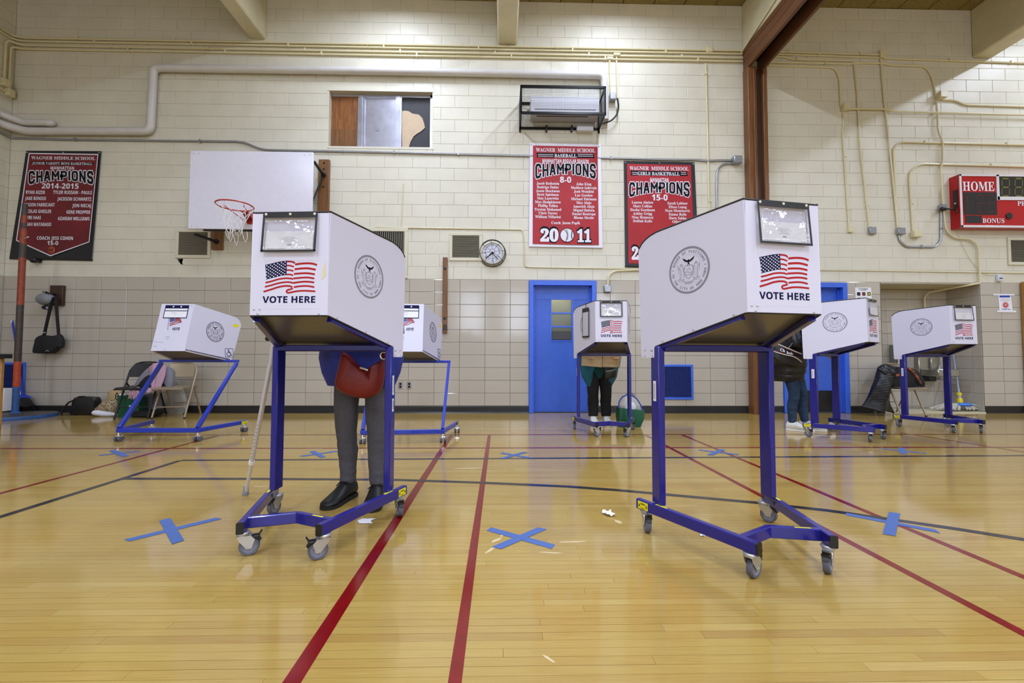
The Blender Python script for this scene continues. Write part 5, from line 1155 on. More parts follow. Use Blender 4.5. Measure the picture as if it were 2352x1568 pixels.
q = MB(); pillow(q, P9([(775, 535), (830, 535), (910, 620), (975, 740), (960, 765), (900, 670), (830, 590)], 6.71), FRONT, .03, sub=2); q.build('panel', 'orange_print', t)
q = MB(); pillow(q, P9([(550, 630), (650, 610), (660, 650), (590, 655)], 6.71), FRONT, .03, sub=2); q.build('panel', 'orange_print', t)
q = MB(); pillow(q, P9([(470, 640), (500, 560), (525, 545), (515, 610), (490, 655)], 6.72), FRONT, .03, sub=2); q.build('panel', 'orange_print', t)
q = MB(); q.tube(P9([(950, 760), (1000, 780), (1030, 800)], 6.75), .007, 6); q.tube(P9([(965, 780), (1000, 810), (1020, 850)], 6.74), .007, 6); q.tube(P9([(900, 690), (940, 760), (1000, 770)], 6.7), .008, 6); q.build('strap', 'cloth_black', t)
t = thing('mop', 'string mop with pale blue handle and yellow clamp standing in the alcove', 'mop', W(2205, 938, 7.3))
q = MB(); q.tube([W(*z9(1440, 330), 7.56), W(*z9(1522, 885), 7.27)], .012, 8); q.build('pole', 'rod_blue_grey', t)
q = MB(); q.lathe([(.03, 0), (.034, .02), (.03, .045)], 12, W(*z9(1525, 925), 7.25)); q.build('clamp', 'mop_yellow', t); q = MB(); q.lathe([(.036, 0), (.036, .05), (.028, .075)], 12, W(*z9(1538, 1030), 7.22)); q.build('clamp', 'mop_yellow', t); q = MB(); q.lathe([(.02, 0), (.02, .08)], 10, W(*z9(1532, 985), 7.24)); q.build('ferrule', 'mop_grey', t)
q = MB(); h0 = W(*z9(1540, 1040), 7.22)
for i in range(60):
    a = R.uniform(0, 2*pi); rr = R.uniform(.12, .36); g = 1 if math.cos(a) > 0 else -1
    e = V(h0.x+rr*1.15*math.cos(a)-(.12 if math.cos(a) < 0 else 0), 7.24+.13*math.sin(a), .045+R.random()*.02); m_ = h0.lerp(e, .55)+V(0, 0, .03)
    q.tube([h0+V(.03*math.cos(a), .03*math.sin(a), -.01), m_, e], .012, 5)
q.build('strings', 'mop_grey', t, kind='stuff')
q = MB(); q.ell(h0+V(.02, -.05, -.02), (.14, .06, .03), 14, 6); q.build('band', 'mop_blue', t)
t = thing('drinking_fountain', 'stainless drinking fountain with basin on the alcove back wall', 'fountain', W(2110, 850, 7.5))
yb = D+AD
xa, xb = W(2028, 0, 7.55).x, W(2063, 0, 7.55).x
q = MB(); q.cbox((xa, yb-.14, W(0, 868, 7.55).z), (xb, yb-.01, W(0, 784, 7.55).z), .01); q.build('back_panel', 'fridge_grey', t)
q = MB(); q.lathe([(.045, 0), (.045, W(0, 786, 7.5).z-W(0, 842, 7.5).z)], 16, V(W(2041, 0, 7.45).x, yb-.16, W(0, 842, 7.5).z)); q.build('column', 'steel_brushed', t)
xa, xb = W(2089, 0, 7.5).x, W(2137, 0, 7.5).x
q = MB(); q.cbox((xa, yb-.1, W(0, 868, 7.5).z), (xb, yb-.01, W(0, 812, 7.5).z), .01); q.build('back_panel', 'steel_brushed', t)
q = MB(); q.cbox((xa+.18, yb-.14, W(0, 842, 7.5).z), (xa+.3, yb-.1, W(0, 815, 7.5).z), .008); q.build('column', 'steel_brushed', t)
xa, xb = W(2110, 0, 7.35).x, W(2156, 0, 7.35).x; z0, z1 = W(0, 860, 7.25).z, W(0, 842.5, 7.25).z
q = MB(); q.cbox((xa, yb-.42, z0), (xb, yb-.1, z1), .012); q.build('basin', 'steel_brushed', t)
q = MB(); q.tube([V(xb-.08, yb-.16, z1), V(xb-.08, yb-.17, z1+.05), V(xb-.08, yb-.22, z1+.06)], .01, 8); q.build('spout', 'chrome', t)
q = MB(); q.cbox((xa+.02, yb-.25, z0-.09), (xa+.14, yb-.02, z0), .008); q.build('drain', 'black_plastic', t)
# green tote with clear plastic by the middle booth
t = thing('shopping_bag', 'green cloth bag holding a clear plastic bag on the floor beside the middle booth', 'bag', G(1450, 983))
q = MB(); a, b, c_, d = [W(*z5(*p), 5.62) for p in ((880, 1045), (1290, 1090), (1220, 1370), (890, 1370))]
c_.z = d.z = .0
q.loft([[d, c_, c_+V(0, .16, 0), d+V(0, .16, 0)], [a.lerp(d, .5)+V(-.01, -.02, 0), b.lerp(c_, .5)+V(.012, -.02, 0), b.lerp(c_, .5)+V(.012, .18, 0), a.lerp(d, .5)+V(-.01, .18, 0)], [a, b, b+V(0, .16, 0), a+V(0, .16, 0)]]); q.build('body', 'bag_green', t)
q = MB(); q.tube([W(*z5(*p), 5.75) for p in ((985, 820), (1060, 795), (1110, 830), (1120, 860), (1060, 870))], .012, 8, flat=.4); q.build('handle', 'bag_green', t)
q = MB(); pillow(q, [W(*z5(*p), 5.7) for p in ((865, 1030), (870, 930), (920, 860), (1010, 825), (1110, 850), (1190, 930), (1245, 1050), (1240, 1100), (900, 1080))], FRONT, .1, sub=3); q.build('plastic_liner', 'clear_plastic', t)
q = MB(); q.tube([W(*z5(*p), 5.66) for p in ((862, 1050), (866, 950), (915, 868), (1000, 826), (1080, 838), (1160, 895), (1220, 990), (1248, 1080))], .008, 8); q.build('drawstring', 'broom_blue', t)
q = MB(); pillow(q, [W(*z5(*p), 5.68) for p in ((970, 1050), (1030, 980), (1080, 930), (1140, 1020), (1100, 1100), (1020, 1115))], FRONT, .1, sub=2, wob=.012); q.build('crumpled_paper', 'cloth_white', t)

# ---------------------------------------------------------------- pipes and boxes on the wall
def bend(pts, r=.09):
    """round the corners of a poly-line"""
    pts = [V(*p) for p in pts]; out = [pts[0]]
    for a, b, c in zip(pts, pts[1:], pts[2:]):
        u, w = (a-b), (c-b); k = min(r, u.length*.45, w.length*.45); p0, p1 = b+u.normalized()*k, b+w.normalized()*k
        if u.normalized().dot(w.normalized()) < -.995: out.append(b); continue
        for i in range(6): t = i/5; out.append(p0*(1-t)**2+b*2*t*(1-t)+p1*t*t)
    return out+[pts[-1]]
def pipe(label, px, r, m='conduit_paint', d=None, rb=.1, extra=(), clips=(), n_=8, cat='pipe', group=None, name='conduit', pre=()):
    d = D-.008-r if d is None else d
    pts = [V(*p) for p in pre]+[W(x, y, d) for x, y in px]+[V(*p) for p in extra]
    t = thing(name, label, cat, pts[len(pts)//2], group=group)
    q = MB(); q.tube(bend(pts, rb), r, n_); q.build('tube', m, t)
    for x, y, horiz in clips:
        c = W(x, y, d); q = MB()
        if horiz: q.box((c.x-.012, D-.01-2.3*r, c.z-r*1.25), (c.x+.012, D-.0075, c.z+r*1.9))
        else: q.box((c.x-r*1.25, D-.01-2.3*r, c.z-.012), (c.x+r*1.9, D-.0075, c.z+.012))
        q.build('clip', m, t, smooth=False)
    return t
def jbox(label, x0, y0, x1, y1, m, dep=.06, name='junction_box'):
    a, b = W(x0, y1), W(x1, y0); t = thing(name, label, 'electrical box', ((a.x+b.x)/2, D-.007, (a.z+b.z)/2))
    q = MB(); q.cbox((a.x, D-.007-dep, a.z), (b.x, D-.007, b.z), .005); q.build('box', m, t)
    q = MB(); q.cbox((a.x+.006, D-.011-dep, a.z+.006), (b.x-.006, D-.007-dep, b.z-.006), .002); c = q.build('cover', m, t)
    cx, cz = (a.x+b.x)/2, (a.z+b.z)/2
    for z in (a.z+.018, b.z-.018): MB().lathe([(.004, 0), (.003, .002)], 6, (cx, D-.011-dep, z), (0, -1, 0)).build('screw', 'zinc', c)
    return t
yy = lambda i: [(92.5, 117.5), (99.5, 124.8), (108.5, 135), (115.5, 144)][i]
xl = XL+.03
for i, lab in enumerate(('topmost cream conduit running the length of the wall under the beams', 'second cream conduit from the top under the beams', 'third cream conduit under the beams, turning down at the left corner', 'lowest of the four cream conduits under the beams, left end turning down')):
    ya, yb_ = yy(i); z = W(900, (ya+yb_)/2).z; dd = D-.03
    if i < 2: pre = [(xl, 3.5, z+.02), (xl, dd-.05, z)]
    else: pre = [(xl, dd-(.13 if i == 2 else .06), z-.62-.12*(i-2)), (xl, dd-(.13 if i == 2 else .06), z), ]
    n0 = thing('conduit', lab, 'pipe', (-2, dd, z), group='cream conduits under the beams')
    q = MB(); q.tube(bend([V(*p) for p in pre]+[V(xl+.12, dd, z), V(3.97, dd, z-.006)], .1), .0155, 8); q.build('tube', 'conduit_paint', n0)
    for k in range(7):
        x = -6.9+k*1.55+.27*i; q = MB(); q.box((x, dd-.02, z-.02), (x+.024, D-.0075, z+.034)); q.build('clip', 'conduit_paint', n0, smooth=False)
for (dy, dz, lab) in ((.13, .64, 'upper cream pull box on the left wall'), (.06, .76, 'lower cream pull box on the left wall corner')):
    z = W(900, 122).z-dz; y0 = D-.03-dy; t = thing('junction_box', lab, 'electrical box', (XL+.01, y0, z))
    q = MB(); q.cbox((XL+.008, y0-.05, z-.12), (XL+.09, y0+.05, z), .008); q.build('box', 'conduit_paint', t)
    q = MB(); q.tube([(XL+.04, y0-.05, z-.07), (XL+.04, 4.5, z-.03)], .016); q.build('tube', 'conduit_paint', t)
# conduits right of the timber post
xs = lambda x: [(x, 0)]
pipe('upper cream conduit right of the timber post, ending at the square box', [(1770, 117), (1795, 119.5), (2018, 126)], .0155, clips=((1810, 120, 1), (1975, 124.5, 1)))
pipe('second cream conduit right of the timber post, ending at the square box', [(1770, 124), (2018, 132.5)], .0155, clips=((1880, 128, 1),))
pipe('third cream conduit right of the timber post, to the small tee', [(1770, 129), (1800, 130.5), (1820, 136.5), (1960, 140)], .0155, clips=((1830, 137, 1),))
pipe('long cream conduit right of the post turning down to the tall box by the scoreboard', [(1765, 143), (1955, 147), (1965, 144.5), (2030, 145.5), (2045, 149.5), (2126, 152), (2142, 178), (2150, 222)], .0155, rb=.16, clips=((1895, 146, 1),))
pipe('cream conduit right of the post turning down to the double box', [(1765, 150), (1918, 155), (1929, 182), (1931, 243)], .0155, rb=.2)
jbox('square cream box where the conduits meet near the ceiling on the right', 2016, 119, 2030, 136, 'conduit_paint', .05)
pipe('cream conduit running right from the square box past the right beam', [(2030, 134), (2352, 145)], .0155, extra=[(9.9, D-.024, W(2352, 145).z)], clips=((2180, 139, 1), (2322, 143.5, 1)))
pipe('cream conduit dropping from the small tee to the grey box', [(1962, 146), (1969, 212), (1975, 330), (1997, 522)], .014, d=D-.03, clips=((1969, 208, 0), (1992, 470, 0)))
pipe('cream conduit dropping from the square box to the grey switch box', [(2023, 136), (2031, 230), (2048, 385), (2062, 525)], .014, d=D-.03)
pipe('cream conduit dropping from the double box to the capped end', [(1937, 260), (1938, 288), (1935, 300), (1950, 520)], .014, clips=((1940, 358, 0), (1947, 480, 0)))
jbox('double cream box under the bent conduit', 1929, 243, 1944, 258, 'conduit_paint', .09); jbox('cream box level with the square heater box, left of the scoreboard', 2146, 217, 2162, 231, 'conduit_paint', .1)
jbox('capped cream conduit fitting with a round hole', 1945, 519, 1955, 535, 'conduit_paint', .04); jbox('grey steel box at the foot of the second drop', 1992, 523, 2007, 539, 'galvanised', .05)
jbox('grey steel box joined to the bent grey conduit', 2056, 525, 2072, 540, 'galvanised', .06); jbox('cream box under the looped conduit', 2089, 532, 2107, 547, 'conduit_paint', .08)
pipe('cream conduit from the double box running right across the two drops', [(1944, 252), (1962, 249.5), (2035, 250.5), (2052, 256), (2352, 264)], .0145, d=D-.055, extra=[(9.9, D-.055, W(2352, 264, D-.055).z)])
pipe('cream conduit running right from the tall box with an offset bend', [(2162, 229), (2196, 231), (2216, 241), (2352, 245)], .0145, extra=[(9.9, D-.022, W(2352, 245).z)])
pipe('crooked cream conduit from the tall box down past the scoreboard edge to the alcove', [(2152, 231), (2151, 245), (2154, 262), (2154, 300), (2165, 324), (2165, 370), (2160, 390), (2167, 480), (2172, 528), (2192, 547), (2228, 548), (2248, 565), (2251, 650)], .0145, rb=.12, d=D-.045)
pipe('cream conduit looping from the right and down to the grey box', [(2062, 525), (2053, 370), (2052, 342), (2066, 326), (2352, 333)], .0155, rb=.2, d=D-.026, extra=[(9.9, D-.026, W(2352, 333).z)], clips=((2124, 327, 1), (2312, 331, 1)))
pipe('cream conduit looping from above the scoreboard down to the cream box', [(2097, 533), (2090, 430), (2088, 396), (2112, 376), (2352, 383)], .0155, rb=.22, d=D-.026, extra=[(9.9, D-.026, W(2352, 383).z)], clips=((2276, 380, 1), (2094, 467, 0)))
pipe('grey steel conduit loop between the two boxes below the scoreboard', [(2064, 540), (2066, 552), (2080, 567), (2148, 567.5), (2161, 553), (2161, 485)], .0155, 'galvanised', rb=.12, clips=((2116, 567, 1), (2161, 525, 0)))
jbox('grey outlet box with the scoreboard plug', 2153, 472, 2165, 486, 'galvanised', .07)
pipe('thin cream surface raceway above the alcove running to the right edge', [(1742, 618.5), (2000, 621.5), (2352, 627)], .009, extra=[(9.9, D-.015, W(2352, 627).z)])
pipe('thin cream raceway stepping round below the baseball banner', [(862, 521), (928, 522.5), (1199, 527.5), (1203, 540), (1206, 612), (1220, 613.5), (1466, 617.5), (1704, 618)], .009, rb=.03)
pipe('thin cream raceway dropping to the large wall vent', [(927, 422), (923, 505), (921, 522)], .008)
pipe('cream conduit curving down to the grey box beside the blue door', [(1500, 618), (1412, 622), (1397, 632), (1396, 655)], .016, rb=.1, d=D-.035)
jbox('grey steel box beside the top of the blue door frame', 1386, 656, 1401, 672, 'galvanised', .07)
pipe('cream conduit dropping left of the timber post', [(1621, 146), (1622, 175), (1626, 360), (1629, 480), (1633, 620)], .0145, clips=((1621, 170, 0), (1629, 462, 0)))
jbox('cream box on the conduits left of the timber post', 1620, 110, 1634, 124, 'conduit_paint', .05)
pipe('thin grey steel conduit running the wall from the left corner to the grey box', [(30, 317), (150, 321), (556, 325), (602, 344), (900, 350), (1300, 360), (1552, 367.5), (1600, 367), (1625, 370), (1650, 368.5), (1680, 369)], .0155, 'galvanised', rb=.12, pre=[(XL+.03, 4.0, W(30, 317).z), (XL+.03, D-.1, W(30, 317).z)], clips=((172, 321.5, 1), (460, 325, 1), (905, 350, 1), (1053, 354, 1), (1403, 363.5, 1)))
jbox('grey steel box at the right end of the thin steel conduit', 1679, 363.5, 1697, 380, 'galvanised', .1)
pipe('grey steel conduit curving down from the grey box behind the near seal booth', [(1680, 375.5), (1660, 377), (1647, 390), (1646, 430), (1648, 620)], .0155, 'galvanised', rb=.16)
pz = W(200, 303).z
pipe('thick white insulated pipe stepping up the wall to the caged heater', [(60, 301.5), (345, 302), (353, 156), (900, 163.5), (1386, 173), (1389, 205), (1390, 240), (1390, 276)], .058, 'pipe_white', d=D-.085, rb=.1, n_=16, pre=[(XL+.08, 3.5, pz), (XL+.08, D-.2, pz)], name='pipe', clips=())
pz = W(80, 281).z
pipe('short white pipe stub with an elbow at the left corner above the thick pipe', [(55, 281.5), (100, 281.5), (118, 283)], .052, 'pipe_white', d=D-.1, rb=.06, n_=14, pre=[(XL+.08, 3.5, pz), (XL+.08, D-.22, pz)], extra=[(W(118, 283).x+.02, D-.01, W(118, 283).z)], name='pipe')
pipe('left of the two thin cream conduits beside the heater', [(1400, 137), (1402, 221)], .0135); pipe('right of the two thin cream conduits beside the heater', [(1416, 128), (1416, 140), (1418, 226)], .0135)
jbox('small cream fitting above the left heater conduit', 1393, 134, 1407, 140, 'conduit_paint', .04); jbox('small cream fitting above the right heater conduit', 1408, 126, 1423, 132, 'conduit_paint', .05)
jbox('silver switch box beside the caged heater', 1398, 221, 1412, 236, 'galvanised', .1)
pipe('black flexible conduit looping from beside the switch box under the heater', [(1418, 226), (1421, 245), (1418, 262), (1404, 278), (1380, 284)], .014, 'iron_black', rb=.1, d=D-.1)

# ---------------------------------------------------------------- caged heater
HD = 6.61
a, b = W(1195, 259, HD), W(1390.5, 199, HD); x0, x1, z0, z1 = a.x, b.x, a.z, b.z
t = thing('heater', 'wall heater in a black wire mesh cage above the baseball banner', 'heater', ((x0+x1)/2, D, z0))
def cageframe():
    e = .028
    for xa in (x0, x1-e*.6):
        for y in (HD, D-.03): yield (xa, y, z0 if y < 7 else z0-.06), (xa+e, y+e, z1)
        for z in (z0, z1-e): yield (xa, HD, z), (xa+e, D-.01, z+e)
    for z in (z0-.012, z1-e):
        for y in (HD, D-.03): yield (x0, y, z), (x1+.012, y+e, z+e+.012)
for p0, p1 in cageframe(): q = MB(); q.cbox(p0, p1, .003); q.build('cage_bar', 'cage_black', t)
w_ = .0009
def mesh_face(nm, o, u, v, nu, nv):
    q = MB(); o, u, v = V(*o), V(*u), V(*v); n_ = u.cross(v).normalized()
    for i in range(nu+1): p = o+u*(i/nu); q.bar(p, p+v, w_*2, w_*2, n_)
    for j in range(nv+1): p = o+v*(j/nv); q.bar(p, p+u, w_*2, w_*2, n_)
    q.build(nm, 'cage_black', t, smooth=False, kind='stuff', fix=False)
L_, H_, Dp = x1-x0, z1-z0, D-.02-HD
mesh_face('wire_mesh', (x0, HD+.01, z0), (L_, 0, 0), (0, 0, H_), 56, 17); mesh_face('wire_mesh', (x0, HD, z0+.004), (L_, 0, 0), (0, Dp, 0), 56, 20)
mesh_face('wire_mesh', (x0+.006, HD, z0), (0, Dp, 0), (0, 0, H_), 20, 17); mesh_face('wire_mesh', (x1-.006, HD, z0), (0, Dp, 0), (0, 0, H_), 20, 17); mesh_face('wire_mesh', (x0, HD, z1-.004), (L_, 0, 0), (0, Dp, 0), 56, 20)
a, b = W(1219, 258, 6.78), W(1377, 222, 6.78)
q = MB(); q.cbox((a.x, 6.78, a.z), (b.x, D-.03, b.z), .01); hb_ = q.build('heater_body', 'heater_white', t)
q = MB(); q.box((a.x+.06, 6.775, a.z+.05), (b.x-.06, 6.782, a.z+.062)); q.build('outlet_slot', 'ink_grey', hb_)
q = MB(); q.box((a.x+.1, 6.87, a.z-.004), (b.x-.16, 6.89, a.z)); q.build('bottom_slot', 'ink_black', hb_)
q = MB(); c0, c1 = W(1324, 303, D-.05), W(1362, 290, D-.05); q.cbox((c0.x, D-.1, c0.z), (c1.x, D-.008, c1.z), .01); q.build('control_box', 'heater_white', t)
for x in (1256, 1314): q = MB(); c0 = W(x, 296, D-.03); q.box((c0.x-.02, D-.06, c0.z-.05), (c0.x+.005, D-.006, c0.z+.05)); q.build('bracket', 'cage_black', t, smooth=False)

# ---------------------------------------------------------------- banners
def ban(label, quad, m, dep=.028):
    ps = [W(*p, D-dep) for p in quad]; c = (ps[0]+ps[1])/2
    t = thing('banner', label, 'banner', c)
    def fn(u, v):
        p = ps[0].lerp(ps[1], u).lerp(ps[3].lerp(ps[2], u), v); return p+V(0, -.006*math.sin(pi*u*2+v)*v, 0)
    q = MB(); q.sheet(fn, 8, 8, .004); q.build('cloth', m, t)
    q = MB(); q.tube([ps[3]+V(0, .006, 0), ps[2]+V(0, .006, 0)], .014, 8); q.build('bottom_rod', m, t)
    for u in (.02, .5, .98): p = ps[0].lerp(ps[1], u); MB().lathe([(.012, 0), (.008, .008)], 8, p+V(0, -.004, -.03), (0, -1, 0)).build('grommet', 'zinc', t); MB().lathe([(.005, 0), (.005, dep-.0078)], 6, p+V(0, .0, -.03), (0, 1, 0)).build('peg', 'zinc', t)
    return t
BD = D-.041
def bt(t, items, m, nm, lift=0., **kw):
    q = MB()
    for it in items:
        s, x, y, w, h = it[:5]; al = it[5] if len(it) > 5 else 'C'
        sc = (W(x+1, y, BD)-W(x, y, BD)).length
        text(q, s, W(x, y, BD-lift), w*sc, h*sc, (1, 0, 0), (0, 0, 1), kw.get('bold', .0), al, kw.get('warp'))
    return q.build(nm, m, t, smooth=False, fix=False)
def patch(t, pts, m, nm, lift=0.):
    q = MB(); q.face([W(x, y, BD-lift) for x, y in pts]); return q.build(nm, m, t, smooth=False, fix=False)
BLK = dict(C=[[(1,.7),(1,.84),(.8,1),(.2,1),(0,.84),(0,.16),(.2,0),(.8,0),(1,.16),(1,.3)]], H=[[(0,0),(0,1)],[(1,0),(1,1)],[(0,.5),(1,.5)]], A=[[(0,0),(.36,1),(.64,1),(1,0)],[(.18,.3),(.82,.3)]],
    M=[[(0,0),(0,1),(.5,.4),(1,1),(1,0)]], P=[[(0,0),(0,1),(.8,1),(1,.86),(1,.6),(.8,.44),(0,.44)]], I=[[(.5,0),(.5,1)]], O=[[(.2,0),(.8,0),(1,.16),(1,.84),(.8,1),(.2,1),(0,.84),(0,.16),(.2,0)]], N=[[(0,0),(0,1),(1,0),(1,1)]],
    S=[[(1,.72),(1,.84),(.8,1),(.2,1),(0,.84),(0,.66),(.2,.53),(.8,.47),(1,.34),(1,.16),(.8,0),(.2,0),(0,.16),(0,.28)]])
def miter(mb, pts, w, fn, ext=0.):
    n_ = len(pts); cl = pts[0] == pts[-1]; A, B = [], []
    def nrm(a, b): dx, dy = b[0]-a[0], b[1]-a[1]; l = math.hypot(dx, dy); return (-dy/l, dx/l)
    for i in range(n_):
        ns = []
        if i > 0 or cl: ns.append(nrm(pts[i-1] if i > 0 else pts[-2], pts[i]))
        if i < n_-1 or cl: ns.append(nrm(pts[i], pts[i+1] if i < n_-1 else pts[1]))
        m = (sum(a[0] for a in ns)/len(ns), sum(a[1] for a in ns)/len(ns)); l2 = max(.3, m[0]**2+m[1]**2); p = pts[i]
        if ext and not cl and i in (0, n_-1):
            t = ns[0]; s = -1 if i == 0 else 1; p = (p[0]+t[1]*ext*s, p[1]-t[0]*ext*s)
        A.append(fn(p[0]+m[0]/l2*w/2, p[1]+m[1]/l2*w/2)); B.append(fn(p[0]-m[0]/l2*w/2, p[1]-m[1]/l2*w/2))
    for i in range(n_-1): mb.add([A[i], A[i+1], B[i+1], B[i]], [(0, 1, 2, 3)])
def champ(t, x, y, w, h):
    """CHAMPIONS in octagonal block letters, tall at the ends"""
    wd = dict(I=.30, M=1.2); tot = sum(wd.get(c, 1) for c in 'CHAMPIONS')+8*.2; u0 = w/tot
    for ext, m, l, nm in ((1.5, 'banner_white', 0., 'lettering_outline'), (0, 'ink_black', .0022, 'lettering')):
        q = MB(); cx = x-w/2; sw = u0*.30; kk = 0
        for c in 'CHAMPIONS':
            cw = wd.get(c, 1)*u0
            pls = BLK[c]
            if c in 'MN': pls = [[a, b] for pl in pls for a, b in zip(pl, pl[1:])]
            for pl in pls:
                kk += 1
                def fn(X, Y, k=kk % 5):
                    px_, f = cx+X, Y/h; a = (px_-x)/(w/2); return W(px_, y-h+(h*(1-f))*(1+.48*a*a), BD-l-k*.0003)
                P_ = [(sw/2+p[0]*(cw-sw), sw*.55+p[1]*(h-sw*1.1)) for p in pl]; miter(q, P_, sw+ext*2, fn, ext+(sw*.5 if pl[0] != pl[-1] and c in 'HAMPIN' else 0))
            cx += cw+.2*u0
        q.build(nm, m, t, smooth=False, fix=False)
# maroon pennant banner
t = ban('maroon banner with black border listing a junior basketball team, above the hanging cap', [(60, 346), (232, 347), (211, 597), (22, 593)], 'banner_black')
tf = lambda px, py: (px, py)
patch(t, [(66, 351), (226, 353.5), (205.5, 556), (116, 588.5), (36.5, 552.5)], 'banner_white', 'field_border', -.003)
patch(t, [(68.2, 353.5), (223.8, 356), (203.6, 554.5), (116, 585.8), (39, 551)], 'banner_maroon', 'field', -.0015)
patch(t, [(73, 370.5), (215, 373.5), (213.5, 379), (214.5, 380), (72.5, 377)], 'ink_black', 'ribbon', -.0006)
bt(t, [(serif('WAGNER MIDDLE SCHOOL'), 145, 366.5, 147, 7.8)], 'banner_white', 'lettering', .0004, bold=.005)
bt(t, [(serif('JUNIOR VARSITY BOYS BASKETBALL'), 143, 378, 139, 5.8)], 'banner_white', 'lettering', .001, bold=.004)
bt(t, [(sansb('MANHATTAN'), 143, 389, 54, 7), (sansb('2014-2015'), 138, 433, 85, 12.5), (sansb('COACH: JESS COHEN'), 126, 550.5, 83, 8), (sansb('15-0'), 121, 562.5, 25, 9.5)] +
   [(sansb(s), x, y, w, 8, 'L') for s, x, y, w in (('RYAN AIZER', 59.5, 445, 44), ('JAKE BONIOS', 57.5, 459, 48), ('MASON FABRICANT', 55.5, 473.5, 70), ('NICOLAS GHEILER', 53, 488.5, 65), ('PIERRE HAAS', 51, 503, 43), ('JOSIAH MATARASO', 48.5, 518.5, 69))] +
   [(sansb(s), x, y, w, 8, 'R') for s, x, y, w in (('TYLER RUSSAW - PAULS', 211, 446, 89), ('JACKSON SCHWARTZ', 209.5, 461, 78), ('JON NECAJ', 209, 476, 43), ('GENE PROPPER', 207.5, 491, 55), ('AZARIAH WILLIAMS', 205.5, 506, 73))], 'banner_white', 'lettering', .0008, bold=.006)
champ(t, 140, 414, 149, 22)
q = MB(); c = W(118, 574, BD-.002); q.lathe([(.058, 0), (.04, .006), (0, .01)], 20, c, (0, -1, 0)); q.build('ball_emblem', 'ball_orange', t)
q = MB(); k3 = lambda x, y: c+V(x*.058, -.012, y*.058)
ribbon(q, [(-.9, 0), (.9, .05)], .1, k3); ribbon(q, [(0, -.9), (.05, .9)], .1, k3); ribbon(q, [(-.6, .6), (-.3, 0), (-.6, -.6)], .1, k3); ribbon(q, [(.6, .6), (.3, 0), (.6, -.6)], .1, k3); q.build('ball_seam', 'ink_black', t, smooth=False, fix=False)
# red baseball banner
t = ban('red baseball banner with white border under the caged heater', [(1217, 328), (1379.5, 331.5), (1384, 568), (1215, 565)], 'banner_white')
patch(t, [(1224.5, 334), (1372.5, 337), (1375.5, 562.5), (1223.5, 560)], 'banner_red', 'field', -.002)
patch(t, [(1231, 350.5), (1366, 352.5), (1363.5, 357.5), (1366.5, 363), (1231.5, 361), (1234.5, 356)], 'ink_black', 'ribbon', -.0006)
bt(t, [(serif('WAGNER  MIDDLE SCHOOL'), 1299, 349, 136, 9)], 'banner_white', 'lettering', .0004, bold=.005); bt(t, [(serif('BASEBALL'), 1299, 361.3, 51, 8)], 'banner_white', 'lettering', .001, bold=.01)
q = MB()
for y in (354.3, 358.3):
    for xa, xb in ((1236, 1271), (1327, 1362)): ribbon(q, [(xa, y), (xb, y+.6)], 1.2, lambda x, yq: W(x, yq, BD-.001))
q.build('ribbon_stripe', 'banner_white', t, smooth=False, fix=False)
bt(t, [(sansb('MANHATTAN REGULAR SEASON'), 1299, 373.6, 106, 8), (sansb('8-0'), 1299, 419, 26, 13.5)], 'banner_white', 'lettering', .0008, bold=.012)
champ(t, 1299, 400, 139, 24.5)
Ls = ['Jacob Rothstein', 'Rodrigo Duluc', 'Jason Shackman', 'Brett Spielman', 'Max Lazerwitz', 'Max Hodgkinson', 'Phillip Yellen', 'Trystan Mohamed', 'Chris Torres', 'William Villarini']; lw = [52, 50, 54.5, 50, 49.5, 59, 45.5, 61.5, 42.5, 59]
Rs = ['John King', 'Matthew Iadevaia', 'Josh Weinfeld', 'Luc Gordon', 'Michael Edelman', 'Max Alejo', 'Americk Alejo', 'Miguel Batista', 'Daniel Restrepo', 'Rhone Meche']; rw = [34.5, 59, 46, 40.5, 58.5, 34.5, 49, 49, 54, 46]
bt(t, [(serif(s), 1258.5, 424+i*8.52, w, 6.4) for i, (s, w) in enumerate(zip(Ls, lw))]+[(serif(s), 1341, 425.4+i*8.58, w, 6.4) for i, (s, w) in enumerate(zip(Rs, rw))]+[(serif('Coach: Jason Popik'), 1299.5, 514.5, 66, 6.5)], 'banner_white', 'lettering', .0004, bold=.006)
for bld, m, l, nm in ((.10, 'ink_black', 0, 'numeral_outline'), (.035, 'banner_white', .0015, 'numeral')): bt(t, [(serif('20'), 1262, 553.5, 42+(3 if bld > .05 else 0), 28+(2 if bld > .05 else 0)), (serif('11'), 1341.5, 554.8, 32+(3 if bld > .05 else 0), 28+(2 if bld > .05 else 0))], m, nm, l, bold=bld)
c = W(1302.5, 540, BD-.001); q = MB(); q.lathe([(.112, 0), (.108, .004), (0, .006)], 28, c, (0, -1, 0)); q.build('ball_emblem', 'banner_white', t)
q = MB(); k3 = lambda x, y: c+V(x*.112, -.008, y*.112); ring2(q, 1.0, .07, k3)
ribbon(q, [(-.5, .85), (.0, .3), (.1, -.3), (-.2, -.95)], .06, k3); ribbon(q, [(.75, .6), (.62, 0), (.75, -.6)], .06, k3)
for i in range(7): y = .7-i*.22; ribbon(q, [(-.08-.2*abs(y)+.0, y), (.12-.2*abs(y)+.1, y+.08)], .06, k3)
for i in range(5): y = .45-i*.22; ribbon(q, [(.55, y), (.78, y+.06)], .06, k3)
q.build('ball_seam', 'ink_black', t, smooth=False, fix=False)
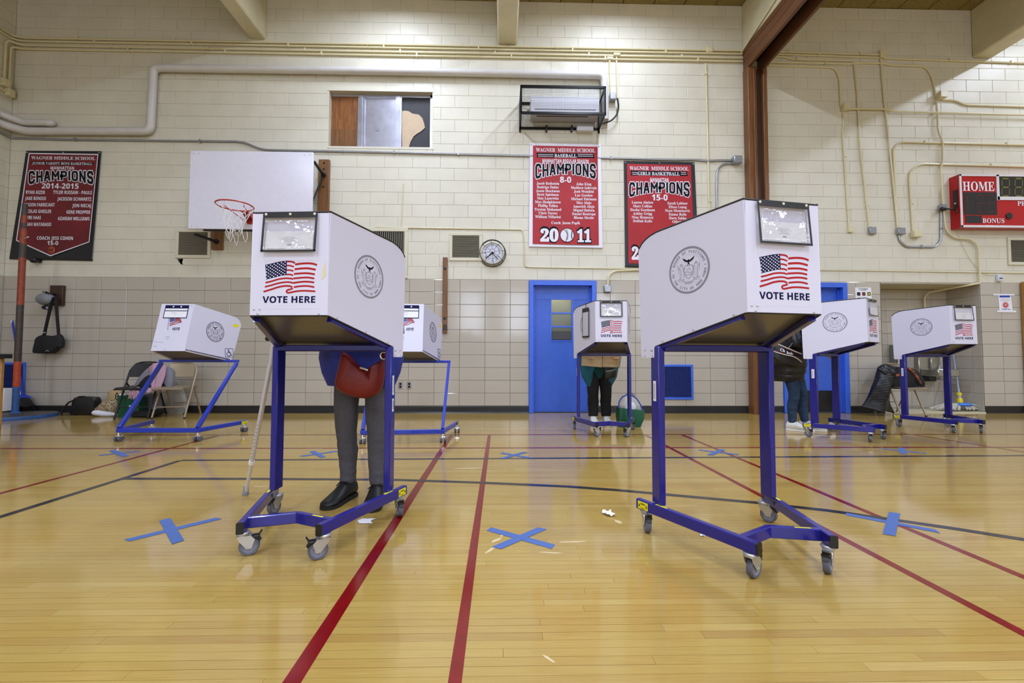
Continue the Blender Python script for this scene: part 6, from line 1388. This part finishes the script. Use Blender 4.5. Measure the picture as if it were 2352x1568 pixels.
# red girls basketball banner
t = ban('red basketball banner with black border, partly hidden by the near seal booth', [(1433, 369), (1595, 372.5), (1606, 616), (1436, 611)], 'banner_black')
patch(t, [(1439.5, 376), (1587, 379), (1596, 609), (1443.5, 604.5)], 'banner_red', 'field', -.002)
patch(t, [(1447, 391.5), (1580, 393.5), (1577.5, 398.5), (1580.5, 404), (1447.5, 402.5), (1450.5, 397)], 'ink_black', 'ribbon', -.0006)
bt(t, [(serif('WAGNER  MIDDLE SCHOOL'), 1514, 391, 136, 9)], 'banner_white', 'lettering', .0004, bold=.005); bt(t, [(serif('GIRLS BASKETBALL'), 1513, 402.5, 97, 8)], 'banner_white', 'lettering', .001, bold=.008)
q = MB()
for y in (395.8, 399.8):
    for xa, xb in ((1452, 1464), (1564, 1576)): ribbon(q, [(xa, y), (xb, y+.3)], 1.2, lambda x, yq: W(x, yq, BD-.001))
q.build('ribbon_stripe', 'banner_white', t, smooth=False, fix=False)
bt(t, [(sansb('MANHATTAN'), 1514.5, 416.8, 42, 8), (sansb('15-0'), 1515.5, 460, 36, 13.5)], 'banner_white', 'lettering', .0008, bold=.012)
champ(t, 1514.5, 442, 139, 24)
bt(t, [(serif(s), 1476, 467.5+i*8.55, w, 6.4) for i, (s, w) in enumerate((('Lauren Abelow', 50), ('Mary Collins', 44), ('Dasha Goodman', 56.5), ('Ashley Grigg', 44), ('Nina Hennessy', 50), ('Delilah Kalle', 44)))]+
      [(serif(s), 1556.5, 469.5+i*8.5, w, 6.4) for i, (s, w) in enumerate((('Sarah Labiner', 46.5), ('Elissa Leung', 41.5), ('Naza Muminovic', 57.5), ('Emma Rolle', 41), ('Hawa Sakho', 40), ('Olivia', 24)))], 'banner_white', 'lettering', .0004, bold=.006)
for bld, m, l, nm in ((.10, 'ink_black', 0, 'numeral_outline'), (.035, 'banner_white', .0015, 'numeral')): bt(t, [(serif('2'), 1459, 595, 16+(3 if bld > .05 else 0), 28+(2 if bld > .05 else 0))], m, nm, l, bold=bld)

# ---------------------------------------------------------------- basketball hoop
t = thing('basketball_hoop', 'white basketball backboard with red rim and torn net on wooden wall mounts', 'basketball hoop', (-3.75, D, 2.9))
yb = 6.55; ps = [W(441, 345, yb), W(722, 350, yb), W(714, 528, yb), W(428, 524.5, yb)]
x0, x1 = (ps[0].x+ps[3].x)/2, (ps[1].x+ps[2].x)/2; z1, z0 = (ps[0].z+ps[1].z)/2, (ps[2].z+ps[3].z)/2
q = MB(); q.cbox((x0, yb, z0), (x1, yb+.03, z1), .004); bbd = q.build('backboard', 'board_white', t)
for dx, dz in ((.05, .04), (.13, .04), (-.05, .04), (-.13, .04), (.05, -.04), (.13, -.04), (-.05, -.04), (-.13, -.04)):
    MB().lathe([(.009, 0), (.006, .003)], 8, (x0+dx if dx > 0 else x1+dx, yb, z0+dz if dz > 0 else z1+dz), (0, -1, 0)).build('bolt', 'zinc', bbd)
rc = V(-3.735, 6.12, 2.985); rr = .229
q = MB(); q.tube([rc+V(rr*math.cos(2*pi*k/40), rr*math.sin(2*pi*k/40), 0) for k in range(40)], .0095, 8, closed=True); rim = q.build('rim', 'rim_red', t)
q = MB(); q.cbox((rc.x-.07, yb-.012, rc.z-.13), (rc.x+.07, yb, rc.z+.02), .004); q.prism([(rc.x-.06, yb-.01, rc.z), (rc.x+.06, yb-.01, rc.z), (rc.x+.04, rc.y+rr-.01, rc.z), (rc.x-.04, rc.y+rr-.01, rc.z)], (0, 0, -.012))
q.prism([(rc.x-.06, yb-.01, rc.z), (rc.x-.06, yb-.01, rc.z-.12), (rc.x-.04, rc.y+rr, rc.z-.01)], (.006, 0, 0)); q.prism([(rc.x+.054, yb-.01, rc.z), (rc.x+.054, yb-.01, rc.z-.12), (rc.x+.034, rc.y+rr, rc.z-.01)], (.006, 0, 0)); q.build('rim_bracket', 'rim_red', t)
for g in (-1, 1): q = MB(); q.tube([(rc.x+g*.055, yb-.01, rc.z-.12), (rc.x+g*.13, rc.y-.02, rc.z-.008)], .006, 6); q.build('rim_strut', 'rim_red', t)
q = MB(); nn = 12
def npt(k, j): a = 2*pi*(k+.5*(j % 2))/nn; r_ = [rr-.005, .185, .15, .118, .1, .095][j]; return rc+V(r_*math.cos(a)+(.0 if j < 3 else .01*math.sin(3*k)), r_*math.sin(a), [-.01, -.09, -.17, -.25, -.33, -.39][j]+(.02*math.sin(k*2) if j > 2 else 0))
for k in range(nn):
    for j in range(5):
        if j == 4 and k % 3 == 0: continue
        q.tube([npt(k, j), npt(k, j).lerp(npt(k, j+1), .5)+V(0, 0, -.005), npt(k, j+1)], .0032, 4); q.tube([npt(k, j), npt(k-1 if j % 2 == 0 else k+1, j+1)], .0032, 4)
for a0, l in ((.5, .12), (2.2, .16), (3.6, .1), (4.4, .15)):
    p = rc+V(.1*math.cos(a0), .1*math.sin(a0), -.38); q.tube([p, p+V(.02, 0, -l*.6), p+V(.045, 0, -l), p+V(.07, 0, -l*.5), p+V(.06, .0, .03)], .0035, 5)
p = npt(6, 2); q.tube([p, p+V(-.02, -.02, -.1), p+V(.04, -.02, -.16), p+V(.1, 0, -.1)], .0035, 5)
q.build('net', 'net_white', t, kind='stuff')
for xa, xb in ((727.5, 757), (485, 516)):
    a, b = W(xa, 573, D-.05), W(xb, 366, D-.05)
    q = MB(); q.cbox((a.x, D-.055, a.z), (b.x, D-.007, b.z), .006); wbd = q.build('mounting_board', 'wood_brown', t)
    for dz in (.06, .16, .45, .75): 
        MB().lathe([(.016, 0), (.012, .012)], 8, ((a.x+b.x)/2, D-.055, b.z-dz if dz < .5 else a.z+.9-dz), (0, -1, 0)).build('bolt', 'iron_black', wbd)
    for zz, ep in ((W(0, 397, D).z, W(722, 372, 6.62) if xa > 600 else W(560, 420, 6.62)), (W(0, 553, D).z, W(690, 535, 6.62) if xa > 600 else W(448, 538, 6.62))):
        xm = (a.x+b.x)/2; q = MB()
        q.tube([(xm, D-.06, zz), ep], .022, 10); q.lathe([(.04, 0), (.04, .02)], 10, (xm, D-.055, zz), (0, -1, 0)); q.ell((xm, D-.075, zz), .03, 8, 6); q.build('support_arm', 'iron_black', t)
    xm = (a.x+b.x)/2; q = MB(); q.tube([(xm, D-.07, W(0, 397, D).z), (xm-.1, yb+.04, z0+.1)], .012, 8); q.build('tie_rod', 'iron_black', t)
for zz in (z0-.02, z1-.2): q = MB(); q.cbox((x0+.2, yb+.03, zz), (x1-.1, yb+.06, zz+.05), .004); q.build('back_rail', 'iron_black', t)

# ---------------------------------------------------------------- vents and grilles
def vent(label, x0, y0, x1, y1, m_f='vent_cream', m_s='vent_slat', nb=22, m_b='vent_black', bw=.05, vert=False):
    a, b = W(x0, y1), W(x1, y0); t = thing('wall_vent', label, 'vent', ((a.x+b.x)/2, D-.007, (a.z+b.z)/2)); dd = .022
    for p0, p1 in (((a.x, a.z), (b.x, a.z+bw)), ((a.x, b.z-bw), (b.x, b.z)), ((a.x, a.z+bw), (a.x+bw, b.z-bw)), ((b.x-bw, a.z+bw), (b.x, b.z-bw))):
        q = MB(); q.cbox((p0[0], D-.007-dd, p0[1]), (p1[0], D-.006, p1[1]), .004); q.build('frame', m_f, t)
    q = MB(); q.box((a.x+bw, D-.0085, a.z+bw), (b.x-bw, D-.0065, b.z-bw)); q.build('backing', m_b, t)
    for i in range(nb):
        q = MB()
        if not vert: z = a.z+bw+(b.z-a.z-2*bw)*(i+.5)/nb; q.prism([(a.x+bw, D-.012, z), (b.x-bw, D-.012, z), (b.x-bw, D-.024, z-.009), (a.x+bw, D-.024, z-.009)], (0, -.001, .0035))
        else: x = a.x+bw+(b.x-a.x-2*bw)*(i+.5)/nb; q.box((x-.005, D-.024, a.z+bw), (x+.005, D-.02, b.z-bw))
        q.build('slat', m_s, t, smooth=False)
    return t, a, b
t, a, b = vent('cream louvred wall vent with a chipped sill below the backboard', 404, 527, 487, 593, nb=26)
q = MB(); q.cbox((a.x+.07, D-.012, a.z-.11), (b.x+.01, D-.006, a.z-.005), .002); q.build('patched_panel', 'cream_paint', t)
q = MB(); q.prism([W(407, 594, D-.012), W(421, 594, D-.012), W(418, 604, D-.012), W(422, 607, D-.012), W(416, 607, D-.012), W(411, 601, D-.012)], (0, .004, 0)); q.build('chipped_hole', 'vent_black', t, smooth=False)
vent('large cream grid vent behind the near left booth', 838, 524, 938, 639, nb=17, vert=True, bw=.06)
vent('cream louvred wall vent between the wooden strip and the clock', 1032, 535, 1108, 599, nb=24)
vent('cream louvred wall vent below the scoreboard at the right edge', 2313, 546, 2385, 609, nb=20)
def blue_grille(label, x0, y0, x1, y1):
    t, a, b = vent(label, x0, y0, x1, y1, 'frame_blue', 'grille_slat', 26, 'grille_dark', .035)
    q = MB()
    for i in range(19): x = a.x+.035+(b.x-a.x-.07)*(i+.5)/19; q.box((x-.003, D-.0275, a.z+.035), (x+.003, D-.0255, b.z-.035))
    q.build('cross_wires', 'grille_slat', t, smooth=False, kind='stuff')
blue_grille('square blue return air grille seen through the near seal booth frame', 1519, 837, 1590.5, 917); blue_grille('blue return air grille behind the rusty post at the left edge', -5, 832, 62, 916)

# ---------------------------------------------------------------- clock, rails, boards
c = W(1131, 581, D-.05); t = thing('wall_clock', 'round white wall clock inside a wire guard', 'clock', c)
q = MB(); q.lathe([(.195, 0), (.195, .045), (.17, .06), (.165, .05)], 36, (c.x, D-.007, c.z), (0, -1, 0), caps=False); q.build('case', 'vent_cream', t)
q = MB(); q.lathe([(.168, .044), (0, .045)], 36, (c.x, D-.007, c.z), (0, -1, 0), caps=False); q.build('dial', 'clock_face', t)
q = MB(); K = lambda x, y: V(c.x+x*.165, D-.054, c.z+y*.165)
for h in range(1, 13): a = pi/2-h*pi/6; text(q, str(h), K(.74*math.cos(a), .74*math.sin(a)-.09), None, .03)
for h in range(60): a = h*pi/30; ribbon(q, [(.9*math.cos(a), .9*math.sin(a)), (.96*math.cos(a), .96*math.sin(a))], .016, K)
q.build('numerals', 'ink_black', t, smooth=False, fix=False)
for nm, a, l, w in (('hour_hand', pi/2-7.64*pi/6, .45, .09), ('minute_hand', pi/2-38.5*pi/30, .85, .06), ('second_hand', pi/2-23*pi/30, .85, .06)):
    q = MB(); K2 = lambda x, y: V(c.x+x*.165, D-.058, c.z+y*.165); ribbon(q, [(-.15*math.cos(a), -.15*math.sin(a)), (l*math.cos(a), l*math.sin(a))], w, K2); q.build(nm, 'ink_black', t, smooth=False, fix=False)
q = MB(); q.lathe([(.018, 0), (.014, .01)], 12, (c.x, D-.058, c.z), (0, -1, 0)); q.build('hub', 'ink_black', t)
q = MB(); cw = V(c.x, D-.14, c.z-.0)
q.tube([V(c.x+.2*math.cos(2*pi*k/36), D-.12, c.z+.2*math.sin(2*pi*k/36)) for k in range(36)], .0055, 6, closed=True); q.tube([V(c.x+.215*math.cos(2*pi*k/36), D-.02, c.z+.215*math.sin(2*pi*k/36)) for k in range(36)], .0055, 6, closed=True)
q.tube([V(c.x+.11*math.cos(2*pi*k/30), D-.145, c.z+.11*math.sin(2*pi*k/30)) for k in range(30)], .003, 5, closed=True); q.tube([V(c.x+.04*math.cos(2*pi*k/20), D-.15, c.z+.04*math.sin(2*pi*k/20)) for k in range(20)], .003, 5, closed=True)
for k in range(8): a = 2*pi*k/8+.12; u = V(math.cos(a), 0, math.sin(a)); q.tube([V(c.x, D-.02, c.z)+u*.215, V(c.x, D-.12, c.z)+u*.2, V(c.x, D-.145, c.z)+u*.11, V(c.x, D-.15, c.z)+u*.04], .003, 5)
q.build('wire_guard', 'iron_black', t)
a, b = W(1016.5, 765), W(1028.5, 592); t = thing('wood_strip', 'tall narrow wooden strip bolted to the wall left of the clock', 'board', ((a.x+b.x)/2, D, a.z))
q = MB(); q.cbox((a.x, D-.05, a.z), (b.x, D-.006, b.z), .005); q.build('plank', 'wood_brown', t)
for z in (W(0, 611).z, W(0, 727).z): MB().lathe([(.022, 0), (.02, .006), (.008, .006)], 12, ((a.x+b.x)/2, D-.05, z), (0, -1, 0)).build('bolt', 'iron_black', t)
q = MB(); q.cbox((a.x-.004, D-.054, W(0, 755).z), (b.x+.004, D-.05, W(0, 741).z), .002); q.build('dark_band', 'wood_dark', t)
a, b = W(121, 702), W(153, 656.5); t = thing('wood_block', 'dark wooden mounting block on the left wall holding the shoulder bag', 'board', ((a.x+b.x)/2, D, a.z))
q = MB(); q.cbox((a.x, D-.06, a.z), (b.x, D-.006, b.z), .006); q.build('block', 'wood_dark', t)
q = MB(); hk = W(128, 676, D-.06); q.tube([hk, hk+V(-.01, -.08, 0), hk+V(-.012, -.14, .02)], .012, 8); q.build('peg', 'iron_black', t)
t = thing('messenger_bag', 'black messenger bag hanging by its strap from the dark wooden block', 'bag', W(113, 790, 6.9))
q = MB(); pillow(q, P8([(352, 745), (372, 660), (385, 610), (440, 578), (560, 590), (620, 570), (650, 620), (648, 700), (600, 720), (560, 765), (370, 765)], 6.95), FRONT, .13, sub=2); q.build('body', 'cloth_black', t)
q = MB(); q.tube(P8([(452, 590), (490, 420), (530, 250), (560, 190), (582, 200), (580, 280), (590, 420), (604, 580)], 6.93), .028, 8, flat=.25); q.build('strap', 'cloth_black', t)
q = MB(); q.box(tuple(W(*z8(446, 558), 6.89)), tuple(W(*z8(464, 548), 6.88))); q.build('buckle', 'zinc', t)
q = MB(); ribbon(q, [(470, 748), (490, 735), (500, 748)], 6, lambda x, y: W(*z8(x, y), 6.88)); q.build('emblem', 'zinc', t, smooth=False, fix=False)
t = thing('cap', 'grey baseball cap hanging on the peg of the dark wooden block', 'cap', W(104, 690, 6.93))
q = MB(); q.ell(W(*z8(468, 210), 6.93), (.12, .1, .095), 18, 12); cp_ = q.build('crown', 'cap_grey', t, smooth=True)
q = MB(); q.tube(P8([(440, 132), (480, 145), (525, 152)], 6.9), .014, 8, flat=.5); q.build('brim', 'cloth_black', t)
q = MB(); q.ell(W(*z8(478, 295), 6.93), (.06, .05, .035), 12, 8); q.build('back_strap', 'cloth_black', t); q = MB(); q.lathe([(.022, 0), (.012, .006)], 12, W(*z8(483, 299), 6.88), (0, -1, 0)); q.build('badge', 'cap_grey', t)
c = W(94, 600); t = thing('bracket_knob', 'small black knob bracket on the wall under the maroon banner', 'bracket', c)
q = MB(); q.lathe([(.03, 0), (.03, .06), (.05, .08), (.05, .12), (.03, .14)], 14, (c.x, D-.007, c.z), (0, -1, 0)); q.build('knob', 'black_plastic', t)
for i, (x, lab) in enumerate(((920, 'left grey double wall socket behind the near left booth'), (940, 'right grey double wall socket behind the near left booth'))):
    a, b = W(x-5, 892.5), W(x+5, 876.5); t = thing('wall_socket', lab, 'socket', ((a.x+b.x)/2, D-.007, a.z), group=None)
    q = MB(); q.cbox((a.x, D-.014, a.z), (b.x, D-.006, b.z), .002); q.build('plate', 'socket_grey', t)
    for z in (.3, .7): MB().lathe([(.018, 0), (.017, .003)], 12, ((a.x+b.x)/2, D-.014, a.z+(b.z-a.z)*z), (0, -1, 0)).build('outlet', 'ink_black', t)
# ---------------------------------------------------------------- scoreboard
SD = 6.93
t = thing('scoreboard', 'red electronic scoreboard with the word HOME at the right edge', 'scoreboard', W(2280, 524, SD))
a, b = W(2211, 524, SD), W(2199, 400, SD); x0 = (a.x+b.x)/2; z0, z1 = W(2260, 522.5, SD).z, W(2260, 401, SD).z; x1 = x0+3.0
xw = W(2180, 470).x
q = MB(); q.add([(x0, SD, z0), (x1, SD, z0), (x1, SD, z1), (x0, SD, z1), (x0-.01, D-.008, z0), (x1, D-.008, z0), (x1, D-.008, z1), (x0-.01, D-.008, z1)], [(0, 1, 2, 3), (4, 7, 6, 5), (0, 4, 5, 1), (3, 2, 6, 7), (0, 3, 7, 4), (1, 5, 6, 2)]); q.build('cabinet', 'score_red', t, smooth=False)
for p0, p1 in (((x0-.004, z0), (x1, z0+.035)), ((x0-.004, z1-.03), (x1, z1)), ((x0-.004, z0), (x0+.03, z1))): q = MB(); q.cbox((p0[0], SD-.012, p0[1]), (p1[0], SD+.002, p1[1]), .003); q.build('frame', 'score_frame', t)
def sp_(x, y): return W(x, y, SD-.006)
def face_box(x0_, y0_, x1_, y1_, m, nm, th=.004):
    p, r_ = W(x0_, y1_, SD), W(x1_, y0_, SD); q = MB(); q.box((p.x, SD-th, p.z), (r_.x, SD, r_.z)); return q.build(nm, m, t, smooth=False)
def seg(cx, cy, w, h, m, par):
    p = lambda x, y: W(cx+x*w/2, cy-y*h/2, SD-.006); q = MB()
    for s in (((-.8, 1), (.8, 1)), ((-.8, 0), (.8, 0)), ((-.8, -1), (.8, -1)), ((-1, .85), (-1, .15)), ((1, .85), (1, .15)), ((-1, -.15), (-1, -.85)), ((1, -.15), (1, -.85))): ribbon(q, list(s), .16 if s[0][0] != s[1][0] else .2, p)
    q.build('digit', m, par, smooth=False, fix=False)
f_ = face_box(2214, 442, 2288, 493, 'score_face', 'score_panel'); seg(2250, 467, 15, 38, 'seg_red', f_); seg(2276, 467.5, 15, 38, 'seg_red', f_)
q = MB(); ribbon(q, [(2221, 452), (2221.5, 466)], 2.4, sp_); ribbon(q, [(2222, 470), (2222.5, 485)], 2.4, sp_); q.build('digit', 'seg_red', f_, smooth=False, fix=False)
face_box(2218, 495.5, 2254, 512, 'score_face', 'bonus_panel')
g = 2.5
for (a0, b0, a1, b1) in ((2289, 401, 2292.5, 460), (2290, 456, 2700, 459.5)): face_box(a0, b0, a1, b1, 'score_frame', 'frame', .012)
f_ = face_box(2294, 404, 2420, 455, 'score_face', 'timer_panel')
for x in (2310, 2340, 2378, 2404): seg(x, 430, 17, 40, 'seg_green', f_)
q = MB(); K = lambda s, x, y, w, h, al: text(q, serif(s), sp_(x, y), w*SD/F_PX, h*SD/F_PX, bold=.004, align=al)
K('HOME', 2248, 438, 77, 23, 'C'); K('BONUS', 2257, 511.5, 53, 11.5, 'L'); K('PERIOD', 2337, 472, 60, 11, 'L'); q.build('lettering', 'letter_white', t, smooth=False, fix=False)
c = W(2317, 496, SD); q = MB(); q.lathe([(.055, 0), (.055, .012), (.04, .016)], 18, (c.x, SD, c.z), (0, -1, 0)); q.build('horn', 'score_face', t)
zc = (z0+z1)/2; q = MB(); q.box((x0-.013, SD+.03, zc-.1), (x0-.004, SD+.1, zc+.2)); q.build('side_label', 'score_face', t, smooth=False)
q = MB(); q.box((x0-.015, SD+.05, zc-.03), (x0-.012, SD+.08, zc-.01)); q.build('side_label', 'letter_white', t, smooth=False)
q = MB(); pp = W(2160, 480, D-.1); q.tube(bend([pp, pp+V(.02, -.02, 0), V(x0-.02, SD+.05, zc-.12), V(x0-.01, SD+.04, zc-.18)], .04), .014, 8); q.ell(pp+V(.03, -.01, 0), (.05, .035, .035), 10, 8); q.build('power_plug', 'black_plastic', t)

# ---------------------------------------------------------------- notices on the right
def notice(label, quad, title):
    ps = [W(*p, D-.012) for p in quad]; t = thing('notice', label, 'poster', ps[0])
    q = MB(); q.prism([ps[3], ps[2], ps[1], ps[0]], (0, .003, 0)); q.build('sheet', 'paper', t, smooth=False)
    return t, lambda u, v: ps[0].lerp(ps[1], u).lerp(ps[3].lerp(ps[2], u), v)+V(0, -.0012, 0)
t, f = notice('white paper notice with three small pictures beside the right blue door', [(1964, 660), (2001, 660), (2003, 699), (1966, 699)], '')
q = MB(); w_ = (f(1, 0)-f(0, 0)).length; text(q, 'In an Emergency', f(.5, .11), w_*.6, .022, bold=.02); ribbon(q, [(.12, .62), (.3, .62)], .03, f); ribbon(q, [(.12, .7), (.8, .7)], .015, f); ribbon(q, [(.3, .17), (.7, .17)], .02, f); q.build('print', 'ink_black', t, smooth=False, fix=False)
for u, m_ in ((.1, 'grille_dark'), (.42, 'ink_red'), (.74, 'mop_yellow')):
    q = MB(); q.face([f(u, .48), f(u+.2, .48), f(u+.2, .28), f(u, .28)]); pc = q.build('picture', 'ink_black', t, smooth=False, fix=False)
    q = MB(); ff = lambda a_, b_: f(a_, b_)+V(0, -.001, 0); q.face([ff(u+.04, .44), ff(u+.15, .44), ff(u+.15, .33), ff(u+.04, .33)]); q.build('picture_colour', m_, pc, smooth=False, fix=False)
t, f = notice('taped white notice with blue heading and red circle at the right edge', [(2293, 677), (2321.5, 677), (2326, 713), (2296, 715)], '')
q = MB(); ribbon(q, [(.08, .1), (.92, .1)], .12, f)
text(q, 'THANK YOU', f(.5, .93), (f(1, 0)-f(0, 0)).length*.7, .022, bold=.02); q.build('print', 'broom_blue', t, smooth=False, fix=False)
q = MB()
for v in (.25, .31, .37): ribbon(q, [(.12, v), (.88, v)], .012, f)
q.build('small_print', 'ink_grey', t, smooth=False, fix=False)
q = MB(); sc_ = lambda x, y: f(.5+x*.26, .63-y*.21); disc2(q, (0, 0), .72, sc_, 20); ring2(q, .92, .1, sc_, 24); q.build('stop_emblem', 'ink_red', t, smooth=False, fix=False)
q = MB(); sc2_ = lambda x, y: sc_(x, y)+V(0, -.0012, 0); ribbon(q, [(-.4, .2), (.4, .2)], .1, sc2_); ribbon(q, [(-.4, -.1), (.4, -.1)], .1, sc2_); ribbon(q, [(0, .5), (0, -.5)], .1, sc2_); q.build('emblem_mark', 'paper', t, smooth=False, fix=False)
for (xa, ya, xb, yb2) in ((2281, 675, 2330, 678), (2290, 713, 2334, 717)):
    q = MB(); a, b = W(xa, yb2, D-.014), W(xb, ya, D-.014); q.box((a.x, D-.0155, a.z), (b.x, D-.0145, b.z)); q.build('masking_tape', 'paper', t, smooth=False)
a, b = W(2285, 646.5), W(2297, 631); t = thing('intercom', 'small pale intercom box on the wall right of the alcove', 'intercom', ((a.x+b.x)/2, D, a.z))
q = MB(); q.cbox((a.x, D-.05, a.z), (b.x, D-.007, b.z), .006); q.build('case', 'intercom', t); q = MB(); q.box((a.x+.02, D-.052, a.z+.04), (b.x-.02, D-.05, a.z+.055)); q.build('button', 'ink_navy', t)
q = MB(); p = W(2198, 528, D-.02); q.tube([p, W(2210, 560, D-.02), W(2225, 590, D-.02), W(2250, 622, D-.02), W(2270, 632, D-.02), W(2285, 632, D-.02)], .004, 5); q.build('cable', 'conduit_paint', t)
a, b = W(2346, 762), W(2353, 648); t = thing('wood_rail', 'upright oak rail at the right edge of the tiled wall', 'rail', ((a.x+b.x)/2, D, 0))
q = MB(); q.cbox((a.x-.01, D-.09, 0.0), (b.x+.04, D-.008, b.z), .015); q.build('post', 'oak_rail', t)
t = pipe('cream conduit bending into the alcove from the crooked conduit', [(2251, 650)], .0145, d=D-.045, extra=[(7.62, D+.04, 2.09), (7.45, D+AD-.06, 2.05), (7.45, D+AD-.05, 1.6)], rb=.12)
